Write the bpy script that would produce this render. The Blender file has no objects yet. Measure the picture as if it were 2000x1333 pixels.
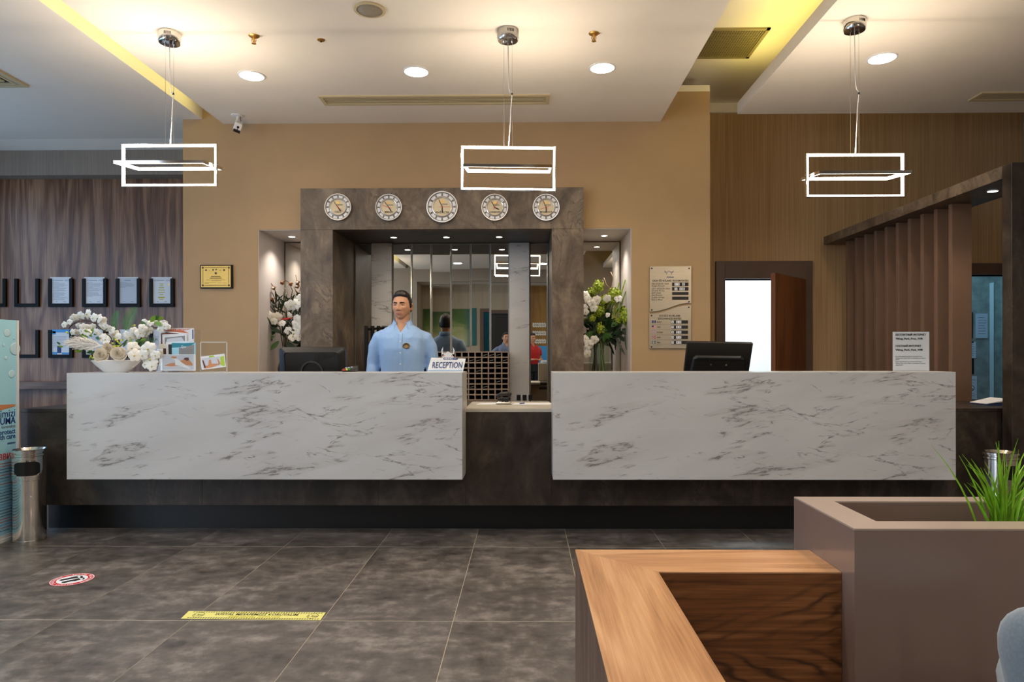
import bpy, bmesh, math, random
from mathutils import Vector, Matrix, Euler, noise
R = random.Random(7)
D = bpy.data
SC = bpy.context.scene
COL = SC.collection
PI = math.pi
rad = math.radians

# ------------------------------------------------------------------ camera
CAM_H = 1.21
F = 24.0 / 36.0 * 2000.0                      # focal length in pixels of a 2000 px wide frame
YAW, ROLL = rad(0.7), -0.0015
CX, CY = 1028.0 - F * math.tan(YAW), 694.0     # principal point of the shifted lens
cd = D.cameras.new('camera')
cd.lens, cd.sensor_width = 24.0, 36.0
cd.shift_x = (1000.0 - CX) / 2000.0
cd.shift_y = (CY - 666.5) / 2000.0
cd.clip_start, cd.clip_end = 0.05, 100
cam = D.objects.new('camera', cd)
COL.objects.link(cam)
CAMROT = Matrix.Rotation(YAW, 3, 'Z') @ Matrix.Rotation(PI / 2, 3, 'X') @ Matrix.Rotation(ROLL, 3, 'Z')
cam.matrix_world = Matrix.Translation((0, 0, CAM_H)) @ CAMROT.to_4x4()
SC.camera = cam


def at(px, py, y):
    """world point at depth y that the photograph shows at pixel px, py"""
    d = CAMROT @ Vector(((px - CX) / F, -(py - CY) / F, -1.0))
    return Vector((0, 0, CAM_H)) + d * (y / d.y)


# ------------------------------------------------------------------ world, lights, exposure
SC.view_settings.view_transform = 'Standard'
SC.view_settings.look = 'None'
SC.view_settings.gamma = 1.0
SC.view_settings.use_curve_mapping = False
SC.view_settings.exposure = 0.2
try:
    SC.cycles.use_denoising = True
    SC.cycles.max_bounces = 8
    SC.cycles.diffuse_bounces = 4
    SC.cycles.sample_clamp_indirect = 6.0
    SC.cycles.caustics_reflective = False
    SC.cycles.caustics_refractive = False
except Exception:
    pass
w = D.worlds.new('sky')
SC.world = w
w.use_nodes = True
w.node_tree.nodes['Background'].inputs[0].default_value = (0.45, 0.65, 1.0, 1)
w.node_tree.nodes['Background'].inputs[1].default_value = 0.8

WARM = (1.0, 0.80, 0.58)
WARM2 = (1.0, 0.86, 0.69)
DAY = (0.36, 0.62, 1.0)
YEL = (1.0, 0.87, 0.26)


def light(name, kind, loc, target, energy, color, size=0.1, size_y=None, spot=None, blend=0.6):
    l = D.lights.new(name, kind)
    l.energy, l.color = energy, color
    if kind == 'AREA':
        l.size = size
        if size_y:
            l.shape = 'RECTANGLE'
            l.size_y = size_y
        else:
            l.shape = 'DISK'
    else:
        l.shadow_soft_size = size
    if spot:
        l.spot_size, l.spot_blend = spot, blend
    o = D.objects.new(name, l)
    COL.objects.link(o)
    o.location = loc
    o.rotation_euler = (Vector(target) - Vector(loc)).to_track_quat('-Z', 'Y').to_euler()
    return o


# daylight through the lobby windows on the left wall
light('window_daylight', 'AREA', (-6.05, 4.05, 1.80), (0, 4.05, 1.6), 48, DAY, 5.5, 2.4)
light('window_daylight', 'AREA', (-6.05, -0.9, 1.80), (0, -0.9, 1.6), 130, (0.62, 0.78, 1.0), 3.0, 2.4)
# unseen fill lights, added under the ceiling over and behind the camera
for lx in (-3.9, -1.6, 0.4, 2.9):
    for ly in (-1.9, 0.3, 2.4):
        light('lobby_fill', 'AREA', (lx, ly, 3.36), (lx, ly, 0), 10, (0.86, 0.93, 1.0), 0.20)
# unseen light strips in up-and-down pairs, added to brighten the ceiling
for lx, ly, lz, le in ((-3.4, 1.4, 2.6, 32), (2.7, 1.6, 2.6, 42), (-3.6, -1.4, 2.6, 40), (2.6, -1.4, 2.6, 40), (-0.6, 2.3, 3.26, 44)):
    light('fill_strip', 'AREA', (lx, ly, lz + (0.14 if lz < 3 else 0.06)), (lx, ly, 4), le * 0.38, WARM2, 0.6, 0.014).rotation_euler = (PI, 0, 0)
    light('fill_strip', 'AREA', (lx, ly, lz - (0.14 if lz < 3 else 0.02)), (lx, ly, 0), le * 0.28, WARM2, 0.6, 0.014).rotation_euler = (0, 0, 0)
# unseen spot, added to brighten the planter from above
light('lobby_fill', 'SPOT', (1.75, 2.15, 3.40), (1.75, 2.15, 0), 75, WARM2, 0.09, spot=rad(70), blend=0.8)
# cove strips between the ceiling slabs
light('cove_strip_left', 'AREA', (-2.872, 2.0, 3.545), (-3.06, 2.0, 3.50), 8, YEL, 8.4, 0.04)
light('cove_strip_right', 'AREA', (2.04, 1.9, 3.57), (2.04, 1.9, 4.2), 22, YEL, 0.04, 8.6).rotation_euler = (PI, 0, 0)
# lamps of the two rooms behind the reception
light('office_lamp', 'AREA', (2.6, 9.3, 2.9), (2.6, 9.3, 0), 52, (0.72, 0.88, 1.0), 1.5)
light('side_room_lamp', 'AREA', (5.0, 8.2, 2.7), (5.2, 8.9, 0.8), 9, (0.30, 0.70, 1.0), 0.5)


# ------------------------------------------------------------------ materials
def lin(c):
    return tuple(((v / 255.0) / 12.92 if v / 255.0 <= 0.04045 else ((v / 255.0 + 0.055) / 1.055) ** 2.4) for v in c) + (1.0,)


def mat(name, rgb=(200, 200, 200), rough=0.5, metal=0.0, emit=None, estr=0.0, spec=None, coat=0.0, sheen=0.0):
    m = D.materials.new(name)
    m.use_nodes = True
    b = m.node_tree.nodes['Principled BSDF']
    b.inputs['Base Color'].default_value = lin(rgb)
    b.inputs['Roughness'].default_value = rough
    b.inputs['Metallic'].default_value = metal
    if spec is not None:
        b.inputs['Specular IOR Level'].default_value = spec
    if coat:
        b.inputs['Coat Weight'].default_value = coat
        b.inputs['Coat Roughness'].default_value = 0.1
    if sheen:
        b.inputs['Sheen Weight'].default_value = sheen
    if emit:
        b.inputs['Emission Color'].default_value = (*emit, 1)
        b.inputs['Emission Strength'].default_value = estr
    return m


class G:
    """short-hand for building a node tree"""
    def __init__(s, m):
        s.m, s.t = m, m.node_tree
        s.b = s.t.nodes['Principled BSDF']

    def n(s, kind, **kw):
        x = s.t.nodes.new(kind)
        for k, v in kw.items():
            if k.startswith('_'):
                setattr(x, k[1:], v)
            else:
                key = k.replace('__', ' ')
                inp = x.inputs[int(key[1:])] if key[0] == 'i' and key[1:].isdigit() else x.inputs[key]
                s.set(inp, v)
        return x

    def set(s, inp, v):
        if isinstance(v, bpy.types.NodeSocket):
            s.t.links.new(v, inp)
        else:
            inp.default_value = v

    def coord(s, scale=(1, 1, 1), rot=(0, 0, 0), loc=(0, 0, 0), src='Object'):
        c = s.n('ShaderNodeTexCoord')
        mp = s.n('ShaderNodeMapping', Scale=scale, Rotation=rot, Location=loc)
        s.t.links.new(c.outputs[src], mp.inputs['Vector'])
        return mp.outputs[0]

    def tilted(s, scale, deg, loc=(0, 0, 0)):
        """coordinates turned about Y first and stretched afterwards"""
        a = s.coord((1, 1, 1), (0, rad(deg), 0))
        mp = s.n('ShaderNodeMapping', Scale=scale, Location=loc)
        s.t.links.new(a, mp.inputs['Vector'])
        return mp.outputs[0]

    def noise(s, vec, scale, detail=4.0, rough=0.55, dist=0.0):
        return s.n('ShaderNodeTexNoise', Vector=vec, Scale=scale, Detail=detail, Roughness=rough, Distortion=dist).outputs[0]

    def math(s, op, a, b=0.0, c=0.0, clamp=False):
        return s.n('ShaderNodeMath', _operation=op, _use_clamp=clamp, i0=a, i1=b, i2=c).outputs[0]

    def ramp(s, fac, stops):
        r = s.n('ShaderNodeValToRGB', Fac=fac)
        e = r.color_ramp.elements
        while len(e) < len(stops):
            e.new(0.5)
        for i, (p, c) in enumerate(stops):
            e[i].position = p
            e[i].color = lin(c) if len(c) == 3 else c
        return r.outputs[0]

    def mix(s, fac, a, b, mode='MIX'):
        x = s.n('ShaderNodeMix', _data_type='RGBA', _blend_type=mode)
        s.set(x.inputs[0], fac)
        s.set(x.inputs[6], a if isinstance(a, bpy.types.NodeSocket) else lin(a))
        s.set(x.inputs[7], b if isinstance(b, bpy.types.NodeSocket) else lin(b))
        return x.outputs[2]

    def step(s, v, lo, hi):
        return s.n('ShaderNodeMapRange', _interpolation_type='SMOOTHSTEP', i0=v, i1=lo, i2=hi, i3=0.0, i4=1.0).outputs[0]

    def color(s, v):
        s.set(s.b.inputs['Base Color'], v)

    def rough(s, v):
        s.set(s.b.inputs['Roughness'], v)

    def bump(s, h, strength=0.2, dist=0.01):
        x = s.n('ShaderNodeBump', Strength=strength, Distance=dist, Height=h)
        s.t.links.new(x.outputs[0], s.b.inputs['Normal'])


def wood(name, dark, mid, light_, rough=0.4, axis='Z', scale=1.0, coat=0.0, rings=9.0, ringamt=0.2, aspect=None):
    m = mat(name, mid, rough, coat=coat)
    g = G(m)
    along, across = aspect or (0.35 * scale, 3.2 * scale)
    sc = {'Z': (across, across, along), 'X': (along, across, across), 'Y': (across, along, across)}[axis]
    v = g.coord(sc)
    n1 = g.noise(v, 1.0, 3.0, 0.5, 0.4)
    ring = g.math('SINE', g.math('MULTIPLY', n1, rings * 6.28))
    ring = g.math('SUBTRACT', 1.0, g.math('POWER', g.math('MULTIPLY_ADD', ring, 0.5, 0.5), 7.0)) if aspect else g.math('MULTIPLY_ADD', ring, 0.5, 0.5)
    fs = {'Z': (90, 90, 2.2), 'X': (2.2, 90, 90), 'Y': (90, 2.2, 90)}[axis]
    fine = g.noise(g.coord(tuple(q * scale for q in fs)), 1.0, 4.0, 0.65)
    big = g.noise(g.coord(sc), 0.7, 2.0, 0.5)
    f = g.math('ADD', g.math('MULTIPLY', ring, ringamt), g.math('ADD', g.math('MULTIPLY', fine, 0.60), g.math('MULTIPLY', big, 0.40 - ringamt * 0.33)))
    g.color(g.ramp(f, [(0.32, dark), (0.56, mid), (0.82, light_)]))
    g.bump(fine, 0.06, 0.002)
    return m


def marble(name):
    """white laminate with broken slanting dark veins"""
    m = mat(name, (226, 222, 216), 0.32)
    g = G(m)

    def veins(scale, rot, off, seed_scale, width, dist):
        v = g.tilted(scale, rot, off)
        n = g.n('ShaderNodeTexNoise', Vector=v, Scale=seed_scale, Detail=7.0, Roughness=0.58, Distortion=dist).outputs[0]
        r = g.math('SUBTRACT', 1.0, g.math('MULTIPLY', g.math('ABSOLUTE', g.math('SUBTRACT', n, 0.5)), width), clamp=True)
        return n, r
    n1, r1 = veins((0.7, 0.7, 5.5), 10, (0, 0, 0), 1.25, 60.0, 0.3)
    n2, r2 = veins((1.6, 1.6, 9.0), 9, (5, 2, 1), 1.9, 34.0, 0.4)
    n3, r3 = veins((1.2, 1.2, 7.0), -10, (2, 7, 3), 1.5, 55.0, 0.3)
    k1 = g.step(g.noise(g.tilted((1.1, 1.1, 4.4), 10, (3, 1, 2)), 2.1, 3, 0.55), 0.53, 0.62)
    k2 = g.step(g.noise(g.tilted((1.5, 1.5, 5.0), 9, (8, 4, 1)), 2.4, 3, 0.55), 0.575, 0.66)
    k3 = g.step(g.noise(g.tilted((1.4, 1.4, 4.0), -10, (1, 9, 5)), 2.2, 3, 0.55), 0.56, 0.65)
    grit = g.step(g.noise(g.tilted((14, 14, 60), 14), 1.5, 3, 0.6), 0.36, 0.60)
    v = g.math('MAXIMUM', g.math('MULTIPLY', r1, k1), g.math('MAXIMUM', g.math('MULTIPLY', g.math('MULTIPLY', r2, k2), 0.85), g.math('MULTIPLY', r3, k3)))
    v = g.math('MULTIPLY', v, g.math('MULTIPLY_ADD', grit, 0.75, 0.25))
    cloud = g.noise(g.tilted((0.7, 0.7, 2.2), 14), 1.6, 5, 0.55)
    c0 = g.ramp(cloud, [(0.3, (188, 185, 182)), (0.7, (202, 200, 197))])
    halo = g.math('MULTIPLY', g.math('SUBTRACT', 1.0, g.math('MULTIPLY', g.math('ABSOLUTE', g.math('SUBTRACT', n1, 0.5)), 9.0), clamp=True), g.math('MULTIPLY', k1, 0.30))
    c1 = g.mix(halo, c0, (164, 156, 148))
    g.color(g.mix(g.math('MULTIPLY', v, 0.95, clamp=True), c1, (84, 72, 64)))
    return m


def darkstone(name, lo=(30, 23, 18), mid=(51, 41, 33), hi=(78, 67, 56), rough=0.42):
    m = mat(name, mid, rough)
    g = G(m)
    v = g.coord((1.3, 1.3, 1.0))
    n1 = g.noise(v, 2.3, 8, 0.62, 1.2)
    n2 = g.noise(g.coord((2.5, 2.5, 1.2), (0, rad(24), 0)), 2.2, 6, 0.6, 1.5)
    n3 = g.noise(v, 26, 4, 0.7)
    f = g.math('ADD', g.math('MULTIPLY', n1, 0.6), g.math('ADD', g.math('MULTIPLY', n2, 0.35), g.math('MULTIPLY', n3, 0.12)))
    c = g.ramp(f, [(0.40, lo), (0.52, mid), (0.66, hi)])
    crack = g.math('SUBTRACT', 1.0, g.math('MULTIPLY', g.math('ABSOLUTE', g.math('SUBTRACT', n2, 0.5)), 30.0), clamp=True)
    crack = g.math('MULTIPLY', crack, g.step(n1, 0.5, 0.62))
    g.color(g.mix(g.math('MULTIPLY', crack, 0.7), c, (32, 24, 18)))
    g.rough(g.math('MULTIPLY_ADD', n1, 0.25, rough - 0.12))
    g.bump(f, 0.08, 0.01)
    return m


def wallpaper(name, a, b):
    m = mat(name, a, 0.75)
    g = G(m)
    n1 = g.noise(g.coord((75, 75, 0.9)), 1.0, 3, 0.6)
    n2 = g.noise(g.coord((9, 9, 0.5)), 1.0, 2, 0.5)
    f = g.math('ADD', g.math('MULTIPLY', n1, 0.75), g.math('MULTIPLY', n2, 0.25))
    g.color(g.ramp(f, [(0.36, b), (0.62, a)]))
    g.bump(n1, 0.1, 0.003)
    return m


def speckle(m, amount=0.12, scale=30.0, stretch=(1, 1, 1)):
    """gentle tonal variation over a plain material"""
    g = G(m)
    base = tuple(g.b.inputs['Base Color'].default_value)
    n1 = g.noise(g.coord(stretch), scale, 4, 0.6)
    hi = tuple(min(1, q * (1 + amount)) for q in base[:3]) + (1,)
    lo = tuple(q * (1 - amount) for q in base[:3]) + (1,)
    r = g.n('ShaderNodeValToRGB', Fac=n1)
    e = r.color_ramp.elements
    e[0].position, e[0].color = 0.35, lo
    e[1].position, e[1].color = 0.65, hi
    g.color(r.outputs[0])
    return m


def glassy(name, tint=(1, 1, 1), fac=0.10, rough=0.02):
    m = D.materials.new(name)
    m.use_nodes = True
    t = m.node_tree
    t.nodes.clear()
    o = t.nodes.new('ShaderNodeOutputMaterial')
    mx = t.nodes.new('ShaderNodeMixShader')
    fr = t.nodes.new('ShaderNodeLayerWeight')
    fr.inputs[0].default_value = 0.5
    pw = t.nodes.new('ShaderNodeMath')
    pw.operation = 'POWER'
    pw.inputs[1].default_value = 5.0
    t.links.new(fr.outputs['Facing'], pw.inputs[0])
    ad = t.nodes.new('ShaderNodeMath')
    ad.operation = 'MULTIPLY_ADD'
    ad.inputs[1].default_value = 0.6
    ad.inputs[2].default_value = fac * 0.25
    tr = t.nodes.new('ShaderNodeBsdfTransparent')
    tr.inputs[0].default_value = (*tint, 1)
    gl = t.nodes.new('ShaderNodeBsdfGlossy')
    gl.inputs['Roughness'].default_value = rough
    t.links.new(pw.outputs[0], ad.inputs[0])
    t.links.new(ad.outputs[0], mx.inputs[0])
    t.links.new(tr.outputs[0], mx.inputs[1])
    t.links.new(gl.outputs[0], mx.inputs[2])
    t.links.new(mx.outputs[0], o.inputs[0])
    return m


M = {}
M['ceiling'] = speckle(mat('ceiling_paint', (240, 229, 213), 0.85), 0.015, 3)
M['beige'] = speckle(mat('beige_paint', (178, 147, 107), 0.7), 0.02, 4)
M['taupe'] = speckle(mat('taupe_paint', (150, 134, 116), 0.7), 0.02, 4)
M['wallpaper'] = wallpaper('grasscloth', (190, 157, 114), (166, 133, 90))
M['wallpaper_grey'] = wallpaper('grasscloth_grey', (158, 142, 126), (134, 120, 106))
M['wallpaper_pale'] = wallpaper('grasscloth_pale', (196, 178, 152), (178, 160, 134))
M['walnut'] = wood('walnut', (72, 46, 30), (134, 94, 68), (182, 142, 110), 0.32, 'Z', 1.0, 0.0, 7)
M['walnut_x'] = wood('walnut_across', (70, 48, 38), (106, 78, 62), (142, 112, 90), 0.38, 'X', 1.0)
M['oak_top_x'] = wood('warm_wood_x', (146, 100, 64), (190, 138, 94), (216, 168, 122), 0.3, 'X', 1.6, 0.0, 5)
M['oak_top_y'] = wood('warm_wood_y', (146, 100, 64), (190, 138, 94), (216, 168, 122), 0.3, 'Y', 1.6, 0.0, 5)
M['dark_walnut'] = wood('dark_walnut', (48, 24, 11), (108, 64, 33), (158, 104, 60), 0.36, 'X', 1.1, 0.0, 9, 0.30, (0.7, 2.0))


def cathedral(name, dark, mid, light_):
    """walnut veneer with nested arched grain across the face"""
    m = mat(name, mid, 0.36)
    g = G(m)
    xyz = g.n('ShaderNodeSeparateXYZ', Vector=g.coord()).outputs
    wob = g.noise(g.coord((1.6, 1.6, 5)), 2.0, 3, 0.5)
    dz = g.math('SUBTRACT', xyz[2], 0.36)
    q = g.math('SUBTRACT', g.math('MULTIPLY', xyz[0], 0.55), g.math('MULTIPLY', g.math('ABSOLUTE', dz), 1.5))
    q = g.math('ADD', q, g.math('MULTIPLY', wob, 0.20))
    ring = g.math('MULTIPLY_ADD', g.math('SINE', g.math('MULTIPLY', q, 95.0)), 0.5, 0.5)
    ring = g.math('POWER', ring, 4.0)
    fine = g.noise(g.coord((2.5, 90, 90)), 1.0, 4, 0.65)
    big = g.noise(g.coord((1.0, 1, 4)), 2.2, 3, 0.5)
    base = g.ramp(g.math('ADD', g.math('MULTIPLY', fine, 0.6), g.math('MULTIPLY', big, 0.4)), [(0.34, dark), (0.52, mid), (0.68, light_)])
    amt = g.math('MULTIPLY', ring, g.step(big, 0.36, 0.62))
    g.color(g.mix(g.math('MULTIPLY', amt, 0.8), base, (44, 21, 9)))
    return m


M['dark_walnut'] = cathedral('dark_walnut', (84, 46, 20), (130, 80, 42), (162, 108, 64))
M['side_walnut'] = wood('side_walnut', (58, 40, 30), (92, 68, 54), (120, 94, 78), 0.4, 'Z', 1.2)
M['door_wood'] = wood('door_wood', (92, 50, 22), (122, 70, 34), (142, 88, 46), 0.62, 'Z', 1.3, 0.0, 4)
M['golden_wood'] = wood('golden_wood', (120, 80, 28), (156, 108, 44), (180, 132, 60), 0.5, 'Z', 0.8, 0.0, 3)
M['marble'] = marble('white_marble_laminate')
M['darkstone'] = darkstone('dark_oxide_laminate')
M['portal'] = darkstone('portal_oxide_laminate', (60, 47, 35), (98, 82, 65), (134, 116, 95), 0.45)
M['black'] = speckle(mat('black_lacquer', (14, 13, 13), 0.35), 0.2, 60)
M['blackplastic'] = speckle(mat('black_plastic', (26, 24, 22), 0.42), 0.1, 80)
M['blackwood'] = mat('black_wood', (18, 14, 11), 0.5, spec=0.2)
M['ring'] = mat('dark_grey_plastic', (62, 58, 54), 0.4)
M['chrome'] = mat('chrome', (225, 222, 216), 0.07, 1.0)
M['steel'] = speckle(mat('brushed_steel', (190, 178, 158), 0.42, 1.0), 0.05, 4, (1, 1, 60))
M['binsteel'] = speckle(mat('polished_steel', (232, 228, 222), 0.10, 1.0), 0.04, 6)
M['mirror'] = mat('mirror', (214, 212, 204), 0.0, 1.0)
M['bevel'] = mat('mirror_bevel', (214, 210, 200), 0.12, 0.6)
M['brass'] = mat('brass', (226, 180, 100), 0.35, 1.0)
M['white'] = mat('white_plastic', (232, 230, 226), 0.4)
M['paper'] = mat('paper', (236, 236, 238), 0.7)
M['greypaper'] = mat('grey_paper', (205, 208, 216), 0.6)
M['ink'] = mat('black_ink', (30, 27, 26), 0.6)
M['greyink'] = mat('grey_ink', (120, 120, 126), 0.6)
M['navy'] = mat('navy_ink', (30, 58, 122), 0.5)
M['red'] = mat('red_ink', (206, 40, 40), 0.5)
M['green'] = mat('green_key', (44, 150, 84), 0.45)
M['yellow'] = mat('yellow_print', (232, 218, 58), 0.45)
M['yellowpaper'] = mat('yellow_paper', (236, 228, 130), 0.5)
M['olive'] = mat('olive_print', (196, 186, 40), 0.5)
M['orange'] = mat('orange_print', (214, 96, 30), 0.5)
M['teal'] = mat('teal_print', (14, 128, 146), 0.45)
M['aqua'] = mat('aqua_print', (170, 224, 240), 0.4)
M['skyblue'] = mat('sky_blue_print', (70, 160, 222), 0.4)
M['skinprint'] = mat('skin_print', (206, 138, 92), 0.5)
M['greyprint'] = mat('grey_print', (140, 138, 134), 0.5)
M['brownprint'] = mat('brown_print', (92, 40, 22), 0.5)
M['lime'] = mat('lime_print', (176, 206, 56), 0.5)
M['lamp'] = mat('lamp_glow', (255, 250, 240), 0.5, emit=(1.0, 0.93, 0.82), estr=14)
M['led'] = mat('led_diffuser', (255, 248, 235), 0.5, emit=WARM2, estr=17)
M['slat'] = speckle(mat('brown_lacquer', (124, 95, 74), 0.6), 0.03, 5)
M['frame_brown'] = speckle(mat('brown_door_frame', (98, 76, 62), 0.45), 0.04, 6)
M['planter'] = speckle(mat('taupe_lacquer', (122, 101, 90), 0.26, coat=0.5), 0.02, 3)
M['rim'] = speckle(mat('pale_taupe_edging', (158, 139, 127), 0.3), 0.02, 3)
M['soil'] = speckle(mat('soil', (62, 48, 36), 0.95), 0.3, 40)
M['plaque'] = speckle(mat('gold_plate', (198, 156, 76), 0.32, 0.7), 0.05, 8)
M['plaqueink'] = mat('engraving', (88, 58, 14), 0.5)
M['acrylic'] = glassy('clear_acrylic', (0.97, 0.98, 0.98), 0.12)
M['clockring'] = mat('clock_ring', (150, 141, 128), 0.45, 0.3)
M['silver'] = mat('silver_rim', (205, 200, 194), 0.25, 0.8)
M['glass'] = glassy('clear_glass', (0.92, 0.97, 0.95), 0.2)
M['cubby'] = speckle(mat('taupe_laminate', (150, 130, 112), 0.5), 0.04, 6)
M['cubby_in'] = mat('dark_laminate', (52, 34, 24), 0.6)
M['office_wall'] = mat('office_white', (244, 246, 248), 0.8)
M['worktop'] = speckle(mat('grey_beige_laminate', (188, 178, 162), 0.35), 0.08, 7, (1, 1, 1))
M['plaster'] = speckle(mat('rough_plaster', (150, 154, 146), 0.8), 0.22, 7)
M['grille'] = mat('grille_metal', (150, 134, 92), 0.5, 0.2)
M['grille_dark'] = mat('grille_inside', (26, 21, 12), 0.8)
M['ventpaint'] = mat('vent_paint', (204, 186, 146), 0.5)
M['chairfab'] = speckle(mat('grey_blue_fabric', (112, 121, 126), 0.9, sheen=0.3), 0.10, 160)
M['leaf'] = speckle(mat('leaf_green', (58, 96, 36), 0.5), 0.3, 25)
M['leaf_dark'] = speckle(mat('leaf_dark_green', (34, 58, 28), 0.5), 0.3, 25)
M['fern'] = speckle(mat('fern_green', (70, 136, 62), 0.5), 0.2, 25)
M['lightleaf'] = speckle(mat('light_leaf', (126, 164, 48), 0.5), 0.2, 25)
M['grass'] = speckle(mat('artificial_grass', (128, 178, 40), 0.45), 0.25, 18)
M['petal'] = speckle(mat('white_petal', (240, 238, 230), 0.6), 0.03, 30)
M['cream'] = speckle(mat('cream_petal', (246, 236, 218), 0.6), 0.03, 25)
M['orchidlip'] = mat('orchid_lip', (200, 190, 110), 0.6)
M['pampas'] = speckle(mat('pampas', (244, 238, 230), 0.9), 0.08, 60)
M['twig'] = mat('twig', (66, 44, 28), 0.7)
M['lighttwig'] = mat('light_twig', (170, 140, 100), 0.7)
M['pod'] = mat('seed_pod', (124, 82, 40), 0.6)
M['cotton'] = mat('cotton', (238, 232, 222), 0.9)
M['hydrangea'] = speckle(mat('green_hydrangea', (174, 192, 60), 0.6), 0.3, 3)
M['hydcore'] = mat('hydrangea_core', (138, 158, 48), 0.8)
M['ceramic'] = mat('white_ceramic', (240, 238, 234), 0.25)
M['skin'] = speckle(mat('skin', (204, 150, 116), 0.5), 0.04, 20)
M['lips'] = mat('lips', (176, 104, 86), 0.45)
M['hair'] = speckle(mat('dark_hair', (30, 21, 16), 0.5), 0.35, 90)
M['eyewhite'] = mat('eye_white', (220, 212, 204), 0.3)
M['iris'] = mat('iris', (26, 16, 11), 0.2)
M['niche'] = speckle(mat('niche_laminate', (204, 194, 186), 0.45), 0.02, 3)
M['trousers'] = mat('dark_trousers', (34, 36, 46), 0.8)
M['shoe'] = mat('black_shoe', (20, 18, 18), 0.35)
M['badge'] = speckle(mat('bronze_badge', (128, 108, 84), 0.35, 0.6), 0.2, 200)


def shirtmat(name, rgb):
    m = mat(name, rgb, 0.75, sheen=0.2)
    g = G(m)
    n1 = g.noise(g.coord((4, 4, 2.2), (0.3, 0.5, 0)), 3.2, 3, 0.5, 1.0)
    g.bump(n1, 0.22, 0.03)
    return m


M['shirt'] = shirtmat('light_blue_cotton', (150, 184, 226))
M['shirt_shade'] = mat('blue_cotton_trim', (132, 166, 212), 0.75)
M['polo_grey'] = shirtmat('grey_blue_cotton', (104, 116, 146))
M['polo_red'] = shirtmat('red_cotton', (190, 24, 30))


def tilemat():
    m = mat('floor_tile', (92, 84, 78), 0.38)
    g = G(m)
    oi = g.n('ShaderNodeObjectInfo')
    off = g.n('ShaderNodeVectorMath', _operation='SCALE', i0=oi.outputs['Location'])
    off.inputs['Scale'].default_value = 1.37
    tc = g.n('ShaderNodeTexCoord')
    v = g.n('ShaderNodeVectorMath', _operation='ADD', i0=tc.outputs['Object'])
    g.t.links.new(off.outputs[0], v.inputs[1])
    n1 = g.noise(v.outputs[0], 3.0, 9, 0.66, 0.4)
    n2 = g.noise(v.outputs[0], 14.0, 6, 0.7)
    st = g.n('ShaderNodeMapping', Scale=(2.2, 5, 1))
    g.t.links.new(v.outputs[0], st.inputs[0])
    n3 = g.noise(st.outputs[0], 3.0, 6, 0.6)
    f = g.math('ADD', g.math('MULTIPLY', n1, 0.45), g.math('ADD', g.math('MULTIPLY', n2, 0.34), g.math('MULTIPLY', n3, 0.24)))
    g.color(g.ramp(f, [(0.40, (62, 56, 52)), (0.52, (99, 91, 85)), (0.64, (144, 134, 126))]))
    g.rough(g.math('MULTIPLY_ADD', n2, 0.2, 0.26))
    return m


M['tile'] = tilemat()
M['grout'] = mat('grout', (190, 178, 158), 0.9)


def paintmat():
    m = mat('green_canvas', (96, 120, 56), 0.5)
    g = G(m)
    v = g.coord((0.5, 1, 1.1), (0, rad(28), 0))
    n1 = g.noise(v, 2.2, 3, 0.5, 0.6)
    z = g.n('ShaderNodeSeparateXYZ', Vector=g.coord()).outputs
    f = g.math('ADD', g.math('MULTIPLY', g.math('SUBTRACT', n1, 0.5), 0.7), g.math('MULTIPLY', g.math('SUBTRACT', 2.44, z[2]), 0.62))
    c = g.ramp(f, [(0.02, (56, 84, 28)), (0.22, (92, 120, 44)), (0.42, (170, 172, 110)), (0.6, (200, 192, 150))])
    g.color(g.mix(g.step(z[0], -1.72, -1.42), c, (24, 104, 104)))
    return m


M['painting'] = paintmat()

# ------------------------------------------------------------------ mesh helpers
ORG = {}


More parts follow.
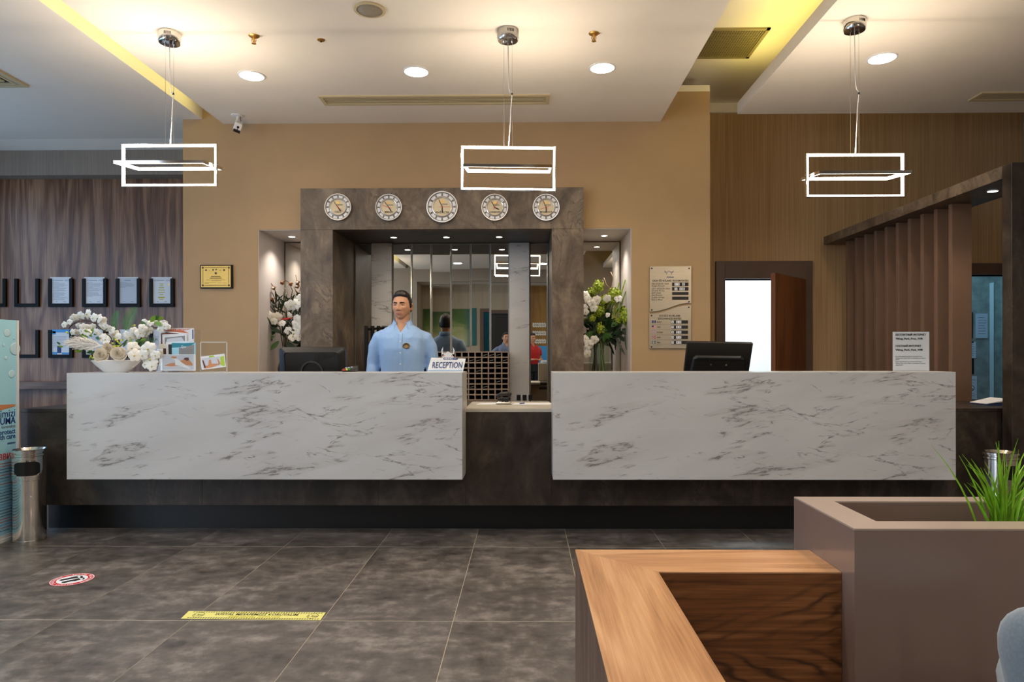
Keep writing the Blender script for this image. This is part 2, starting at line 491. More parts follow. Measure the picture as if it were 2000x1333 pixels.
class MB:
    def __init__(s):
        s.v, s.f, s.fm = [], [], []

    def add(s, vs, fs, mi=0):
        o = len(s.v)
        s.v += [Vector(p) for p in vs]
        s.f += [[i + o for i in f] for f in fs]
        s.fm += [mi] * len(fs)
        return s

    def box(s, x0, x1, y0, y1, z0, z1, mi=0):
        vs = [(x, y, z) for z in (z0, z1) for y in (y0, y1) for x in (x0, x1)]
        return s.add(vs, [(0, 2, 3, 1), (4, 5, 7, 6), (0, 1, 5, 4), (2, 6, 7, 3), (0, 4, 6, 2), (1, 3, 7, 5)], mi)

    def obox(s, c, ux, uy, uz, hx, hy, hz, mi=0):
        c, ux, uy, uz = Vector(c), Vector(ux), Vector(uy), Vector(uz)
        vs = [c + ux * hx * i + uy * hy * j + uz * hz * k for k in (-1, 1) for j in (-1, 1) for i in (-1, 1)]
        return s.add(vs, [(0, 2, 3, 1), (4, 5, 7, 6), (0, 1, 5, 4), (2, 6, 7, 3), (0, 4, 6, 2), (1, 3, 7, 5)], mi)

    def bar(s, a, b, wd, mi=0):
        a, b = Vector(a), Vector(b)
        d = (b - a).normalized()
        u = d.cross(Vector((0, 0, 1)) if abs(d.z) < 0.9 else Vector((1, 0, 0))).normalized()
        return s.obox((a + b) / 2, d, u, d.cross(u), (b - a).length / 2, wd / 2, wd / 2, mi)

    def rings(s, rings, cap=True, mi=0, closed=True):
        n = len(rings[0])
        o = len(s.v)
        for r in rings:
            s.v += [Vector(p) for p in r]
        for i in range(len(rings) - 1):
            for j in range(n if closed else n - 1):
                k = (j + 1) % n
                s.f.append([o + i * n + j, o + i * n + k, o + (i + 1) * n + k, o + (i + 1) * n + j])
                s.fm.append(mi)
        if cap and closed:
            s.f.append([o + j for j in range(n)][::-1])
            s.f.append([o + (len(rings) - 1) * n + j for j in range(n)])
            s.fm += [mi, mi]
        return s

    def tube(s, pts, r, seg=8, mi=0, cap=True, flat=1.0):
        pts = [Vector(p) for p in pts]
        rs = r if isinstance(r, (list, tuple)) else [r] * len(pts)
        up = None
        rr = []
        for i, p in enumerate(pts):
            d = (pts[min(i + 1, len(pts) - 1)] - pts[max(i - 1, 0)]).normalized()
            if up is None:
                up = d.orthogonal().normalized()
            up = (up - d * up.dot(d)).normalized()
            w_ = d.cross(up)
            rr.append([p + (up * math.cos(a) + w_ * math.sin(a) * flat) * rs[i] for a in (2 * PI * k / seg for k in range(seg))])
        return s.rings(rr, cap, mi)

    def lathe(s, c, prof, seg=24, mi=0, sx=1.0, sy=1.0, axis='Z', cap=True):
        c = Vector(c)
        rr = []
        for (r, h) in prof:
            ring = []
            for k in range(seg):
                a = 2 * PI * k / seg
                x, y = r * math.cos(a) * sx, r * math.sin(a) * sy
                if axis == 'Z':
                    ring.append(c + Vector((x, y, h)))
                elif axis == 'Y':      # axis points to the viewer (-Y)
                    ring.append(c + Vector((x, -h, y)))
                else:
                    ring.append(c + Vector((h, x, y)))
            rr.append(ring)
        return s.rings(rr, cap, mi)

    def sphere(s, c, rx, ry=None, rz=None, seg=12, mi=0):
        ry, rz = ry or rx, rz or rx
        n = max(4, seg // 2)
        rr = []
        for i in range(1, n):
            t = PI * i / n
            rr.append([Vector(c) + Vector((rx * math.sin(t) * math.cos(2 * PI * k / seg), ry * math.sin(t) * math.sin(2 * PI * k / seg), -rz * math.cos(t))) for k in range(seg)])
        return s.rings(rr, True, mi)

    def grid(s, fn, nu, nv, mi=0):
        o = len(s.v)
        s.v += [Vector(fn(i / (nu - 1), j / (nv - 1))) for j in range(nv) for i in range(nu)]
        for j in range(nv - 1):
            for i in range(nu - 1):
                a = o + j * nu + i
                s.f.append([a, a + 1, a + nu + 1, a + nu])
                s.fm.append(mi)
        return s

    def prism(s, outline, z0, z1, mp, mi=0):
        """outline in 2-D extruded from z0 to z1; mp maps (a, b, h) to space"""
        n = len(outline)
        vs = [mp(a, b, z0) for a, b in outline] + [mp(a, b, z1) for a, b in outline]
        fs = [list(range(n))[::-1], list(range(n, 2 * n))] + [[i, (i + 1) % n, n + (i + 1) % n, n + i] for i in range(n)]
        return s.add(vs, fs, mi)

    def xf(s, mtx):
        s.v = [mtx @ p for p in s.v]
        return s

    def build(s, name, mats, parent=None, smooth=False, bevel=0.0, seg=2, fix=True):
        me = D.meshes.new(name)
        off = ORG.get(parent.name, Vector((0, 0, 0))) if parent else Vector((0, 0, 0))
        me.from_pydata([p - off for p in s.v], [], s.f)
        for mm in (mats if isinstance(mats, (list, tuple)) else [mats]):
            me.materials.append(mm)
        me.polygons.foreach_set('material_index', s.fm)
        if fix:
            bm = bmesh.new()
            bm.from_mesh(me)
            bmesh.ops.recalc_face_normals(bm, faces=bm.faces)
            bm.to_mesh(me)
            bm.free()
        if smooth:
            me.polygons.foreach_set('use_smooth', [True] * len(me.polygons))
            if smooth == 'auto':
                me.set_sharp_from_angle(angle=rad(35))
        me.update()
        return link(name, me, parent, bevel, seg)


def link(name, me, parent=None, bevel=0.0, seg=2):
    o = D.objects.new(name, me)
    COL.objects.link(o)
    if parent:
        o.parent = parent
        ORG[o.name] = ORG[parent.name]
    else:
        ORG[o.name] = Vector((0, 0, 0))
    if bevel:
        b = o.modifiers.new('edge', 'BEVEL')
        b.width, b.segments, b.limit_method = bevel, seg, 'ANGLE'
    return o


def thing(name, label, cat, loc=(0, 0, 0), group=None):
    o = D.objects.new(name, None)
    o.empty_display_size = 0.1
    COL.objects.link(o)
    o.location = loc
    ORG[o.name] = Vector(loc)
    o['label'], o['category'] = label, cat
    if group:
        o['group'] = group
    return o


def tag(o, label, cat, group=None, kind=None):
    o['label'], o['category'] = label, cat
    if group:
        o['group'] = group
    if kind:
        o['kind'] = kind
    return o


def struct(o, label=None):
    o['kind'] = 'structure'
    if label:
        o['label'] = label
    return o


def dup(root, loc, label=None, group=None, rotz=None):
    r = root.copy()
    COL.objects.link(r)
    r.location = loc
    ORG[r.name] = ORG[root.name]
    if rotz is not None:
        r.rotation_euler.z = rotz
    if label:
        r['label'] = label
    if group:
        r['group'] = group
    for ch in list(root.children):
        c = ch.copy()
        COL.objects.link(c)
        c.parent = r
        for gch in list(ch.children):
            d = gch.copy()
            COL.objects.link(d)
            d.parent = c
    return r


FACE = Matrix(((1, 0, 0), (0, 0, -1), (0, 1, 0)))      # text plane upright, read from -Y


def text(body, size, loc, m, parent, name='lettering', rot=None, align='LEFT', width=None, bold=0.0, shear=0.0, extrude=0.0006):
    """flat lettering as a mesh; loc is the baseline start (or centre); rot is a 3x3 matrix"""
    c = D.curves.new('txt', 'FONT')
    c.body, c.size, c.align_x, c.extrude = body, size, align, extrude
    c.resolution_u = 2
    c.offset = bold
    c.shear = shear
    o = D.objects.new('txt', c)
    COL.objects.link(o)
    bpy.context.view_layer.update()
    me = D.meshes.new_from_object(o.evaluated_get(bpy.context.evaluated_depsgraph_get()))
    D.objects.remove(o)
    D.curves.remove(c)
    xs = [v.co.x for v in me.vertices] or [0]
    k = width / max(1e-6, max(xs) - min(xs)) if width else 1.0
    rm = (rot if rot is not None else FACE)
    off = ORG.get(parent.name, Vector()) if parent else Vector()
    for v in me.vertices:
        p = Vector((v.co.x * k, v.co.y, v.co.z))
        v.co = rm @ p + Vector(loc) - off
    me.materials.clear()
    me.materials.append(m)
    me.name = name
    return link(name, me, parent)


def disc(c, r, m, name, parent, h=0.002, seg=24, axis='Y', sx=1, sy=1):
    return MB().lathe(c, [(r, 0), (r, h)], seg, axis=axis, sx=sx, sy=sy).build(name, m, parent)

# ================================================================== THE SETTING
YB, YP, YM, YW = 6.42, 6.30, 7.10, 7.35       # block front, portal front, mirrors, back wall
XL, XR, YR = -6.2, 5.3, -3.3
CEN_Z, LEF_Z, RIG_Z, TOP_Z = 3.40, 3.445, 3.45, 3.91

fl = struct(MB().box(XL - 0.2, 6.2, YR - 1.8, 10.6, -0.06, -0.0012).build('floor', M['grout']))
tb = MB().box(-0.2983, 0.2983, -0.5965, 0.5965, -0.0012, 0.0)
tile = tb.build('tile', M['tile'], fl, bevel=0)
tile.location = (-0.035, 3.70, 0)
k = 0
for i in range(-10, 9):
    for j in range(-6, 4):
        x, y = -0.035 + 0.6 * i, 3.70 + 1.2 * j
        if x > XR + 0.2 or y > 7.4 or y < YR - 0.7 or (i == 0 and j == 0):
            continue
        t = tile.copy()
        COL.objects.link(t)
        t.location = (x, y, 0)

# walls
struct(MB().box(XL - 0.15, XL, YR, -2.45, 0, 4).box(XL - 0.15, XL, 0.65, 1.2, 0, 4).box(XL - 0.15, XL, -2.45, 0.65, 0, 0.5).box(XL - 0.15, XL, -2.45, 0.65, 3.1, 4).box(XL - 0.15, XL, 6.95, 7.6, 0, 4).box(XL - 0.15, XL, 1.2, 6.95, 0, 0.5)
       .box(XL - 0.15, XL, 1.2, 6.95, 3.1, 4).build('wall_left', M['beige']))
wn = struct(MB().box(XL - 0.1, XL - 0.04, 1.2, 6.95, 0.5, 0.56).box(XL - 0.1, XL - 0.04, 1.2, 6.95, 3.04, 3.1).build('window_1', M['frame_brown']))
for q in range(5):
    yq = 1.2 + q * 1.4225
    MB().box(XL - 0.1, XL - 0.04, yq, yq + 0.06, 0.56, 3.04).build('mullion', M['frame_brown'], wn)
    if q < 4:
        MB().box(XL - 0.075, XL - 0.068, yq + 0.06, yq + 1.4225, 0.56, 3.04).build('pane', M['glass'], wn)
wn = struct(MB().box(XL - 0.1, XL - 0.04, -2.45, 0.65, 0.5, 0.56).box(XL - 0.1, XL - 0.04, -2.45, 0.65, 3.04, 3.1).build('window_2', M['frame_brown']))
for q in range(3):
    yq = -2.45 + q * 1.52
    MB().box(XL - 0.1, XL - 0.04, yq, yq + 0.06, 0.56, 3.04).build('mullion', M['frame_brown'], wn)
    if q < 2:
        MB().box(XL - 0.075, XL - 0.068, yq + 0.06, yq + 1.52, 0.56, 3.04).build('pane', M['glass'], wn)
struct(MB().box(XR, XR + 0.15, YR, YW + 0.15, 0, 4).build('wall_right', M['taupe']))
wl = struct(MB().box(XL, -3.246, 7.365, 7.5, 0, 3.2).build('wall_back_left', M['walnut']))
struct(MB().box(XL, -3.246, 7.2, 7.5, 3.133, 3.9).build('wall_upper_left', M['wallpaper_grey']))
struct(MB().add([(XL, 6.97, 3.446), (-3.25, 6.97, 3.446), (-3.25, 7.199, 3.398), (XL, 7.199, 3.398),
                 (XL, 6.97, 3.52), (-3.25, 6.97, 3.52), (-3.25, 7.199, 3.52), (XL, 7.199, 3.52)],
                [(0, 1, 2, 3), (7, 6, 5, 4), (0, 4, 5, 1), (3, 2, 6, 7), (0, 3, 7, 4), (1, 5, 6, 2)]).build('trim_1', M['ceiling']))
struct(MB().box(XL, -3.46, 7.24, 7.365, 0.85, 0.93).build('trim_2', M['walnut_x'], bevel=0.004))

# the block of wall that carries the niches
for (x0, x1, z0, z1, y0) in ((-3.246, -2.533, 0, 3.68, YB), (-2.05, -1.80, 0, 2.38, YB), (0.245, 0.49, 0, 2.38, YB),
                             (0.987, 1.724, 0, 3.68, YB), (-2.533, 0.987, 2.401, 3.68, YB), (-2.05, 0.49, 2.3845, 2.40, YB),
                             (-2.533, -2.05, 0, 0.98, YB), (0.49, 0.987, 0, 0.98, YB)):
    struct(MB().box(x0, x1, y0, YM + 0.018, z0, z1).build('wall_center', M['beige'], fix=False))
struct(MB().box(-3.246, 1.724, YM + 0.02, 7.5, 0, 3.68).build('wall_center', M['beige'], fix=False))
struct(MB().box(-3.246, 1.724, YB, YB + 0.05, 3.681, 3.74).build('trim_3', M['ceiling']))

# right back wall with two doorways
d1 = (at(1415, 640, YW).x, at(1565, 640, YW).x, at(1490, 545, YW).z)
d2 = (4.56, 5.24, at(1925, 537, YW).z)
struct(MB().box(1.724, d1[0], YW, 7.5, 0, 3.8).box(d1[0], d1[1], YW, 7.5, d1[2], 3.8).box(d1[1], d2[0], YW, 7.5, 0, 3.8)
       .box(d2[0], d2[1], YW, 7.5, d2[2], 3.8).box(d2[1], XR, YW, 7.5, 0, 3.8).build('wall_back_right', M['wallpaper']))
struct(MB().box(1.724, XR, YW - 0.03, 7.5, 3.801, 3.905).build('trim_4', M['ceiling']))

# ceilings
struct(MB().box(-2.86, 1.262, YR, YB - 0.002, CEN_Z, CEN_Z + 0.10).build('ceiling', M['ceiling']))
struct(MB().box(XL, -3.06, YR, YB - 0.002, LEF_Z, LEF_Z + 0.12).box(XL, -3.25, YB - 0.002, 6.97, LEF_Z, LEF_Z + 0.12).build('ceiling', M['ceiling']))
struct(MB().box(1.967, XR, YR, 6.376, RIG_Z, RIG_Z + 0.105).build('ceiling', M['ceiling']))
struct(MB().box(XL - 0.1, XR + 0.1, YR - 1.3, 7.5, TOP_Z, TOP_Z + 0.08).build('ceiling', M['ceiling']))

# rear wall (seen in the mirrors): plain front with a papered alcove
ax0, ax1, ay = -2.80, 0.10, -4.25
struct(MB().box(XL, ax0, YR - 0.15, YR, 0, 3.95).box(ax0, ax1 + 0.9, YR - 0.15, YR, 3.08, 3.95)
       .box(ax1 + 0.9, XR, YR - 0.15, YR, 0, 3.95).build('wall_rear', M['taupe']))
rdx = (-1.17, -0.20, 2.33)
struct(MB().box(ax0 - 0.1, ax0, ay, YR - 0.15, 0, 3.2).build('wall_alcove_side', M['wallpaper_pale']))
struct(MB().box(ax0, rdx[0], ay - 0.12, ay, 0, 3.2).box(rdx[0], rdx[1], ay - 0.12, ay, rdx[2], 3.2)
       .box(rdx[1], ax1, ay - 0.12, ay, 0, 3.2).build('wall_alcove', M['wallpaper_pale']))
struct(MB().box(ax1, ax1 + 1.0, ay - 0.12, ay + 0.02, 0, 3.2).build('wall_alcove_right', M['golden_wood']))
struct(MB().box(ax0, ax1 + 0.95, ay, YR - 0.15, 3.081, 3.2).build('ceiling', M['ceiling']))
struct(MB().box(rdx[0] - 0.3, rdx[1] + 0.3, ay - 0.9, ay - 0.8, 0, 2.6).build('wall_rear_passage', M['teal']))
dr = struct(MB().box(rdx[0] - 0.1, rdx[0], ay - 0.13, ay + 0.03, 0, rdx[2] + 0.1).box(rdx[1], rdx[1] + 0.1, ay - 0.13, ay + 0.03, 0, rdx[2] + 0.1)
            .box(rdx[0], rdx[1], ay - 0.13, ay + 0.03, rdx[2], rdx[2] + 0.1).build('door_3', M['frame_brown']))
MB().box(rdx[0] + 0.17, rdx[1], ay - 0.10, ay - 0.05, 0.01, rdx[2] - 0.01).build('door_leaf', M['blackplastic'], dr)
MB().box(rdx[0] + 0.20, rdx[0] + 0.23, ay - 0.05, ay + 0.01, 0.9, 1.5).build('handle', M['black'], dr)

# rooms behind the reception
struct(MB().box(1.75, 1.9, 7.5, 10.3, 0, 3.0).box(3.6, 3.7, 7.5, 10.3, 0, 3.0).box(1.75, 3.7, 10.2, 10.3, 0, 3.0).build('wall_office', M['office_wall']))
struct(MB().box(1.75, 3.7, 7.5, 10.3, 3.0, 3.1).build('ceiling', M['ceiling']))
struct(MB().box(4.0, 4.1, 7.5, 9.2, 0, 2.9).box(4.1, 6.1, 8.9, 9.0, 0, 2.9).box(6.0, 6.1, 7.5, 8.9, 0, 2.9).build('wall_side_room', M['plaster']))
struct(MB().box(4.0, 6.1, 7.5, 9.0, 2.9, 3.0).build('ceiling', M['ceiling']))
struct(MB().box(at(1941, 640, 8.82).x, 5.99, 8.82, 8.899, 0, at(1941, 552, 8.82).z).build('wall_side_room_pier', M['office_wall']))

# doors
do = struct(MB().box(at(1397, 600, YW).x, d1[0], YW - 0.035, 7.52, 0, at(1490, 511, YW).z).box(d1[1], at(1585, 600, YW).x, YW - 0.035, 7.52, 0, at(1490, 511, YW).z)
            .box(d1[0], d1[1], YW - 0.035, 7.52, d1[2], at(1490, 511, YW).z).build('door_1', M['frame_brown'], bevel=0.003))
dl = MB().box(-0.80, -0.005, -0.045, 0.0, 0.01, d1[2] - 0.015).build('door_leaf', M['door_wood'], do)
dl.location = (d1[1] - 0.012, 7.308, 0)
dl.rotation_euler.z = rad(47.7)
hd = MB().tube([(-0.78, -0.045, 1.02), (-0.78, -0.09, 1.02), (-0.66, -0.09, 1.02)], 0.009).tube([(-0.78, 0.005, 1.02), (-0.78, 0.05, 1.02), (-0.66, 0.05, 1.02)], 0.009).build('handle', M['chrome'], do)
hd.parent = dl
for hz in (0.25, 1.0, 1.8):
    MB().lathe((d1[1] - 0.004, 7.302, hz), [(0.009, 0), (0.009, 0.10)], 10).build('hinge', M['brass'], do)
struct(MB().box(d2[0] - 0.09, d2[0], YW - 0.035, 7.52, 0, d2[2] + 0.12).box(d2[1], d2[1] + 0.055, YW - 0.035, 7.52, 0, d2[2] + 0.12)
       .box(d2[0], d2[1], YW - 0.035, 7.52, d2[2], d2[2] + 0.12).build('door_2', M['frame_brown'], bevel=0.003))

# ================================================================== PORTAL WITH MIRRORS
px0, px1 = at(587, 550, YP).x, at(1140, 550, YP).x
ix0, ix1 = at(650, 550, YP).x, at(1078, 550, YP).x
pz1, pz0 = at(864, 367, YP).z, at(864, 448, YP).z
po = thing('portal_surround', 'tall dark brown oxide-look surround framing the mirrored recess behind the desk', 'surround', ((px0 + px1) / 2, YP, 0))
MB().box(px0, ix0, YP, YB - 0.001, 0, pz0 - 0.001).build('jamb', M['portal'], po, bevel=0.002)
MB().box(ix1, px1, YP, YB - 0.001, 0, pz0 - 0.001).build('jamb', M['portal'], po, bevel=0.002)
MB().box(px0, px1, YP, YB - 0.001, pz0, pz1).build('lintel', M['portal'], po, bevel=0.002)
MB().box(ix0 - 0.006, ix0, YB, YM, 0, pz0 - 0.001).build('reveal_panel', M['portal'], po)
MB().box(ix1, ix1 + 0.006, YB, YM, 0, pz0 - 0.001).build('reveal_panel', M['portal'], po)
MB().box(ix0, ix1, YB, YM, pz0, pz0 + 0.008).build('soffit_panel', M['darkstone'], po)

# mirror strips with bevelled edges, marble pilasters between
mz0, mz1 = 0.72, pz0 - 0.003


def mirror_strip(x0, x1, y, z0, z1, label, tilt, group):
    cx, hw, b = (x0 + x1) / 2, (x1 - x0) / 2 - 0.001, 0.010
    t = thing('mirror_strip', label, 'mirror', (cx, y, z0), group)
    q = [(-hw, 0, z0), (hw, 0, z0), (hw, 0, z1), (-hw, 0, z1)]
    p = [(-hw + b, -0.006, z0 + b), (hw - b, -0.006, z0 + b), (hw - b, -0.006, z1 - b), (-hw + b, -0.006, z1 - b)]
    sh = lambda L: [(a + cx, c + y, d) for a, c, d in L]
    a = MB().add(sh(p), [(0, 1, 2, 3)]).build('mirror_glass', M['mirror'], t, fix=False)
    bb = MB().add(sh(q + p), [(0, 1, 5, 4), (1, 2, 6, 5), (2, 3, 7, 6), (3, 0, 4, 7)]).build('bevelled_edge', M['bevel'], t, fix=False)
    MB().box(cx - hw, cx + hw, y + 0.0005, y + 0.005, z0, z1).build('backing', M['cubby_in'], t)
    t.rotation_euler = (rad(tilt[0]), 0, rad(tilt[1]))
    return t


mx = [at(p, 550, YM).x for p in (767.5, 804.5, 842.5, 881, 919.5, 957.5, 994.5)]
tl = [(0.0, 0.05), (0.05, 0.0), (-0.14, -0.02), (0.05, 0.05), (0.10, -0.05), (0.0, 0.12)]
for i in range(6):
    mirror_strip(mx[i], mx[i + 1], YM, mz0, mz1, 'mirror strip under the portal spotlights, %s counted from the left marble pilaster'
                 % ['first', 'second', 'third', 'fourth', 'fifth', 'sixth'][i], tl[i], 'mirror strips of the recess')
mirror_strip(ix0 + 0.004, at(727, 550, YM).x, YM, mz0, mz1, 'mirror strip between the dark left jamb and the left marble pilaster', (0, 0), 'mirror strips of the recess')
mirror_strip(at(1034.5, 550, YM).x, ix1 - 0.004, YM, mz0, mz1, 'mirror strip between the right marble pilaster and the dark right jamb', (0, 0), 'mirror strips of the recess')
for (a, b, lab) in ((727, 767, 'left'), (994.5, 1034, 'right')):
    o = MB().box(at(a, 550, YM).x + 0.002, at(b, 550, YM).x - 0.002, YM - 0.05, YM + 0.015, 0.74 if lab == 'left' else 0.72, mz1).build('marble_pilaster', M['marble'], bevel=0.002)
    tag(o, 'white veined marble pilaster standing %s of the six middle mirror strips' % lab, 'pilaster', 'marble pilasters')
    if lab == 'right':
        ORG[o.name] = Vector()
        for q in range(3):
            xq = at(1013 + q * 11.5, 780, YM - 0.05).x
            MB().box(xq - 0.02, xq + 0.02, YM - 0.062, YM - 0.05, 0.745, 0.80).build('socket', M['black'], o)

# niche mirrors and light laminate linings
for (x0, x1, side) in ((-2.533, -2.05, -2.533), (0.49, 0.987, 0.987)):
    xa, xb = (side, side + 0.006) if side < 0 else (side - 0.006, side)
    xc = x1 - 0.006 if side < 0 else x0
    for bx_ in ((xa, xb, YB + 0.004, YM - 0.003, 0.9805, 2.394), (xc, xc + 0.006, YB + 0.004, YM - 0.003, 0.9805, 2.394), (x0, x1, YB + 0.004, YM - 0.003, 2.394, 2.40)):
        struct(MB().box(*bx_).build('wall_niche_lining', M['niche']))
for (a, b, lab) in ((-2.533, -2.05, 'left'), (0.49, 0.987, 'right')):
    mirror_strip(a + 0.01, b - 0.01, YM + 0.005, 1.0, 2.39, 'mirror at the back of the %s flower niche' % lab, (0, 0), 'niche mirrors')

# key rack
krx0, krx1, kry, krz0, krz1 = mx[0] + 0.004, mx[6] - 0.004, 6.86, 0.758, at(930, 688, 6.86).z
kr = thing('pigeonhole_rack', 'taupe pigeonhole key rack of many small compartments under the mirror strips', 'rack', ((krx0 + krx1) / 2, kry, 0))
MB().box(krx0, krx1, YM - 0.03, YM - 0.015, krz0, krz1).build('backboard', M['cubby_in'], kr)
nc, nr = 18, 9
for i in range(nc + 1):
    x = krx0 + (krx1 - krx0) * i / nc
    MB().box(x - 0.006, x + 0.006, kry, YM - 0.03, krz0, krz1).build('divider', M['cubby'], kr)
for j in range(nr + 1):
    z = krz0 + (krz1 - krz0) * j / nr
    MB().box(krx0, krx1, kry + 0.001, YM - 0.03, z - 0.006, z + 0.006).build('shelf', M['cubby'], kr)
ci = [(12, 7), (15, 8), (16, 8), (16, 6), (15, 7), (13, 5), (14, 8), (16, 3), (12, 2), (14, 2), (17, 7), (13, 7)]
for (i, j) in ci:
    x = krx0 + (krx1 - krx0) * (i + 0.5) / nc
    z = krz0 + (krz1 - krz0) * j / nr + 0.012
    o = MB().obox((x, kry + 0.06, z + 0.012), (1, 0, 0.25), (0, 1, 0), (-0.25, 0, 1), 0.022, 0.04, 0.001).build('key_card', M['cream'])
    tag(o, 'small pale slip lying in a compartment of the pigeonhole rack', 'card', 'slips in the pigeonholes')
cb = thing('back_cabinet', 'low taupe cabinet carrying the pigeonhole rack under the mirrors', 'cabinet', (-0.78, 6.9, 0))
MB().box(ix0 + 0.01, ix1 - 0.012, 6.80, YM - 0.052, 0.08, 0.715).build('body', M['cubby'], cb)
MB().box(ix0 + 0.01, ix1 - 0.012, 6.84, YM - 0.06, 0.0, 0.08).build('plinth', M['black'], cb)
for q in range(4):
    a = ix0 + 0.01 + (ix1 - ix0 - 0.022) * q / 4
    b = ix0 + 0.01 + (ix1 - ix0 - 0.022) * (q + 1) / 4
    dd = MB().box(a + 0.004, b - 0.004, 6.785, 6.80, 0.09, 0.705).build('door', M['cubby'], cb)
    MB().box(b - 0.06, b - 0.04, 6.77, 6.785, 0.45, 0.6).build('handle', M['black'], dd)
kr.location.z = 0.0
# rack stands on the cabinet: a shallow plinth closes the gap
MB().box(krx0, krx1, kry + 0.01, YM - 0.06, 0.715, krz0 - 0.006).build('base', M['cubby'], kr)

# black slatted rack behind the man
lr = thing('slatted_rack', 'black wooden rack with upright slats standing behind the man on his left in the picture', 'rack', (-1.55, 6.35, 0))
for (p, y) in ((715.5, 6.36), (727.5, 6.42), (739.5, 6.48)):
    a = at(p, 637, y)
    MB().box(a.x - 0.015, a.x + 0.015, y - 0.02, y + 0.02, 0.716 if y > 9 else 0.0, a.z).build('upright', M['blackwood'], lr)
a, b = at(715.5, 640, 6.36), at(750, 639, 6.53)
MB().bar((a.x, 6.36, a.z - 0.02), (b.x, 6.53, b.z - 0.01), 0.022).build('rail', M['blackwood'], lr)
MB().bar((a.x, 6.36, 0.5), (b.x, 6.53, 0.5), 0.022).build('rail', M['blackwood'], lr)
a = at(752, 637, 6.54)
MB().box(a.x - 0.03, a.x + 0.03, 6.525, 6.555, 0, a.z).build('upright', M['ring'], lr)

# ================================================================== CEILING FITTINGS


def downlight(name, c, r, label, group, e, spot=150, col=WARM2):
    t = thing(name, label, 'downlight', c, group)
    c = Vector(c)
    MB().lathe(c, [(r * 1.14, 0), (r * 1.14, -0.006), (r, -0.008), (r, 0)], 28).build('trim_ring', M['white'], t, smooth='auto')
    MB().lathe(c, [(r, -0.002), (r, -0.006)], 28).build('diffuser', M['lamp'], t)
    if e:
        light('downlight_glow', 'SPOT', c + Vector((0, 0, -0.012)), c + Vector((0, 0, -2)), e, col, r * 0.7, spot=rad(spot), blend=0.8)
    return t


for (p, q, lab) in ((491.5, 144, 'round ceiling downlight nearest the security camera'), (813, 138, 'round ceiling downlight above the long slotted vent'),
                    (1176.5, 133, 'round ceiling downlight under the right sprinkler')):
    y = (CEN_Z - CAM_H) * F / (694 - q)
    downlight('downlight', at(p, q, y) * Vector((1, 1, 0)) + Vector((0, 0, CEN_Z)) if False else Vector((at(p, q, y).x, y, CEN_Z)), 0.090, lab, 'round ceiling downlights', 34)
y = (RIG_Z - CAM_H) * F / (694 - 118)
downlight('downlight', Vector((at(1723, 118, y).x, y, RIG_Z)), 0.095, 'round ceiling downlight beside the rightmost pendant', 'round ceiling downlights', 34)
for (p, lab) in ((769, 'left'), (872, 'middle'), (975, 'right')):
    downlight('spotlight', Vector((at(p, 462, 6.70).x, 6.70, pz0)), 0.030, 'small recessed spotlight in the dark portal soffit, the %s one of three' % lab, 'portal spotlights', 7, 110)
for (p, lab) in ((570, 'left'), (1180, 'right')):
    downlight('spotlight', Vector((at(p, 458, 6.75).x, 6.75, 2.394)), 0.030, 'small recessed spotlight in the top of the %s flower niche' % lab, 'niche spotlights', 22, 120, (1.0, 0.92, 0.84))

# slotted vents
def linear_vent(x0, x1, y0, y1, z, n, label):
    t = thing('air_vent', label, 'vent', ((x0 + x1) / 2, (y0 + y1) / 2, z), 'slotted ceiling vents')
    b = 0.03
    MB().box(x0, x1, y0, y0 + b, z - 0.012, z).box(x0, x1, y1 - b, y1, z - 0.012, z).box(x0, x0 + b, y0 + b, y1 - b, z - 0.012, z).box(x1 - b, x1, y0 + b, y1 - b, z - 0.012, z).build('frame', M['ventpaint'], t)
    MB().box(x0 + b, x1 - b, y0 + b, y1 - b, z - 0.003, z - 0.0005).build('duct', M['grille_dark'], t)
    for i in range(n):
        yy = y0 + b + (y1 - y0 - 2 * b) * (i + 0.5) / n
        hw = (y1 - y0 - 2 * b) / n * 0.27
        MB().box(x0 + b, x1 - b, yy - hw, yy + hw, z - 0.007, z - 0.004).build('blade', M['ventpaint'], t)


y0v, y1v = (CEN_Z - CAM_H) * F / (694 - 184), (CEN_Z - CAM_H) * F / (694 - 202)
linear_vent(at(628, 193, 5.83).x, at(1073, 193, 5.83).x, y0v, y1v, CEN_Z, 5, 'long slotted air vent in the ceiling over the clock portal')
y0v, y1v = (RIG_Z - CAM_H) * F / (694 - 185), (RIG_Z - CAM_H) * F / (694 - 201)
linear_vent(at(1903, 193, 5.97).x, 4.9, y0v, y1v, RIG_Z, 5, 'slotted air vent at the right end of the ceiling')
# square diffuser on the left
vt = thing('air_vent', 'square louvred air vent at the left edge of the ceiling', 'vent', (-4.4, 5.3, LEF_Z), 'slotted ceiling vents')
vx1, vy1 = at(57, 162, 5.6).x, (LEF_Z - CAM_H) * F / (694 - 162)
for q in range(5):
    s = 0.30 - q * 0.058
    c = (vx1 - 0.30, vy1 - 0.30)
    zz = LEF_Z - 0.014 + q * 0.001
    wv = 0.045 if q == 0 else 0.022
    m_ = MB()
    m_.box(c[0] - s, c[0] + s, c[1] - s, c[1] - s + wv, zz, LEF_Z).box(c[0] - s, c[0] + s, c[1] + s - wv, c[1] + s, zz, LEF_Z)
    m_.box(c[0] - s, c[0] - s + wv, c[1] - s + wv, c[1] + s - wv, zz, LEF_Z).box(c[0] + s - wv, c[0] + s, c[1] - s + wv, c[1] + s - wv, zz, LEF_Z)
    m_.build('louvre' if q else 'frame', M['ventpaint'], vt)
MB().box(c[0] - 0.26, c[0] + 0.26, c[1] - 0.26, c[1] + 0.26, LEF_Z - 0.002, LEF_Z - 0.0005).build('duct', M['grille_dark'], vt)
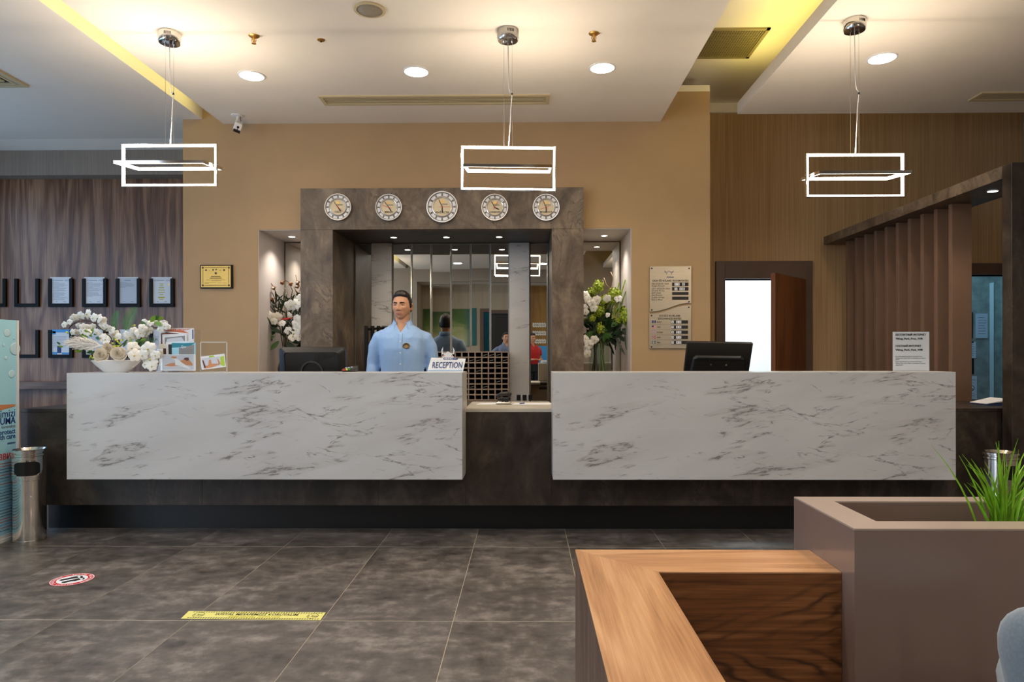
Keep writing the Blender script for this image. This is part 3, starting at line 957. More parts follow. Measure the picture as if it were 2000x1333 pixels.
# return-air grille in the recess
ga, gb = at(1467, 115, 6.22), at(1500, 58, 5.66)
gx1 = 2.02
gr = thing('return_grille', 'mesh return-air grille in the yellow-lit ceiling recess', 'grille', (1.5, 5.9, TOP_Z))
gx0, gy0, gy1 = 1.02, (TOP_Z - CAM_H) * F / (694 - 57), (TOP_Z - CAM_H) * F / (694 - 115)
MB().box(gx0, gx1, gy0, gy0 + 0.03, TOP_Z - 0.012, TOP_Z).box(gx0, gx1, gy1 - 0.03, gy1, TOP_Z - 0.012, TOP_Z).box(gx1 - 0.03, gx1, gy0, gy1, TOP_Z - 0.012, TOP_Z).box(gx0, gx0 + 0.03, gy0, gy1, TOP_Z - 0.012, TOP_Z).build('frame', M['grille'], gr)
MB().box(gx0 + 0.03, gx1 - 0.03, gy0 + 0.03, gy1 - 0.03, TOP_Z - 0.003, TOP_Z - 0.0005).build('duct', M['grille_dark'], gr)
gm = MB()
for q in range(44):
    x = gx0 + 0.03 + (gx1 - gx0 - 0.06) * (q + 0.5) / 44
    gm.box(x - 0.003, x + 0.003, gy0 + 0.03, gy1 - 0.03, TOP_Z - 0.008, TOP_Z - 0.003)
for q in range(24):
    yy = gy0 + 0.03 + (gy1 - gy0 - 0.06) * (q + 0.5) / 24
    gm.box(gx0 + 0.03, gx1 - 0.03, yy - 0.003, yy + 0.003, TOP_Z - 0.0075, TOP_Z - 0.0035)
o = gm.build('mesh', M['grille'], gr)
o['kind'] = 'stuff'

# speaker, sprinklers, detector
y = (CEN_Z - CAM_H) * F / (694 - 16)
c = Vector((at(722, 16, y).x, y, CEN_Z))
sp = thing('ceiling_speaker', 'round grey ceiling loudspeaker at the top edge of the picture', 'speaker', c)
MB().lathe(c, [(0.100, 0), (0.100, -0.008), (0.082, -0.010), (0.082, -0.004)], 32).build('rim', M['ventpaint'], sp, smooth='auto')
MB().lathe(c, [(0.082, -0.001), (0.082, -0.007), (0.04, -0.012), (0.005, -0.013)], 32).build('grille', speckle(mat('speaker_mesh', (150, 138, 120), 0.7), 0.25, 250), sp, smooth=True)
for (p, q, lab) in ((496, 66, 'left'), (1160, 66, 'right')):
    y = (CEN_Z - CAM_H) * F / (694 - q)
    c = Vector((at(p, q, y).x, y, CEN_Z))
    s = thing('sprinkler', 'brass fire sprinkler on the ceiling %s of the middle pendant' % lab, 'sprinkler', c, 'fire sprinklers')
    MB().lathe(c, [(0.036, 0), (0.036, -0.004), (0.024, -0.012), (0.012, -0.012)], 18).build('escutcheon', M['brass'], s, smooth='auto')
    MB().lathe(c, [(0.008, -0.012), (0.008, -0.040)], 10).tube([c + Vector((-0.010, 0, -0.02)), c + Vector((-0.016, 0, -0.035)), c + Vector((-0.004, 0, -0.052))], 0.003, 6).tube([c + Vector((0.010, 0, -0.02)), c + Vector((0.016, 0, -0.035)), c + Vector((0.004, 0, -0.052))], 0.003, 6).build('nozzle', M['brass'], s)
    MB().lathe(c, [(0.016, -0.052), (0.016, -0.055)], 12).build('deflector', M['brass'], s)
y = (CEN_Z - CAM_H) * F / (694 - 75)
c = Vector((at(627, 75, y).x, y, CEN_Z))
s = thing('sensor_rosette', 'tiny brass rosette on the ceiling right of the left sprinkler', 'sensor', c)
MB().lathe(c, [(0.026, 0), (0.026, -0.004), (0.014, -0.010), (0.004, -0.010)], 16).build('rosette', M['brass'], s, smooth='auto')
MB().lathe(c, [(0.006, -0.010), (0.006, -0.016)], 8).build('tip', M['ink'], s)

# security camera
y = (CEN_Z - CAM_H) * F / (694 - 222)
c = Vector((at(463, 222, y).x, y, CEN_Z))
s = thing('security_camera', 'small white security camera hanging from the ceiling corner left', 'camera', c)
MB().lathe(c, [(0.050, 0), (0.050, -0.008), (0.03, -0.012)], 20).build('mount', M['white'], s, smooth='auto')
MB().tube([c + Vector((0.005, 0, -0.01)), c + Vector((0.005, -0.005, -0.075))], 0.011, 10).build('arm', M['white'], s)
dv = Vector((0.30, -0.78, -0.55)).normalized()
ux = Vector((0.85, 0.42, -0.32))
ux = (ux - dv * ux.dot(dv)).normalized()
uz = dv.cross(ux)
if uz.z < 0:
    uz = -uz
hc = c + Vector((0.012, -0.01, -0.105))
MB().obox(hc, ux, dv, uz, 0.032, 0.05, 0.043).build('housing', M['white'], s, bevel=0.010, seg=3)
MB().obox(hc + dv * 0.051 - uz * 0.030, ux, dv, uz, 0.030, 0.002, 0.013).build('sensor_window', M['black'], s)
MB().rings([[hc + dv * h + uz * 0.008 + (ux * math.cos(t) + uz * math.sin(t)) * 0.011 for t in (2 * PI * k / 14 for k in range(14))] for h in (0.049, 0.054)]).build('lens', M['black'], s)
MB().rings([[hc + dv * h - uz * 0.012 + (ux * math.cos(t) + uz * math.sin(t)) * 0.005 for t in (2 * PI * k / 10 for k in range(10))] for h in (0.049, 0.053)]).build('button', M['ink'], s)
MB().tube([c + Vector((0.03, 0, -0.012)), c + Vector((0.032, 0.005, -0.05)), c + Vector((0.02, 0.01, -0.075))], 0.003, 6).build('cable', M['ink'], s)


# ================================================================== PENDANTS
def pendant(cx, y, zt, zb, wd, zc, label, tilt, yaw_in):
    t = thing('pendant_lamp', label, 'pendant lamp', (cx, y, zc), 'rectangular frame pendants')
    C = Vector((cx, y, 0))
    # canopy
    MB().lathe((cx, y, zc), [(0.072, 0), (0.072, -0.062), (0.066, -0.072), (0.02, -0.074)], 32).build('canopy', M['chrome'], t, smooth='auto')
    sl = MB()
    for k in range(6):
        a = -PI / 2 + 0.35 + 0.11 * (k - 3)
        sl.obox((cx + 0.0722 * math.cos(a), y + 0.0722 * math.sin(a), zc - 0.026), (-math.sin(a), math.cos(a), 0), (math.cos(a), math.sin(a), 0), (0, 0, 1), 0.002, 0.0012, 0.009)
    sl.build('canopy_slots', M['ink'], t)
    for dx in (-0.028, 0.028):
        MB().tube([(cx + dx, y, zc - 0.073), (cx + dx, y, zt)], 0.0016, 6).build('suspension_wire', M['chrome'], t)
        MB().lathe((cx + dx, y, zc - 0.074), [(0.006, 0), (0.005, -0.012)], 8).build('wire_grip', M['chrome'], t)
    zm = zc - 0.35 * (zc - zt) - 0.09
    zk = zc - 0.55 * (zc - zt)
    MB().tube([(cx, y, zc - 0.073), (cx + 0.004, y, zm), (cx + 0.012, y, zm - 0.06), (cx + 0.022, y, zk + 0.02), (cx + 0.027, y - 0.002, zk), (cx + 0.018, y, zk - 0.10), (cx + 0.014, y, zk - 0.2), (cx + 0.004, y, zt)], 0.0028, 8).build('power_cord', M['white'], t, smooth=True)
    MB().lathe((cx + 0.027, y - 0.002, zk - 0.006), [(0.006, 0), (0.006, 0.012)], 8).build('cord_clip', M['ink'], t)

    def frame(name, w2, h2, mtx, prof, parent):
        """rectangular ring in local XZ plane: chrome channel outside, diffuser inside"""
        a, b_ = MB(), MB()
        o_, i_, e_ = 0.0, 0.005, 0.016
        for mb, r0, r1, d in ((a, o_, i_, prof), (b_, i_, e_, prof * 0.92)):
            X0, X1, Z0, Z1 = w2 - r0, w2 - r1, h2 - r0, h2 - r1
            mb.box(-X0, X0, -d, d, Z1, Z0).box(-X0, X0, -d, d, -Z0, -Z1).box(-X0, -X1, -d, d, -Z1, Z1).box(X1, X0, -d, d, -Z1, Z1)
        a.xf(mtx).build(name, M['chrome'], parent)
        b_.xf(mtx).build(name + '_diffuser', M['led'], parent)

    zmid = (zt + zb) / 2
    base = Matrix.Translation((cx, y, zmid)) @ Matrix.Rotation(tilt, 4, 'Y')
    frame('outer_frame', wd / 2, (zt - zb) / 2, base, 0.010, t)
    inner = base @ Matrix.Rotation(rad(90) + yaw_in, 4, 'X')
    frame('inner_frame', wd / 2 - 0.028, (zt - zb) / 2, inner, 0.010, t)
    # the strips' own light: upwards from the top bar, downwards from the bottom bar, outwards from the inner frame
    light('pendant_glow', 'AREA', (cx, y, zt + 0.0015), (cx, y, zt + 1), 9.5, WARM2, wd * 0.94, 0.014).rotation_euler = (PI, 0, 0)
    light('pendant_glow', 'AREA', (cx, y, zb - 0.0015), (cx, y, zb - 1), 5.0, WARM2, wd * 0.94, 0.014).rotation_euler = (0, 0, 0)
    for s_ in (-1, 1):
        p0, p1 = base @ Vector((s_ * (wd / 2 + 0.006), 0, 0)), base @ Vector((s_ * (wd / 2 - 0.03), 0, 0))
        MB().tube([p0, p1], 0.006, 10).build('pivot', M['chrome'], t)
    return t


yp = 4.6
for (pc, pt, pb, w0, w1, cy_, lab, tl_, yi, cz) in (
        (331, 282, 365, 238, 424, 50, 'left rectangular glowing frame pendant, in front of the walnut wall', 0.0, rad(6), CEN_Z),
        (992, 286, 373, 899, 1084, 40, 'middle rectangular glowing frame pendant, in front of the clock portal', rad(0.9), rad(8), CEN_Z),
        (1669, 300, 386, 1574, 1766, 44, 'right rectangular glowing frame pendant, near the slatted screen', 0.0, rad(6), RIG_Z)):
    a, b, c_ = at(w0, (pt + pb) / 2, yp), at(w1, (pt + pb) / 2, yp), at(pc, 40, yp)
    cx = (a.x + b.x) / 2
    pendant(c_.x, yp, at(pc, pt, yp).z, at(pc, pb, yp).z, b.x - a.x, cz, lab, tl_, yi)

# ================================================================== RECEPTION COUNTER
YC, YBODY, YK = 4.35, 4.60, 4.757
PT, PB = 1.099, 0.415                       # top and bottom of the marble fronts
WT = 0.85                                   # worktop height
BX0, BX1 = -3.44, 3.60
cb = thing('reception_counter', 'long dark oxide-look counter body on a black plinth behind the marble fronts', 'counter', (0, YBODY, 0))
xs = [BX0, -2.2, -1.0, -0.41, 0.17, 1.4, 2.6, 3.17]
for a, b in zip(xs[:-1], xs[1:]):
    MB().box(a + 0.0006, b - 0.0006, YBODY, YBODY + 0.02, 0.195, WT - 0.025).build('front_panel', M['darkstone'], cb, bevel=0.001)
MB().box(BX0, -3.26, YBODY + 0.02, 7.2, 0.195, WT - 0.025).build('end_panel', M['darkstone'], cb)
MB().box(BX0 + 0.08, 3.1, YK, YK + 0.02, 0, 0.195).build('plinth', M['black'], cb)
MB().box(BX0 + 0.09, -3.27, YK + 0.02, 7.1, 0, 0.195).build('plinth', M['black'], cb)
MB().box(-3.25, 3.02, YBODY + 0.021, YBODY + 0.04, 0.195, WT - 0.025).build('back_panel', M['cubby'], cb)
wt = thing('worktop', 'dark worktop of the left counter wing beside the walnut wall', 'worktop', (-3.2, 5.5, WT))
MB().box(BX0, -3.25, YBODY - 0.002, 7.2, WT - 0.024, WT).box(-3.25, -0.42, YBODY - 0.002, 5.2, WT - 0.024, WT).build('slab', M['darkstone'], wt, bevel=0.002)
wt = MB().box(-0.418, 0.178, YBODY - 0.004, 5.28, WT - 0.024, WT).build('worktop', M['worktop'], bevel=0.002)
tag(wt, 'pale grey-beige worktop in the gap between the two marble fronts', 'worktop')
wt = thing('worktop', 'dark worktop of the right counter wing under the slatted screen', 'worktop', (3.3, 5.5, WT))
MB().box(0.18, 3.12, YBODY - 0.002, 5.2, WT - 0.024, WT).box(3.12, BX1, YBODY - 0.002, 7.3, WT - 0.024, WT).build('slab', M['darkstone'], wt, bevel=0.002)
w2 = thing('counter_wing', 'dark side wing of the counter running back under the slatted screen', 'counter', (3.4, 5.8, 0))
MB().box(3.171, BX1, YBODY, YBODY + 0.02, 0.195, WT - 0.025).build('front_panel', M['darkstone'], w2)
MB().box(3.12, 3.14, YBODY + 0.02, 7.3, 0.195, WT - 0.025).box(BX1 - 0.02, BX1, YBODY + 0.02, 7.3, 0.195, WT - 0.025).build('side_panel', M['darkstone'], w2)
MB().box(3.17, BX1 - 0.05, YK, 7.25, 0, 0.195).build('plinth', M['black'], w2)

for (a, b, lab) in ((130, 903, 'long white veined marble front with a drilled-looking slab edge, the left one carrying the flower bowl'),
                    (1080, 1867, 'long white veined marble front, the right one carrying the printed sheet')):
    lab = lab.replace(' with a drilled-looking slab edge', '')
    x0, x1 = at(a, 830, YC).x, at(b, 830, YC).x
    t = thing('marble_counter', lab, 'counter front', ((x0 + x1) / 2, YC, 0), 'marble counter fronts')
    MB().box(x0, x1, YC, YC + 0.02, PB, PT).build('front_panel', M['marble'], t, bevel=0.0015)
    MB().box(x0, x1, YC + 0.0205, 4.68, PT - 0.02, PT).build('top_panel', M['marble'], t, bevel=0.0015)
    MB().box(x0, x0 + 0.02, YC + 0.0205, YBODY - 0.006, PB, PT - 0.0205).build('end_panel', M['marble'], t)
    MB().box(x1 - 0.02, x1, YC + 0.0205, YBODY - 0.006, PB, PT - 0.0205).build('end_panel', M['marble'], t)
    MB().box(x0, x1, YBODY - 0.005, 4.68, WT + 0.001, PT - 0.0205).build('back_panel', M['worktop'], t)
    MB().box(x0 + 0.02, x1 - 0.02, YC + 0.0205, YBODY - 0.006, PB, PB + 0.018).build('bottom_panel', M['marble'], t)

# drawer units on the staff side (seen in the mirror)
for (x0, lab) in ((0.02, 'taupe drawer unit under the right counter, seen in the mirror'), (-0.95, 'taupe drawer unit under the left counter, on the staff side')):
    t = thing('drawer_unit', lab, 'drawers', (x0 + 0.25, 4.9, 0), 'staff drawer units')
    MB().box(x0, x0 + 0.5, 4.80, 5.12, 0.03, 0.82).build('body', M['cubby'], t)
    for q in range(3):
        z0 = 0.05 + q * 0.257
        d_ = MB().box(x0 + 0.005, x0 + 0.495, 5.12, 5.14, z0, z0 + 0.25).build('drawer', M['cubby'], t)
        MB().box(x0 + 0.15, x0 + 0.35, 5.14, 5.143, z0 + 0.19, z0 + 0.22).build('handle', M['black'], d_)
    for (u, v) in ((0.05, 4.85), (0.45, 4.85), (0.05, 5.08), (0.45, 5.08)):
        MB().lathe((x0 + u, v, 0), [(0.02, 0), (0.02, 0.03)], 10).build('foot', M['black'], t)

# ================================================================== SLATTED SCREEN AND COLUMN
CXs = at(1976.5, 600, 4.45).x
BZ1, BZ0 = at(1978, 317, 4.45).z, 2.368
pf = thing('stone_portal_frame', 'dark oxide-look column and beam frame at the right end of the counter', 'frame', (CXs, 4.45, 0))
MB().box(CXs, CXs + 0.45, 4.45, 4.54, 0, BZ1).build('column', M['darkstone'], pf, bevel=0.002)
MB().box(CXs, CXs + 0.37, 4.5405, 7.24, BZ0, BZ1).build('beam', M['portal'], pf, bevel=0.002)
downlight('spotlight', Vector((at(1939, 378, 4.86).x, 4.86, BZ0)), 0.032, 'small recessed spotlight under the dark beam at the right', 'beam spotlights', 10, 110)
sc = thing('slatted_screen', 'screen of brown upright slats standing on the right counter wing', 'screen', (3.34, 6.2, WT))
for q, p in enumerate((1854, 1826.4, 1800, 1775, 1751.8, 1729, 1707.9, 1688, 1670.4, 1653.5)):
    y = 5.27 + 0.188 * q
    MB().box(3.262, 3.412, y, y + 0.045, WT, BZ0 - 0.0005).build('slat', M['slat'], sc, bevel=0.002)

# folder on the wing
t = thing('folder', 'open dark blue folder with pale pages lying on the right counter wing', 'folder', (at(1945, 792, 4.9).x, 4.9, WT))
ax, bx = at(1921, 793, 4.9).x, at(1962, 793, 4.9).x
MB().add([(ax, 4.85, WT + 0.002), (bx, 4.80, WT + 0.002), (bx, 5.05, WT + 0.002), (ax, 5.05, WT + 0.002), (ax, 4.85, WT + 0.006), (bx, 4.80, WT + 0.010), (bx, 5.05, WT + 0.010), (ax, 5.05, WT + 0.006)],
         [(0, 1, 2, 3), (4, 5, 6, 7), (0, 1, 5, 4), (1, 2, 6, 5), (2, 3, 7, 6), (3, 0, 4, 7)]).build('cover', M['navy'], t)
MB().add([(ax, 4.87, WT + 0.008), (bx, 4.83, WT + 0.035), (bx, 5.05, WT + 0.035), (ax, 5.05, WT + 0.008), (ax, 4.87, WT + 0.011), (bx, 4.83, WT + 0.046), (bx, 5.05, WT + 0.046), (ax, 5.05, WT + 0.011)],
         [(0, 1, 2, 3), (4, 5, 6, 7), (0, 1, 5, 4), (1, 2, 6, 5), (2, 3, 7, 6), (3, 0, 4, 7)]).build('pages', M['paper'], t)

# ================================================================== CLOCKS
def clock(px_, py_, r, city, label, hh, mm, ss):
    c = at(px_, py_, YP)
    t = thing('wall_clock', label, 'clock', c, 'world time clocks')
    MB().lathe(c, [(r, 0), (r, 0.018), (r * 0.97, 0.026), (r * 0.90, 0.026), (r * 0.885, 0.013)], 48, axis='Y', cap=False).build('rim', M['silver'], t, smooth='auto')
    MB().lathe(c, [(r * 0.89, 0.012), (r * 0.89, 0.014)], 48, axis='Y').build('hour_ring', M['clockring'], t)
    MB().lathe(c, [(r * 0.63, 0.0142), (r * 0.63, 0.020), (r * 0.59, 0.022), (r * 0.56, 0.020), (r * 0.56, 0.0142)], 40, axis='Y', cap=False).build('inner_rim', M['silver'], t, smooth='auto')
    MB().lathe(c, [(r * 0.56, 0.0142), (r * 0.56, 0.0155)], 40, axis='Y').build('dial', mat('champagne_dial', (222, 196, 150), 0.4, 0.4) if 'dial' not in M else M['dial'], t)
    for k in range(12):
        a0 = PI / 2 - (k + 0.5) * PI / 6
        seg = []
        w_ = 0.185
        outl = [(rr * math.cos(a0 + d), rr * math.sin(a0 + d)) for rr, ds in ((r * 0.845, (-w_, -w_ / 3, w_ / 3, w_)), (r * 0.675, (w_, w_ / 3, -w_ / 3, -w_))) for d in ds]
        MB().prism(outl, 0.014, 0.0165, lambda a, b, h: c + Vector((a, -h, b))).build('hour_window', M['paper'], t)
        num = str(12 if k == 0 else k)
        an = PI / 2 - k * PI / 6
        text(num, r * 0.15, c + Vector((r * 0.76 * math.cos(an), -0.0166, r * 0.76 * math.sin(an) - r * 0.05)), M['ink'], t, 'numeral', align='CENTER')
    # crown emblem, name line, city
    cr = [(-0.10, 0.26), (0.10, 0.26), (0.15, 0.42), (0.06, 0.33), (0.0, 0.46), (-0.06, 0.33), (-0.15, 0.42)]
    MB().prism([(a * r, b * r) for a, b in cr], 0.0156, 0.0162, lambda a, b, h: c + Vector((a, -h, b))).build('emblem', M['brass'], t)
    text('VIKING', r * 0.13, c + Vector((r * 0.13, -0.0164, r * 0.12)), M['ink'], t, align='CENTER')
    text(city, r * 0.19, c + Vector((0, -0.0164, -r * 0.40)), M['ink'], t, align='CENTER', bold=0.0004)

    def hand(name, ang, length, wd, tail, m, h):
        d = Vector((math.sin(ang), 0, math.cos(ang)))
        n = Vector((d.z, 0, -d.x))
        o = c + Vector((0, -h, 0))
        MB().add([o - d * tail - n * wd * 0.6, o + d * length * 0.75 - n * wd, o + d * length, o + d * length * 0.75 + n * wd, o - d * tail + n * wd * 0.6,
                  o - d * tail - n * wd * 0.6 + Vector((0, -0.0008, 0)), o + d * length * 0.75 - n * wd + Vector((0, -0.0008, 0)), o + d * length + Vector((0, -0.0008, 0)), o + d * length * 0.75 + n * wd + Vector((0, -0.0008, 0)), o - d * tail + n * wd * 0.6 + Vector((0, -0.0008, 0))],
                 [(0, 1, 2, 3, 4), (9, 8, 7, 6, 5)] + [(i, (i + 1) % 5, 5 + (i + 1) % 5, 5 + i) for i in range(5)]).build(name, m, t)
    hand('hour_hand', (hh + mm / 60) / 12 * 2 * PI, r * 0.40, 0.0055, r * 0.08, M['ink'], 0.0168)
    hand('minute_hand', mm / 60 * 2 * PI, r * 0.56, 0.0032, r * 0.10, M['ink'], 0.018)
    hand('second_hand', ss / 60 * 2 * PI, r * 0.55, 0.0012, r * 0.24, M['red'], 0.0192)
    MB().lathe(c, [(0.006, 0.0165), (0.006, 0.021)], 12, axis='Y').build('hub', M['red'], t)


M['dial'] = mat('champagne_dial', (220, 202, 166), 0.6)
for a in ((661, 405.5, 0.1275, 'OSLO', 'round chrome wall clock lettered OSLO', 4, 54, 22), (760, 406, 0.1265, 'BERLIN', 'round chrome wall clock lettered BERLIN', 4, 54, 48),
          (864, 405, 0.149, 'ANTALYA', 'largest round chrome wall clock, lettered ANTALYA', 5, 56, 15), (966.5, 406, 0.127, 'LONDON', 'round chrome wall clock lettered LONDON', 3, 55, 5),
          (1066.5, 406, 0.1275, 'MOSKOVA', 'round chrome wall clock lettered MOSKOVA', 5, 56, 42)):
    clock(*a)

# ================================================================== WALL BOARDS
# gold plaque
c0, c1 = at(393, 564, YB), at(456, 518, YB)
pq = thing('award_plaque', 'small dark plaque with an engraved gold plate on the beige wall', 'plaque', ((c0.x + c1.x) / 2, YB, c0.z))
MB().box(c0.x, c1.x, YB - 0.022, YB - 0.0005, c0.z, c1.z).build('board', M['blackwood'], pq, bevel=0.003)
g0, g1 = at(395, 562, YB), at(452.5, 520, YB)
MB().box(g0.x, g1.x, YB - 0.024, YB - 0.0221, g0.z, g1.z).build('plate', M['plaque'], pq)
w_, h_ = g1.x - g0.x, g1.z - g0.z
yq = YB - 0.0245


def pl(u0, u1, v0, v1, mb):
    mb.box(g0.x + u0 * w_, g0.x + u1 * w_, yq - 0.0004, yq, g1.z - v1 * h_, g1.z - v0 * h_)


mb = MB()
for u0, u1, v0, v1 in ((0.12, 0.88, 0.075, 0.10), (0.12, 0.88, 0.90, 0.925), (0.06, 0.075, 0.16, 0.84), (0.925, 0.94, 0.16, 0.84)):
    pl(u0, u1, v0, v1, mb)
for u in (0.06, 0.94):
    for v in (0.09, 0.91):
        mb.lathe((g0.x + u * w_, yq, g1.z - v * h_), [(0.010, 0), (0.010, 0.0004)], 12, axis='Y')
mb.build('border', M['plaqueink'], pq)
mb = MB()
for u, v, s in ((0.17, 0.20, 0.009), (0.41, 0.19, 0.009), (0.51, 0.18, 0.008), (0.78, 0.20, 0.010), (0.50, 0.35, 0.012)):
    mb.lathe((g0.x + u * w_, yq, g1.z - v * h_), [(s, 0), (s, 0.0004)], 6, axis='Y')
pl(0.60, 0.69, 0.20, 0.215, mb)
pl(0.27, 0.31, 0.20, 0.215, mb)
mb.build('emblem', M['plaqueink'], pq)
mb = MB()
for u0, u1, v in ((0.34, 0.66, 0.50), (0.30, 0.70, 0.575), (0.18, 0.82, 0.66), (0.36, 0.70, 0.70), (0.13, 0.52, 0.78), (0.13, 0.27, 0.82), (0.56, 0.70, 0.80), (0.72, 0.87, 0.80)):
    n = int((u1 - u0) / 0.035)
    for q in range(n):
        uu = u0 + (u1 - u0) * q / n
        pl(uu, uu + (u1 - u0) / n * 0.8, v - (0.018 if v < 0.6 else 0.007), v + (0.018 if v < 0.6 else 0.007), mb)
mb.build('engraved_lines', M['plaqueink'], pq)

# steel rate boards
bx = lambda u: at(1268 + u * (1350 - 1268), 600, YB).x
bz = lambda py: at(1309, py, YB).z
x0, x1 = at(1268.5, 600, YB).x, at(1349.5, 600, YB).x
W = x1 - x0
wave = lambda u: 0.5 - 0.5 * math.cos(PI * min(1, max(0, (u - 0.05) / 0.9)))
t1 = thing('room_rate_board', 'upper brushed steel board lettered ROOM RATES with a wavy lower edge', 'sign', (x0 + W / 2, YB, bz(606)))
n = 24
ol = [(x0, bz(521)), (x1, bz(521))] + [(x0 + W * (1 - i / n), bz(609) + (bz(592.5) - bz(609)) * wave(1 - i / n)) for i in range(n + 1)]
mp = lambda a, b, h: Vector((a, YB - h, b))
MB().prism(ol, 0.012, 0.015, mp).build('plate', M['steel'], t1)
for (px_, py_) in ((1272.5, 525), (1345, 525), (1345, 590), (1272.5, 606)):
    MB().lathe(at(px_, py_, YB - 0.0005), [(0.007, 0), (0.007, 0.018)], 12, axis='Y').build('standoff', M['ink'], t1)
t2 = thing('exchange_rate_board', 'lower brushed steel board lettered EXCHANGE RATES with five small flags', 'sign', (x0 + W / 2, YB, bz(681)))
x0b = at(1267.5, 640, YB).x
x1b = at(1349, 640, YB).x
ol = [(x0b, bz(681)), (x1b, bz(681))] + [(x1b + (x0b - x1b) * i / n, bz(613.5) + (bz(597) - bz(613.5)) * wave(1 - i / n)) for i in range(n + 1)]
MB().prism(ol, 0.012, 0.015, mp).build('plate', M['steel'], t2)
for (px_, py_) in ((1344.5, 601), (1272, 617), (1272, 678), (1344.5, 678)):
    MB().lathe(at(px_, py_, YB - 0.0005), [(0.007, 0), (0.007, 0.018)], 12, axis='Y').build('standoff', M['ink'], t2)
YT = YB - 0.0165


def btext(s, px_, py_, size, par, m=None, align='LEFT', width=None, bold=0.0):
    p = at(px_, py_, YT)
    return text(s, size, (p.x, YT, p.z), m or M['ink'], par, 'lettering', None, align, width, bold)


pm = 6.42 / F
btext('VIKING', 1309, 543, 0.018, t1, M['navy'], 'CENTER', 14 * pm, 0.0004)
mpe = lambda a, b, h: Vector((at(1306, 537, YB).x + a, YB - h, bz(537) + b))
eo = MB().prism([(0.026 * math.cos(q), 0.034 * math.sin(q)) for q in (PI * k / 12 for k in range(13))] + [(-0.022, 0), (-0.018, 0.010)] + [(-0.020 * math.cos(q), 0.006 + 0.022 * math.sin(q)) for q in (PI * k / 8 for k in range(9))] + [(0.022, 0)], 0.0155, 0.0165, mpe).build('emblem', M['greyink'], t1)
for s_ in (-1, 1):
    MB().prism([(s_ * a_, b_) for a_, b_ in ((0.024, 0.016), (0.040, 0.020), (0.046, 0.044), (0.036, 0.030), (0.022, 0.026))], 0.0155, 0.0165, mpe).build('horn', M['greyink'], eo)
btext('ODA FİYATLARI / ROOM RATES', 1274, 550.5, 0.024, t1, width=70 * pm, bold=0.0003)
for s1, s2, y1 in (('TEK KİŞİLİK ODA', 'Single Room', 556), ('ÇİFT KİŞİLİK ODA', 'Double Room', 565.5), ('SUIT ODA', 'Suit Room', 574), ('İLAVE YATAK', 'Extra Bed', 583)):
    btext(s1, 1272.5, y1, 0.019, t1, width=len(s1) * 2.25 * pm)
    btext(s2, 1272.5, y1 + 4, 0.018, t1, width=len(s2) * 2.25 * pm)


def digits(par, px0, px1, py0, py1, cells):
    p0, p1 = at(px0, py1, YB), at(px1, py0, YB)
    w = MB().box(p0.x, p1.x, YB - 0.0158, YB - 0.0151, p0.z, p1.z).build('display', M['ink'], par)
    for (u0, u1, s) in cells:
        a, b = p0.x + (p1.x - p0.x) * u0, p0.x + (p1.x - p0.x) * u1
        MB().box(a, b, YB - 0.0166, YB - 0.0159, p0.z + 0.004, p1.z - 0.004).build('digit_tile', M['paper'], w)
        if s:
            text(s, (p1.z - p0.z) * 0.8, ((a + b) / 2, YB - 0.0168, p0.z + (p1.z - p0.z) * 0.22), M['ink'], w, 'digit', align='CENTER')


digits(t1, 1312, 1344, 552.5, 559.5, [(0.15, 0.30, '1'), (0.30, 0.45, '5'), (0.62, 0.77, '€')])
digits(t1, 1312, 1344, 561.5, 568.5, [(0.15, 0.32, '2'), (0.45, 0.60, '0'), (0.62, 0.77, '€')])
digits(t1, 1312, 1344, 571, 577, [])
digits(t1, 1312, 1344, 580, 586.5, [])
btext('DÖVİZ KURLARI', 1308, 619, 0.024, t2, align='CENTER', width=40 * pm, bold=0.0003)
btext('EXCHANGE RATES', 1308, 624.5, 0.024, t2, align='CENTER', width=45 * pm, bold=0.0003)


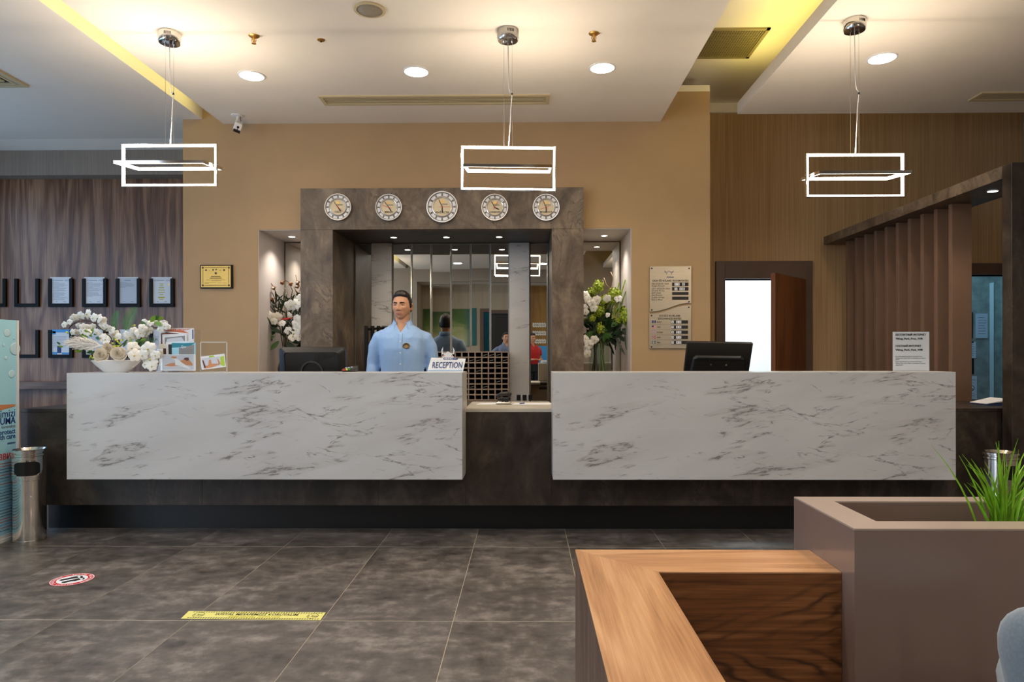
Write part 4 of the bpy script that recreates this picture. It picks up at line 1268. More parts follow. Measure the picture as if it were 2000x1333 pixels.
def flag(px_, py_, kind):
    a, b = at(px_, py_ + 5, YB), at(px_ + 8, py_, YB)
    X = lambda u: a.x + (b.x - a.x) * u
    Z = lambda v: b.z + (a.z - b.z) * v
    fl_ = MB().box(a.x, b.x, YB - 0.0158, YB - 0.0151, a.z, b.z).build('flag', {'eu': M['navy'], 'us': M['paper'], 'uk': M['navy'], 'no': M['red'], 'se': M['flagblue']}[kind], t2)
    y = YB - 0.0162

    def r_(u0, u1, v0, v1, m, nm='stripe', d=0.0):
        MB().box(X(u0), X(u1), y - 0.0004 - d, y, Z(v1), Z(v0)).build(nm, m, fl_)
    if kind == 'eu':
        for k in range(12):
            q = 2 * PI * k / 12
            MB().lathe((X(0.5 + 0.2 * math.cos(q)), y, Z(0.5 + 0.3 * math.sin(q))), [(0.0016, 0), (0.0016, 0.0004)], 5, axis='Y').build('star', M['yellow'], fl_)
    if kind == 'us':
        for k in range(0, 7, 2):
            r_(0, 1, k / 7, (k + 1) / 7, M['red'])
        r_(0, 0.45, 0, 0.57, M['navy'], 'canton', 0.0003)
    if kind == 'uk':
        for (p0, p1) in (((0, 0), (1, 1)), ((0, 1), (1, 0))):
            for m_, wq, d in ((M['paper'], 0.006, 0.0002), (M['red'], 0.0025, 0.0004)):
                MB().bar((X(p0[0] * 0.9 + 0.05), y - d, Z(p0[1] * 0.9 + 0.05)), (X(p1[0] * 0.9 + 0.05), y - d, Z(p1[1] * 0.9 + 0.05)), wq * 0.4).build('stripe', m_, fl_)
        r_(0.40, 0.60, 0, 1, M['paper'], d=0.002)
        r_(0, 1, 0.33, 0.67, M['paper'], d=0.002)
        r_(0.45, 0.55, 0, 1, M['red'], d=0.0024)
        r_(0, 1, 0.42, 0.58, M['red'], d=0.0024)
    if kind == 'no':
        r_(0.27, 0.50, 0, 1, M['paper'])
        r_(0, 1, 0.32, 0.68, M['paper'])
        r_(0.33, 0.44, 0, 1, M['navy'], d=0.0003)
        r_(0, 1, 0.42, 0.58, M['navy'], d=0.0003)
    if kind == 'se':
        r_(0.30, 0.45, 0, 1, M['yellow'])
        r_(0, 1, 0.42, 0.60, M['yellow'])


M['flagblue'] = mat('flag_blue', (20, 80, 160), 0.5)
for s, k, y1, cells in (('EURO', 'eu', 626.5, ['6', '6', '0']), ('USD', 'us', 636.5, ['7', '3', '0']), ('POUND', 'uk', 646.5, ['8', '2', '0']), ('NOK', 'no', 656.5, ['0', '7', '5']), ('SEK', 'se', 666.5, ['0', '4', '5'])):
    flag(1272.5, y1, k)
    btext(s, 1283, y1 + 4.2, 0.017, t2, width=len(s) * 2.3 * pm)
    digits(t2, 1310, 1343, y1 - 0.3, y1 + 6.3, [(0.02, 0.16, cells[0]), (0.30, 0.45, cells[1]), (0.45, 0.60, cells[2])])
    p = at(1272.5, y1 + 7.8, YB)
    MB().box(p.x, at(1344, 600, YB).x, YB - 0.0156, YB - 0.0151, p.z - 0.001, p.z + 0.001).build('rule', M['greyink'], t2)

# ================================================================== CERTIFICATE FRAMES ON THE WALNUT WALL
YFR = 7.365
pmw = YFR / F
cols = (-33, 31, 97, 163, 228.5, 294)
pos = ('leftmost', 'second from left', 'third from left', 'fourth from left', 'fifth from left', 'rightmost')
for row, (pz_t, pz_b) in enumerate(((545, 600), (645, 699.5))):
    for i, pxl in enumerate(cols):
        if row == 1 and i == 0:
            continue
        w_px = 47.5
        a, b = at(pxl, pz_b, YFR), at(pxl + w_px, pz_t, YFR)
        what = {(0, 0): 'empty', (0, 1): 'empty', (1, 1): 'empty', (0, 2): 'holding a densely printed sheet', (0, 3): 'holding a printed sheet', (0, 4): 'holding a half-blank sheet', (0, 5): 'holding a sheet with yellow lines',
                (1, 2): 'holding a blue and white flyer', (1, 3): 'holding a plain sheet', (1, 4): 'holding a white sheet', (1, 5): 'holding a pale sheet'}[(row, i)]
        t = thing('document_frame', 'black open-topped frame %s, %s in the %s row' % (what, pos[i], ('upper', 'lower')[row]), 'frame', ((a.x + b.x) / 2, YFR, a.z), 'document frames')
        s = 0.036
        for nm, X0, X1, Z0, Z1 in (('side_rail', a.x, a.x + s, a.z, b.z), ('side_rail', b.x - s, b.x, a.z, b.z), ('bottom_rail', a.x + s, b.x - s, a.z, a.z + s)):
            MB().box(X0, X1, YFR - 0.028, YFR - 0.0005, Z0, Z1).build(nm, M['blackwood'], t, bevel=0.002)
        if (row, i) in ((0, 0), (0, 1), (1, 1)):
            continue
        pw0, pw1, pz0_, pz1_ = a.x + s - 0.004, b.x - s + 0.004, a.z + s, b.z + 0.006
        sh = MB().box(pw0, pw1, YFR - 0.014, YFR - 0.011, pz0_, pz1_).build('sheet', M['paper'] if (row, i) != (0, 4) else M['greypaper'], t)
        pw, ph = pw1 - pw0, pz1_ - pz0_

        def sl(u0, u1, v0, v1, mb_):
            mb_.box(pw0 + u0 * pw, pw0 + u1 * pw, YFR - 0.0148, YFR - 0.0142, pz1_ - v1 * ph, pz1_ - v0 * ph)
        if row == 0:
            MB().box(pw0 - 0.01, pw1 + 0.01, YFR - 0.020, YFR - 0.008, pz1_, pz1_ + 0.012).build('acrylic_lip', M['white'], t)
            mb_ = MB()
            sl(0.06, 0.30, 0.05, 0.12, mb_)
            sl(0.70, 0.94, 0.05, 0.12, mb_)
            mb_.build('header_mark', M['greypaper'], sh)
            nl = {2: 20, 3: 16, 4: 6, 5: 0}[i]
            mb_ = MB()
            sl(0.28, 0.62, 0.075, 0.095, mb_)
            for q in range(nl):
                v = 0.17 + q * 0.036
                sl(0.05, 0.05 + R.uniform(0.6, 0.9) if q % 5 else 0.4, v, v + 0.008, mb_)
            sl(0.22, 0.32, 0.92, 0.935, mb_)
            sl(0.62, 0.78, 0.92, 0.935, mb_)
            mb_.build('print_lines', M['greyink'], sh)
            if i == 5:
                mb_ = MB()
                for v, hw in ((0.23, 0.10), (0.30, 0.09), (0.38, 0.14), (0.47, 0.17), (0.56, 0.18), (0.65, 0.10), (0.75, 0.18), (0.78, 0.17), (0.84, 0.10)):
                    sl(0.47 - hw, 0.47 + hw, v - 0.017, v + 0.012, mb_)
                mb_.build('yellow_lettering', M['olive'], sh)
                MB().lathe((pw0 + 0.86 * pw, YFR - 0.0142, pz1_ - 0.26 * ph), [(0.011, 0), (0.011, 0.0006)], 14, axis='Y').build('seal', M['brass'], sh)
        else:
            mb_ = MB()
            for q in range(10 if i == 2 else 8):
                v = 0.28 + q * 0.045
                sl(0.10, 0.80, v, v + 0.008, mb_)
            mb_.build('print_lines', M['greyink'], sh)
            if i == 2:
                mb_ = MB()
                sl(0, 1, 0, 0.12, mb_)
                sl(0, 0.22, 0.12, 0.2, mb_)
                mb_.build('blue_header', M['skyblue'], sh)
                mb_ = MB()
                sl(0.30, 0.52, 0.66, 0.94, mb_)
                mb_.build('photo', M['navy'], sh)
                mb_ = MB()
                sl(0.04, 0.3, 0.90, 0.99, mb_)
                sl(0.55, 0.95, 0.92, 0.99, mb_)
                mb_.build('photo', M['skyblue'], sh)
                mb_ = MB()
                sl(0.05, 0.22, 0.07, 0.14, mb_)
                mb_.build('mark', M['orange'], sh)
                mb_ = MB()
                sl(0.07, 0.20, 0.12, 0.15, mb_)
                mb_.build('mark', M['yellow'], sh)

# ================================================================== MONITORS
def monitor(name, c, wd, hg, tilt, roll, label, style):
    base = Vector((c.x, c.y + 0.06, WT))
    t = thing(name, label, 'monitor', base, 'computer monitors')
    mt = Matrix.Translation(c) @ Matrix.Rotation(roll, 4, 'Y') @ Matrix.Rotation(tilt, 4, 'X')
    if style == 0:
        def ring(hw, hh, y, r):
            pts = []
            for (sx, sz, a0) in ((1, 1, 0), (-1, 1, 90), (-1, -1, 180), (1, -1, 270)):
                for k in range(5):
                    a = rad(a0 + k * 22.5)
                    pts.append((sx * (hw - r) + r * math.cos(a), y, sz * (hh - r) + r * math.sin(a)))
            return pts
        m_ = MB().rings([ring(wd / 2, hg / 2, 0.03, 0.02), ring(wd / 2, hg / 2, 0.0, 0.025), ring(wd / 2 - 0.006, hg / 2 - 0.006, -0.006, 0.025), ring(wd / 2 - 0.045, hg / 2 - 0.032, -0.028, 0.02), ring(wd / 2 - 0.05, hg / 2 - 0.036, -0.022, 0.02)])
        m_.xf(mt).build('housing', M['blackplastic'], t, smooth='auto')
        rg = MB().rings([[Vector((0.0 + rr * math.cos(a), -yy, rr * math.sin(a) - 0.01)) for a in (2 * PI * k / 36 for k in range(36))] for rr, yy in ((0.082, 0.022), (0.082, 0.033), (0.070, 0.033), (0.070, 0.022))], cap=False)
        rg.xf(mt).build('emblem_ring', M['ring'], t, smooth='auto')
        sl_ = MB()
        for k in range(18):
            a = rad(76 - k * 5)
            x = 0.03 + 0.010 * k
            z1 = hg / 2 - 0.042
            z0 = max(z1 - 0.07 + 0.004 * k, 0.05)
            sl_.box(x - 0.0018, x + 0.0018, -0.024, -0.0215, z0, z1)
        sl_.xf(mt).build('vent_slots', M['black'], t)
    else:
        MB().box(-wd / 2, wd / 2, -0.012, 0.02, -hg / 2, hg / 2).xf(mt).build('housing', M['blackplastic'], t, bevel=0.006)
        def bump_ring(hw, hh, y):
            return [(-hw, y, -hh), (hw, y, -hh), (hw * 0.93, y, hh * 0.7), (hw * 0.80, y, hh), (-hw * 0.80, y, hh), (-hw * 0.93, y, hh * 0.7)]
        MB().rings([bump_ring(wd * 0.43, hg * 0.24, -0.012), bump_ring(wd * 0.40, hg * 0.20, -0.034)]).xf(mt @ Matrix.Translation((0, 0, -hg * 0.04))).build('back_cover', M['blackplastic'], t, bevel=0.006)
        MB().box(-wd * 0.38, wd * 0.38, -0.0365, -0.034, hg * 0.085, hg * 0.115).xf(mt).build('vent_slot', M['black'], t)
        for s_ in (-0.055, 0.055):
            MB().lathe((s_, -0.034, -hg * 0.02), [(0.006, 0), (0.006, 0.002)], 10, axis='Y').xf(mt).build('screw', M['chrome'], t)
    MB().box(-wd / 2 + 0.012, wd / 2 - 0.012, 0.0305 if style == 0 else 0.0205, 0.032 if style == 0 else 0.022, -hg / 2 + 0.014, hg / 2 - 0.014).xf(mt).build('screen', M['black'], t)
    MB().box(c.x - 0.035, c.x + 0.035, c.y + 0.02, c.y + 0.055, WT + 0.012, c.z).build('stand_neck', M['blackplastic'], t, bevel=0.004)
    MB().lathe((c.x, c.y + 0.06, WT), [(0.11, 0), (0.11, 0.008), (0.05, 0.014)], 28).build('stand_base', M['blackplastic'], t, smooth='auto')


ym = 4.95
a, b = at(547, 679, ym), at(675.5, 727, ym)
monitor('monitor', Vector(((a.x + b.x) / 2, ym, a.z - 0.165)), b.x - a.x, 0.33, rad(9), rad(0), 'black monitor with a ring emblem seen from behind on the left counter', 0)
a, b = at(1343, 666, ym), at(1470, 669, ym)
monitor('monitor', Vector(((a.x + b.x) / 2 - 0.02, ym, a.z - 0.155)), 0.468, 0.31, rad(22), rad(1.2), 'plain black tilted monitor seen from behind on the right counter', 1)

# card terminal
p0, p1 = at(671, 725, 4.58), at(696, 715, 4.58)
t = thing('card_terminal', 'small dark card terminal with coloured keys on the left marble top', 'card reader', ((p0.x + p1.x) / 2, 4.58, PT))
cx_ = (p0.x + p1.x) / 2
MB().rings([[(cx_ - 0.042, 4.53, PT), (cx_ + 0.040, 4.56, PT), (cx_ + 0.040, 4.64, PT), (cx_ - 0.042, 4.62, PT)],
            [(cx_ - 0.044, 4.53, PT + 0.018), (cx_ + 0.042, 4.56, PT + 0.028), (cx_ + 0.042, 4.64, PT + 0.042), (cx_ - 0.036, 4.62, PT + 0.030)]]).build('body', M['ring'], t, bevel=0.004)
for q, m_ in enumerate((M['red'], M['yellow'], M['green'])):
    MB().box(cx_ - 0.034 + q * 0.017, cx_ - 0.021 + q * 0.017, 4.528 + q * 0.006, 4.545 + q * 0.006, PT + 0.010 + q * 0.002, PT + 0.021 + q * 0.002).build('key', m_, t)
for q in range(3):
    MB().box(cx_ - 0.026 + q * 0.018, cx_ - 0.014 + q * 0.018, 4.56, 4.57, PT + 0.025 + q * 0.002, PT + 0.031 + q * 0.002).build('key', M['greypaper'], t)

# reception sign
ys = 4.50
q_ = [at(834, 726.5, ys), at(904, 726.5, ys), at(909, 701, ys), at(841, 699, ys)]
t = thing('reception_sign', 'white tabletop sign lettered RECEPTION with a horned helmet emblem', 'sign', ((q_[0].x + q_[1].x) / 2, ys, PT))
q_[0].z = q_[1].z = PT + 0.001
lean = 0.03
f_ = [Vector((p.x, ys + (lean if i > 1 else 0), p.z)) for i, p in enumerate(q_)]
MB().add(f_ + [p + Vector((0, 0.012, 0)) for p in f_], [(0, 1, 2, 3), (7, 6, 5, 4), (0, 4, 5, 1), (1, 5, 6, 2), (2, 6, 7, 3), (3, 7, 4, 0)]).build('board', M['white'], t, bevel=0.001)
MB().box(q_[0].x, q_[1].x, ys, ys + 0.06, PT + 0.0005, PT + 0.004).build('foot', M['acrylic'], t)
up = (f_[3] - f_[0]).normalized()
rm = Matrix(((1, 0.10, 0), (0.0, lean / (f_[3].z - f_[0].z), -1), (0, 1, 0)))
s0 = f_[0] + Vector((0.024, -0.002, 0.026)) + Vector((0.006, 0.008, 0))
text('RECEPTION', 0.056, s0, M['navy'], t, 'lettering', rm, 'LEFT', 0.198, 0.0005)
MB().box(q_[0].x + 0.004, q_[1].x - 0.004, ys - 0.0008, ys + 0.0, PT + 0.009, PT + 0.012).build('rule', M['skyblue'], t)
e = at(875, 699, ys + 0.03)
mpq = lambda a, b, h: Vector((e.x + a, ys + 0.032 - h, e.z + b))
em = MB().prism([(-0.036, -0.02), (0.036, -0.02), (0.040, 0.0), (0.026, 0.026), (0.012, 0.034), (0.0, 0.042), (-0.012, 0.034), (-0.026, 0.026), (-0.040, 0.0)], 0, 0.004, mpq).build('emblem', M['white'], t)
for s_ in (-1, 1):
    MB().prism([(s_ * 0.020, 0.030), (s_ * 0.034, 0.042), (s_ * 0.032, 0.072), (s_ * 0.044, 0.050), (s_ * 0.040, 0.022)], 0.001, 0.005, mpq).build('horn', M['white'], em)
    MB().prism([(s_ * 0.023, 0.034), (s_ * 0.031, 0.042), (s_ * 0.031, 0.062), (s_ * 0.036, 0.048), (s_ * 0.034, 0.030)], 0.0052, 0.0056, mpq).build('horn_shade', M['greyink'], em)
    MB().lathe(mpq(s_ * 0.027, 0.012, 0.0042), [(0.004, 0), (0.004, 0.0008)], 10, axis='Y').build('rivet', M['red'], em)
MB().prism([(-0.030, -0.014), (0.064, -0.014), (0.066, 0.0), (-0.028, 0.002)], 0.004, 0.0055, mpq).build('name_band', M['navy'], em)
text('VIKING', 0.017, mpq(-0.026, -0.011, 0.006), M['white'], em, 'lettering', None, 'LEFT', 0.058, 0.0006)
text('PARK', 0.009, mpq(0.036, -0.008, 0.006), M['white'], em, 'lettering', None, 'LEFT', 0.022)

# wifi sheet
ys = 4.52
p0, p1 = at(1744, 729, ys), at(1815, 648.5, ys)
t = thing('wifi_notice', 'white printed internet notice standing on the right marble top', 'notice', ((p0.x + p1.x) / 2, ys, PT))
MB().box(p0.x, p1.x, ys, ys + 0.002, PT + 0.004, p1.z).build('sheet', M['paper'], t)
MB().box(p0.x - 0.002, p1.x + 0.002, ys - 0.004, ys - 0.0015, PT + 0.0005, p1.z + 0.002).build('acrylic_cover', M['acrylic'], t)
MB().box(p0.x - 0.002, p1.x + 0.002, ys - 0.0012, ys + 0.07, PT + 0.0003, PT + 0.003).build('foot', M['acrylic'], t)
Wd = p1.x - p0.x
for s, v, sz, wd in (('БЕСПЛАТНЫЙ ИНТЕРНЕТ', 656, 0.0165, 0.83), ('Viking_Park_Free_Wifi', 663.6, 0.016, 0.745), ('ПЛАТНЫЙ ИНТЕРНЕТ', 678, 0.0165, 0.70), ('Viking_Park_Paid_Wifi', 685.4, 0.016, 0.745)):
    text(s, sz, (p0.x + 0.07 * Wd, ys - 0.0012, at(1744, v, ys).z), M['ink'], t, 'lettering', None, 'LEFT', wd * Wd, 0.0004)
for s, v, wd in (('Если вы подключаетесь к платной сети', 697.5, 0.72), ('Viking_Park_Paid_Wifi, то вводите логин и', 700.8, 0.82), ('пароль.', 703.6, 0.10), ('Если подключаетесь к бесплатной сети', 708, 0.71), ('Viking_Park_Free_Wifi, то вводите только', 711.2, 0.82), ('номер комнаты', 714.2, 0.20)):
    text(s, 0.0085, (p0.x + 0.07 * Wd, ys - 0.0012, at(1744, v, ys).z), M['greyink'], t, 'small_print', None, 'LEFT', wd * Wd)

# stapler, papers and pen in the gap
t = thing('hole_punch', 'black desk punch with a chrome base on the papers in the counter gap', 'hole punch', (at(984, 786, 4.98).x, 4.98, WT))
hx = at(984, 786, 4.98).x
MB().box(hx - 0.056, hx + 0.056, 4.95, 5.01, WT + 0.003, WT + 0.020).build('base', M['chrome'], t, bevel=0.006)
MB().tube([(hx - 0.055, 4.98, WT + 0.055), (hx - 0.02, 4.98, WT + 0.074), (hx + 0.02, 4.98, WT + 0.078), (hx + 0.055, 4.98, WT + 0.068)], [0.012, 0.017, 0.018, 0.015], 10).build('lever', M['blackplastic'], t, smooth=True)
MB().box(hx - 0.045, hx + 0.05, 4.965, 4.995, WT + 0.02, WT + 0.052).build('body', M['blackplastic'], t, bevel=0.006)
MB().box(hx - 0.045, hx - 0.015, 4.955, 4.964, WT + 0.018, WT + 0.034).build('clip', M['chrome'], t)
MB().box(hx + 0.034, hx + 0.050, 4.955, 4.964, WT + 0.018, WT + 0.05).build('post', M['chrome'], t)
for (a_, b_, y0, y1, dz, lab) in ((931, 972, 4.95, 5.12, 0.0008, 'white sheet of paper left of the black desk punch'), (1000, 1078, 4.93, 5.10, 0.0012, 'white sheet of paper under the blue pen')):
    xa, xb = at(a_, 788, 5.0).x, at(b_, 788, 5.0).x
    o = MB().add([(xa, y0, WT + dz), (xb, y0 + 0.01, WT + dz), (xb, y1, WT + dz), (xa + 0.02, y1 - 0.01, WT + dz)], [(0, 1, 2, 3)])
    o.add([p + Vector((0, 0, 0.0015)) for p in o.v[:4]], [(3, 2, 1, 0)]).add([o.v[0], o.v[1], o.v[5], o.v[4]], [(0, 1, 2, 3)])
    tag(o.build('paper_sheet', M['paper']), lab, 'paper', 'loose papers')
t = thing('pen', 'blue ballpoint pen lying on the sheet in the counter gap', 'pen', (at(1019, 787, 4.98).x, 4.98, WT))
pa, pb_ = Vector((at(1014, 789, 4.96).x, 4.96, WT + 0.0075)), Vector((at(1024, 786, 5.02).x, 5.02, WT + 0.0075))
MB().tube([pa + (pb_ - pa) * 0.12, pb_], 0.0045, 10).build('barrel', M['navy'], t)
MB().tube([pa, pa + (pb_ - pa) * 0.12], [0.0012, 0.0045], 10).build('tip', M['chrome'], t)

# ================================================================== BROCHURES
yb = 4.50
k_ = yb / F
hold = thing('brochure_holder', 'clear acrylic brochure holder beside the flower bowl', 'holder', (at(346, 725, yb).x, yb, PT))
hx0, hx1 = at(312, 700, yb).x, at(383, 700, yb).x
MB().box(hx0, hx1, yb - 0.045, yb - 0.042, PT + 0.001, PT + 0.155).build('front_panel', M['acrylic'], hold)
MB().box(hx0, hx1, yb + 0.055, yb + 0.058, PT + 0.001, PT + 0.285).build('back_panel', M['acrylic'], hold)
MB().box(hx0, hx1, yb - 0.045, yb + 0.058, PT + 0.0005, PT + 0.003).build('base', M['acrylic'], hold)


def leaflet(name, pxs, y, label, base_m, art, tilt=0.0):
    """pxs: left, right, bottom, top in the photograph; art: list of (material, polygon in 0..1 coordinates)"""
    l, r, b, tp = pxs
    a, c = at(l, b, y), at(r, tp, y)
    t = thing(name, label, 'brochure', ((a.x + c.x) / 2, y, a.z), 'brochures in the clear holder')
    rot = Matrix.Rotation(tilt, 4, 'Y')
    cen = Vector(((a.x + c.x) / 2, y, (a.z + c.z) / 2))
    mt = Matrix.Translation(cen) @ rot @ Matrix.Translation(-cen)
    MB().box(a.x, c.x, y - 0.002, y + 0.002, a.z, c.z).xf(mt).build('cover', base_m, t)
    for i, (nm, m_, poly) in enumerate(art):
        h = 0.0022 + 0.0003 * i
        MB().prism([(a.x + u * (c.x - a.x), a.z + v * (c.z - a.z)) for u, v in poly], h, h + 0.0002, lambda p, q, hh: Vector((p, y - hh, q))).xf(mt).build(nm, m_, t)
    return t, mt, a, c


PTP = at(340, 725, yb).z
t, mt, a, c = leaflet('brochure', (311.5, 379, 712, 641.5), yb + 0.045, 'tallest brochure with an orange swoosh at the back of the clear holder', M['paper'],
                      [('swoosh', M['orange'], [(0.03, 0.985), (0.92, 0.985), (0.70, 0.93), (0.86, 0.86), (0.45, 0.90), (0.2, 0.92)]), ('photo', M['brownprint'], [(0.05, 0.4), (0.05, 0.86), (0.2, 0.885), (0.5, 0.86), (0.66, 0.82), (0.66, 0.4)]),
                       ('photo', M['orange'], [(0.10, 0.62), (0.12, 0.85), (0.35, 0.84), (0.62, 0.80), (0.4, 0.74), (0.3, 0.6)]), ('stripe', M['navy'], [(0.955, 0.70), (0.985, 0.70), (0.985, 0.96), (0.955, 0.96)])])
text('BEAUTY & SPA CENTER', 0.016, (a.x + 0.04, yb + 0.0418, c.z - 0.016), M['paper'], t, width=0.15)
leaflet('brochure', (318, 365, 715, 653), yb + 0.033, 'brochure with a grey photograph in front of the tallest one', M['paper'],
        [('photo', M['greyprint'], [(0.10, 0.5), (0.10, 0.90), (0.94, 0.94), (0.94, 0.5)]), ('photo', M['greypaper'], [(0.12, 0.62), (0.2, 0.86), (0.8, 0.9), (0.92, 0.75), (0.92, 0.6)]), ('photo', M['ink'], [(0.10, 0.5), (0.10, 0.70), (0.3, 0.66), (0.4, 0.74), (0.5, 0.64), (0.94, 0.62), (0.94, 0.5)])], rad(-1.5))
leaflet('brochure', (311, 330, 716, 672), yb + 0.025, 'narrow cream brochure at the left side of the clear holder', M['cream'], [('photo', M['brownprint'], [(0.45, 0.1), (0.45, 0.80), (0.8, 0.78), (0.8, 0.1)])], rad(-2))
leaflet('brochure', (325, 372, 718, 667.5), yb + 0.016, 'white bordered brochure behind the teal one', M['paper'], [('photo', M['ink'], [(0.10, 0.1), (0.10, 0.90), (0.94, 0.95), (0.94, 0.1)])], rad(-2))
t, mt, a, c = leaflet('brochure', (336, 382, 720, 669.5), yb + 0.004, 'brochure with a teal wave across its top', M['aqua'],
                      [('wave', M['teal'], [(0.0, 0.80), (0.0, 0.985), (0.5, 0.97), (1.0, 0.99), (0.8, 0.88), (0.5, 0.83), (0.25, 0.81)]), ('photo', M['greyprint'], [(0.3, 0.2), (0.3, 0.80), (0.55, 0.82), (0.95, 0.93), (0.95, 0.2)]), ('photo', M['ink'], [(0.55, 0.45), (0.6, 0.52), (0.72, 0.55), (0.8, 0.5), (0.85, 0.45)])])
text('Spa', 0.024, (a.x + 0.06, yb + 0.0008, c.z - 0.035), M['paper'], t, shear=0.3)
leaflet('brochure', (314, 382, 724.5, 692.5), yb - 0.036, 'landscape brochure showing a massage at the front of the clear holder', M['paper'],
        [('photo', M['greypaper'], [(0.05, 0.06), (0.05, 0.94), (0.97, 0.96), (0.97, 0.06)]), ('photo', M['skinprint'], [(0.10, 0.30), (0.28, 0.46), (0.45, 0.50), (0.62, 0.64), (0.72, 0.74), (0.82, 0.66), (0.92, 0.42), (0.92, 0.30), (0.70, 0.34), (0.55, 0.30), (0.30, 0.26)]),
         ('photo', M['paper'], [(0.30, 0.82), (0.48, 0.72), (0.62, 0.48), (0.88, 0.14), (0.80, 0.10), (0.56, 0.30), (0.42, 0.34), (0.42, 0.62)]), ('photo', M['skinprint'], [(0.30, 0.80), (0.34, 0.88), (0.46, 0.86), (0.46, 0.76), (0.38, 0.74)]), ('photo', M['brownprint'], [(0.66, 0.70), (0.70, 0.80), (0.80, 0.80), (0.82, 0.66), (0.76, 0.60)])])
# second stand
sx0, sx1 = at(388.5, 700, yb).x, at(441, 700, yb).x
st = thing('card_stand', 'clear acrylic card stand right of the brochure holder', 'holder', ((sx0 + sx1) / 2, yb, PT))
zt_ = at(410, 668, yb).z
for nm, X0, X1, Z0, Z1 in (('edge', sx0, sx0 + 0.004, PT, zt_), ('edge', sx1 - 0.004, sx1, PT, zt_), ('edge', sx0, sx1, zt_ - 0.004, zt_), ('edge', sx0, sx1, PT + 0.0005, PT + 0.005)):
    MB().box(X0, X1, yb + 0.02, yb + 0.024, Z0, Z1).build(nm, M['white'], st)
MB().box(sx0 + 0.004, sx1 - 0.004, yb + 0.021, yb + 0.023, PT + 0.005, zt_ - 0.004).build('back_panel', M['acrylic'], st)
MB().box(sx0, sx1, yb - 0.03, yb + 0.024, PT + 0.0003, PT + 0.003).build('base', M['acrylic'], st)
t, mt, a, c = leaflet('spa_card', (392.5, 440, 720, 694), yb - 0.008, 'tilted picture card leaning in the clear card stand', M['paper'],
                      [('photo', M['greypaper'], [(0.06, 0.08), (0.06, 0.84), (0.80, 0.84), (0.80, 0.08)]), ('photo', M['lime'], [(0.80, 0.2), (0.82, 0.8), (0.97, 0.84), (0.97, 0.1), (0.9, 0.05)]), ('photo', M['lime'], [(0.35, 0.84), (0.38, 0.97), (0.56, 0.97), (0.60, 0.86)]),
                       ('photo', M['brownprint'], [(0.07, 0.70), (0.12, 0.70), (0.20, 0.10), (0.12, 0.08)]), ('photo', M['skinprint'], [(0.15, 0.06), (0.20, 0.25), (0.30, 0.30), (0.34, 0.65), (0.42, 0.70), (0.44, 0.36), (0.72, 0.30), (0.68, 0.72), (0.74, 0.60), (0.80, 0.26), (0.40, 0.08)])], rad(-7))
t['group'] = 'card stands'

# ================================================================== PEOPLE
def ell(z, cy, rx, ry, n=28, p=2.3, cx=0.0):
    out = []
    for k in range(n):
        a = 2 * PI * k / n
        c, s = math.cos(a), math.sin(a)
        out.append(Vector((cx + rx * math.copysign(abs(c) ** (2 / p), c), cy + ry * math.copysign(abs(s) ** (2 / p), s), z)))
    return out


def remeshed(mb, voxel, smooth=2):
    me = D.meshes.new('tmp')
    me.from_pydata(mb.v, [], mb.f)
    bm = bmesh.new()
    bm.from_mesh(me)
    bmesh.ops.recalc_face_normals(bm, faces=bm.faces)
    bm.to_mesh(me)
    bm.free()
    o = D.objects.new('tmp', me)
    COL.objects.link(o)
    r = o.modifiers.new('r', 'REMESH')
    r.mode, r.voxel_size = 'VOXEL', voxel
    bpy.context.view_layer.update()
    out = D.meshes.new_from_object(o.evaluated_get(bpy.context.evaluated_depsgraph_get()))
    D.objects.remove(o)
    D.meshes.remove(me)
    bm = bmesh.new()
    bm.from_mesh(out)
    for _ in range(smooth):
        bmesh.ops.smooth_vert(bm, verts=bm.verts, factor=0.5, use_axis_x=True, use_axis_y=True, use_axis_z=True)
    return out, bm


def gs(x, s):
    return math.exp(-(x / s) ** 2)


def sst(a, b, x):
    t = min(1, max(0, (x - a) / (b - a)))
    return t * t * (3 - 2 * t)


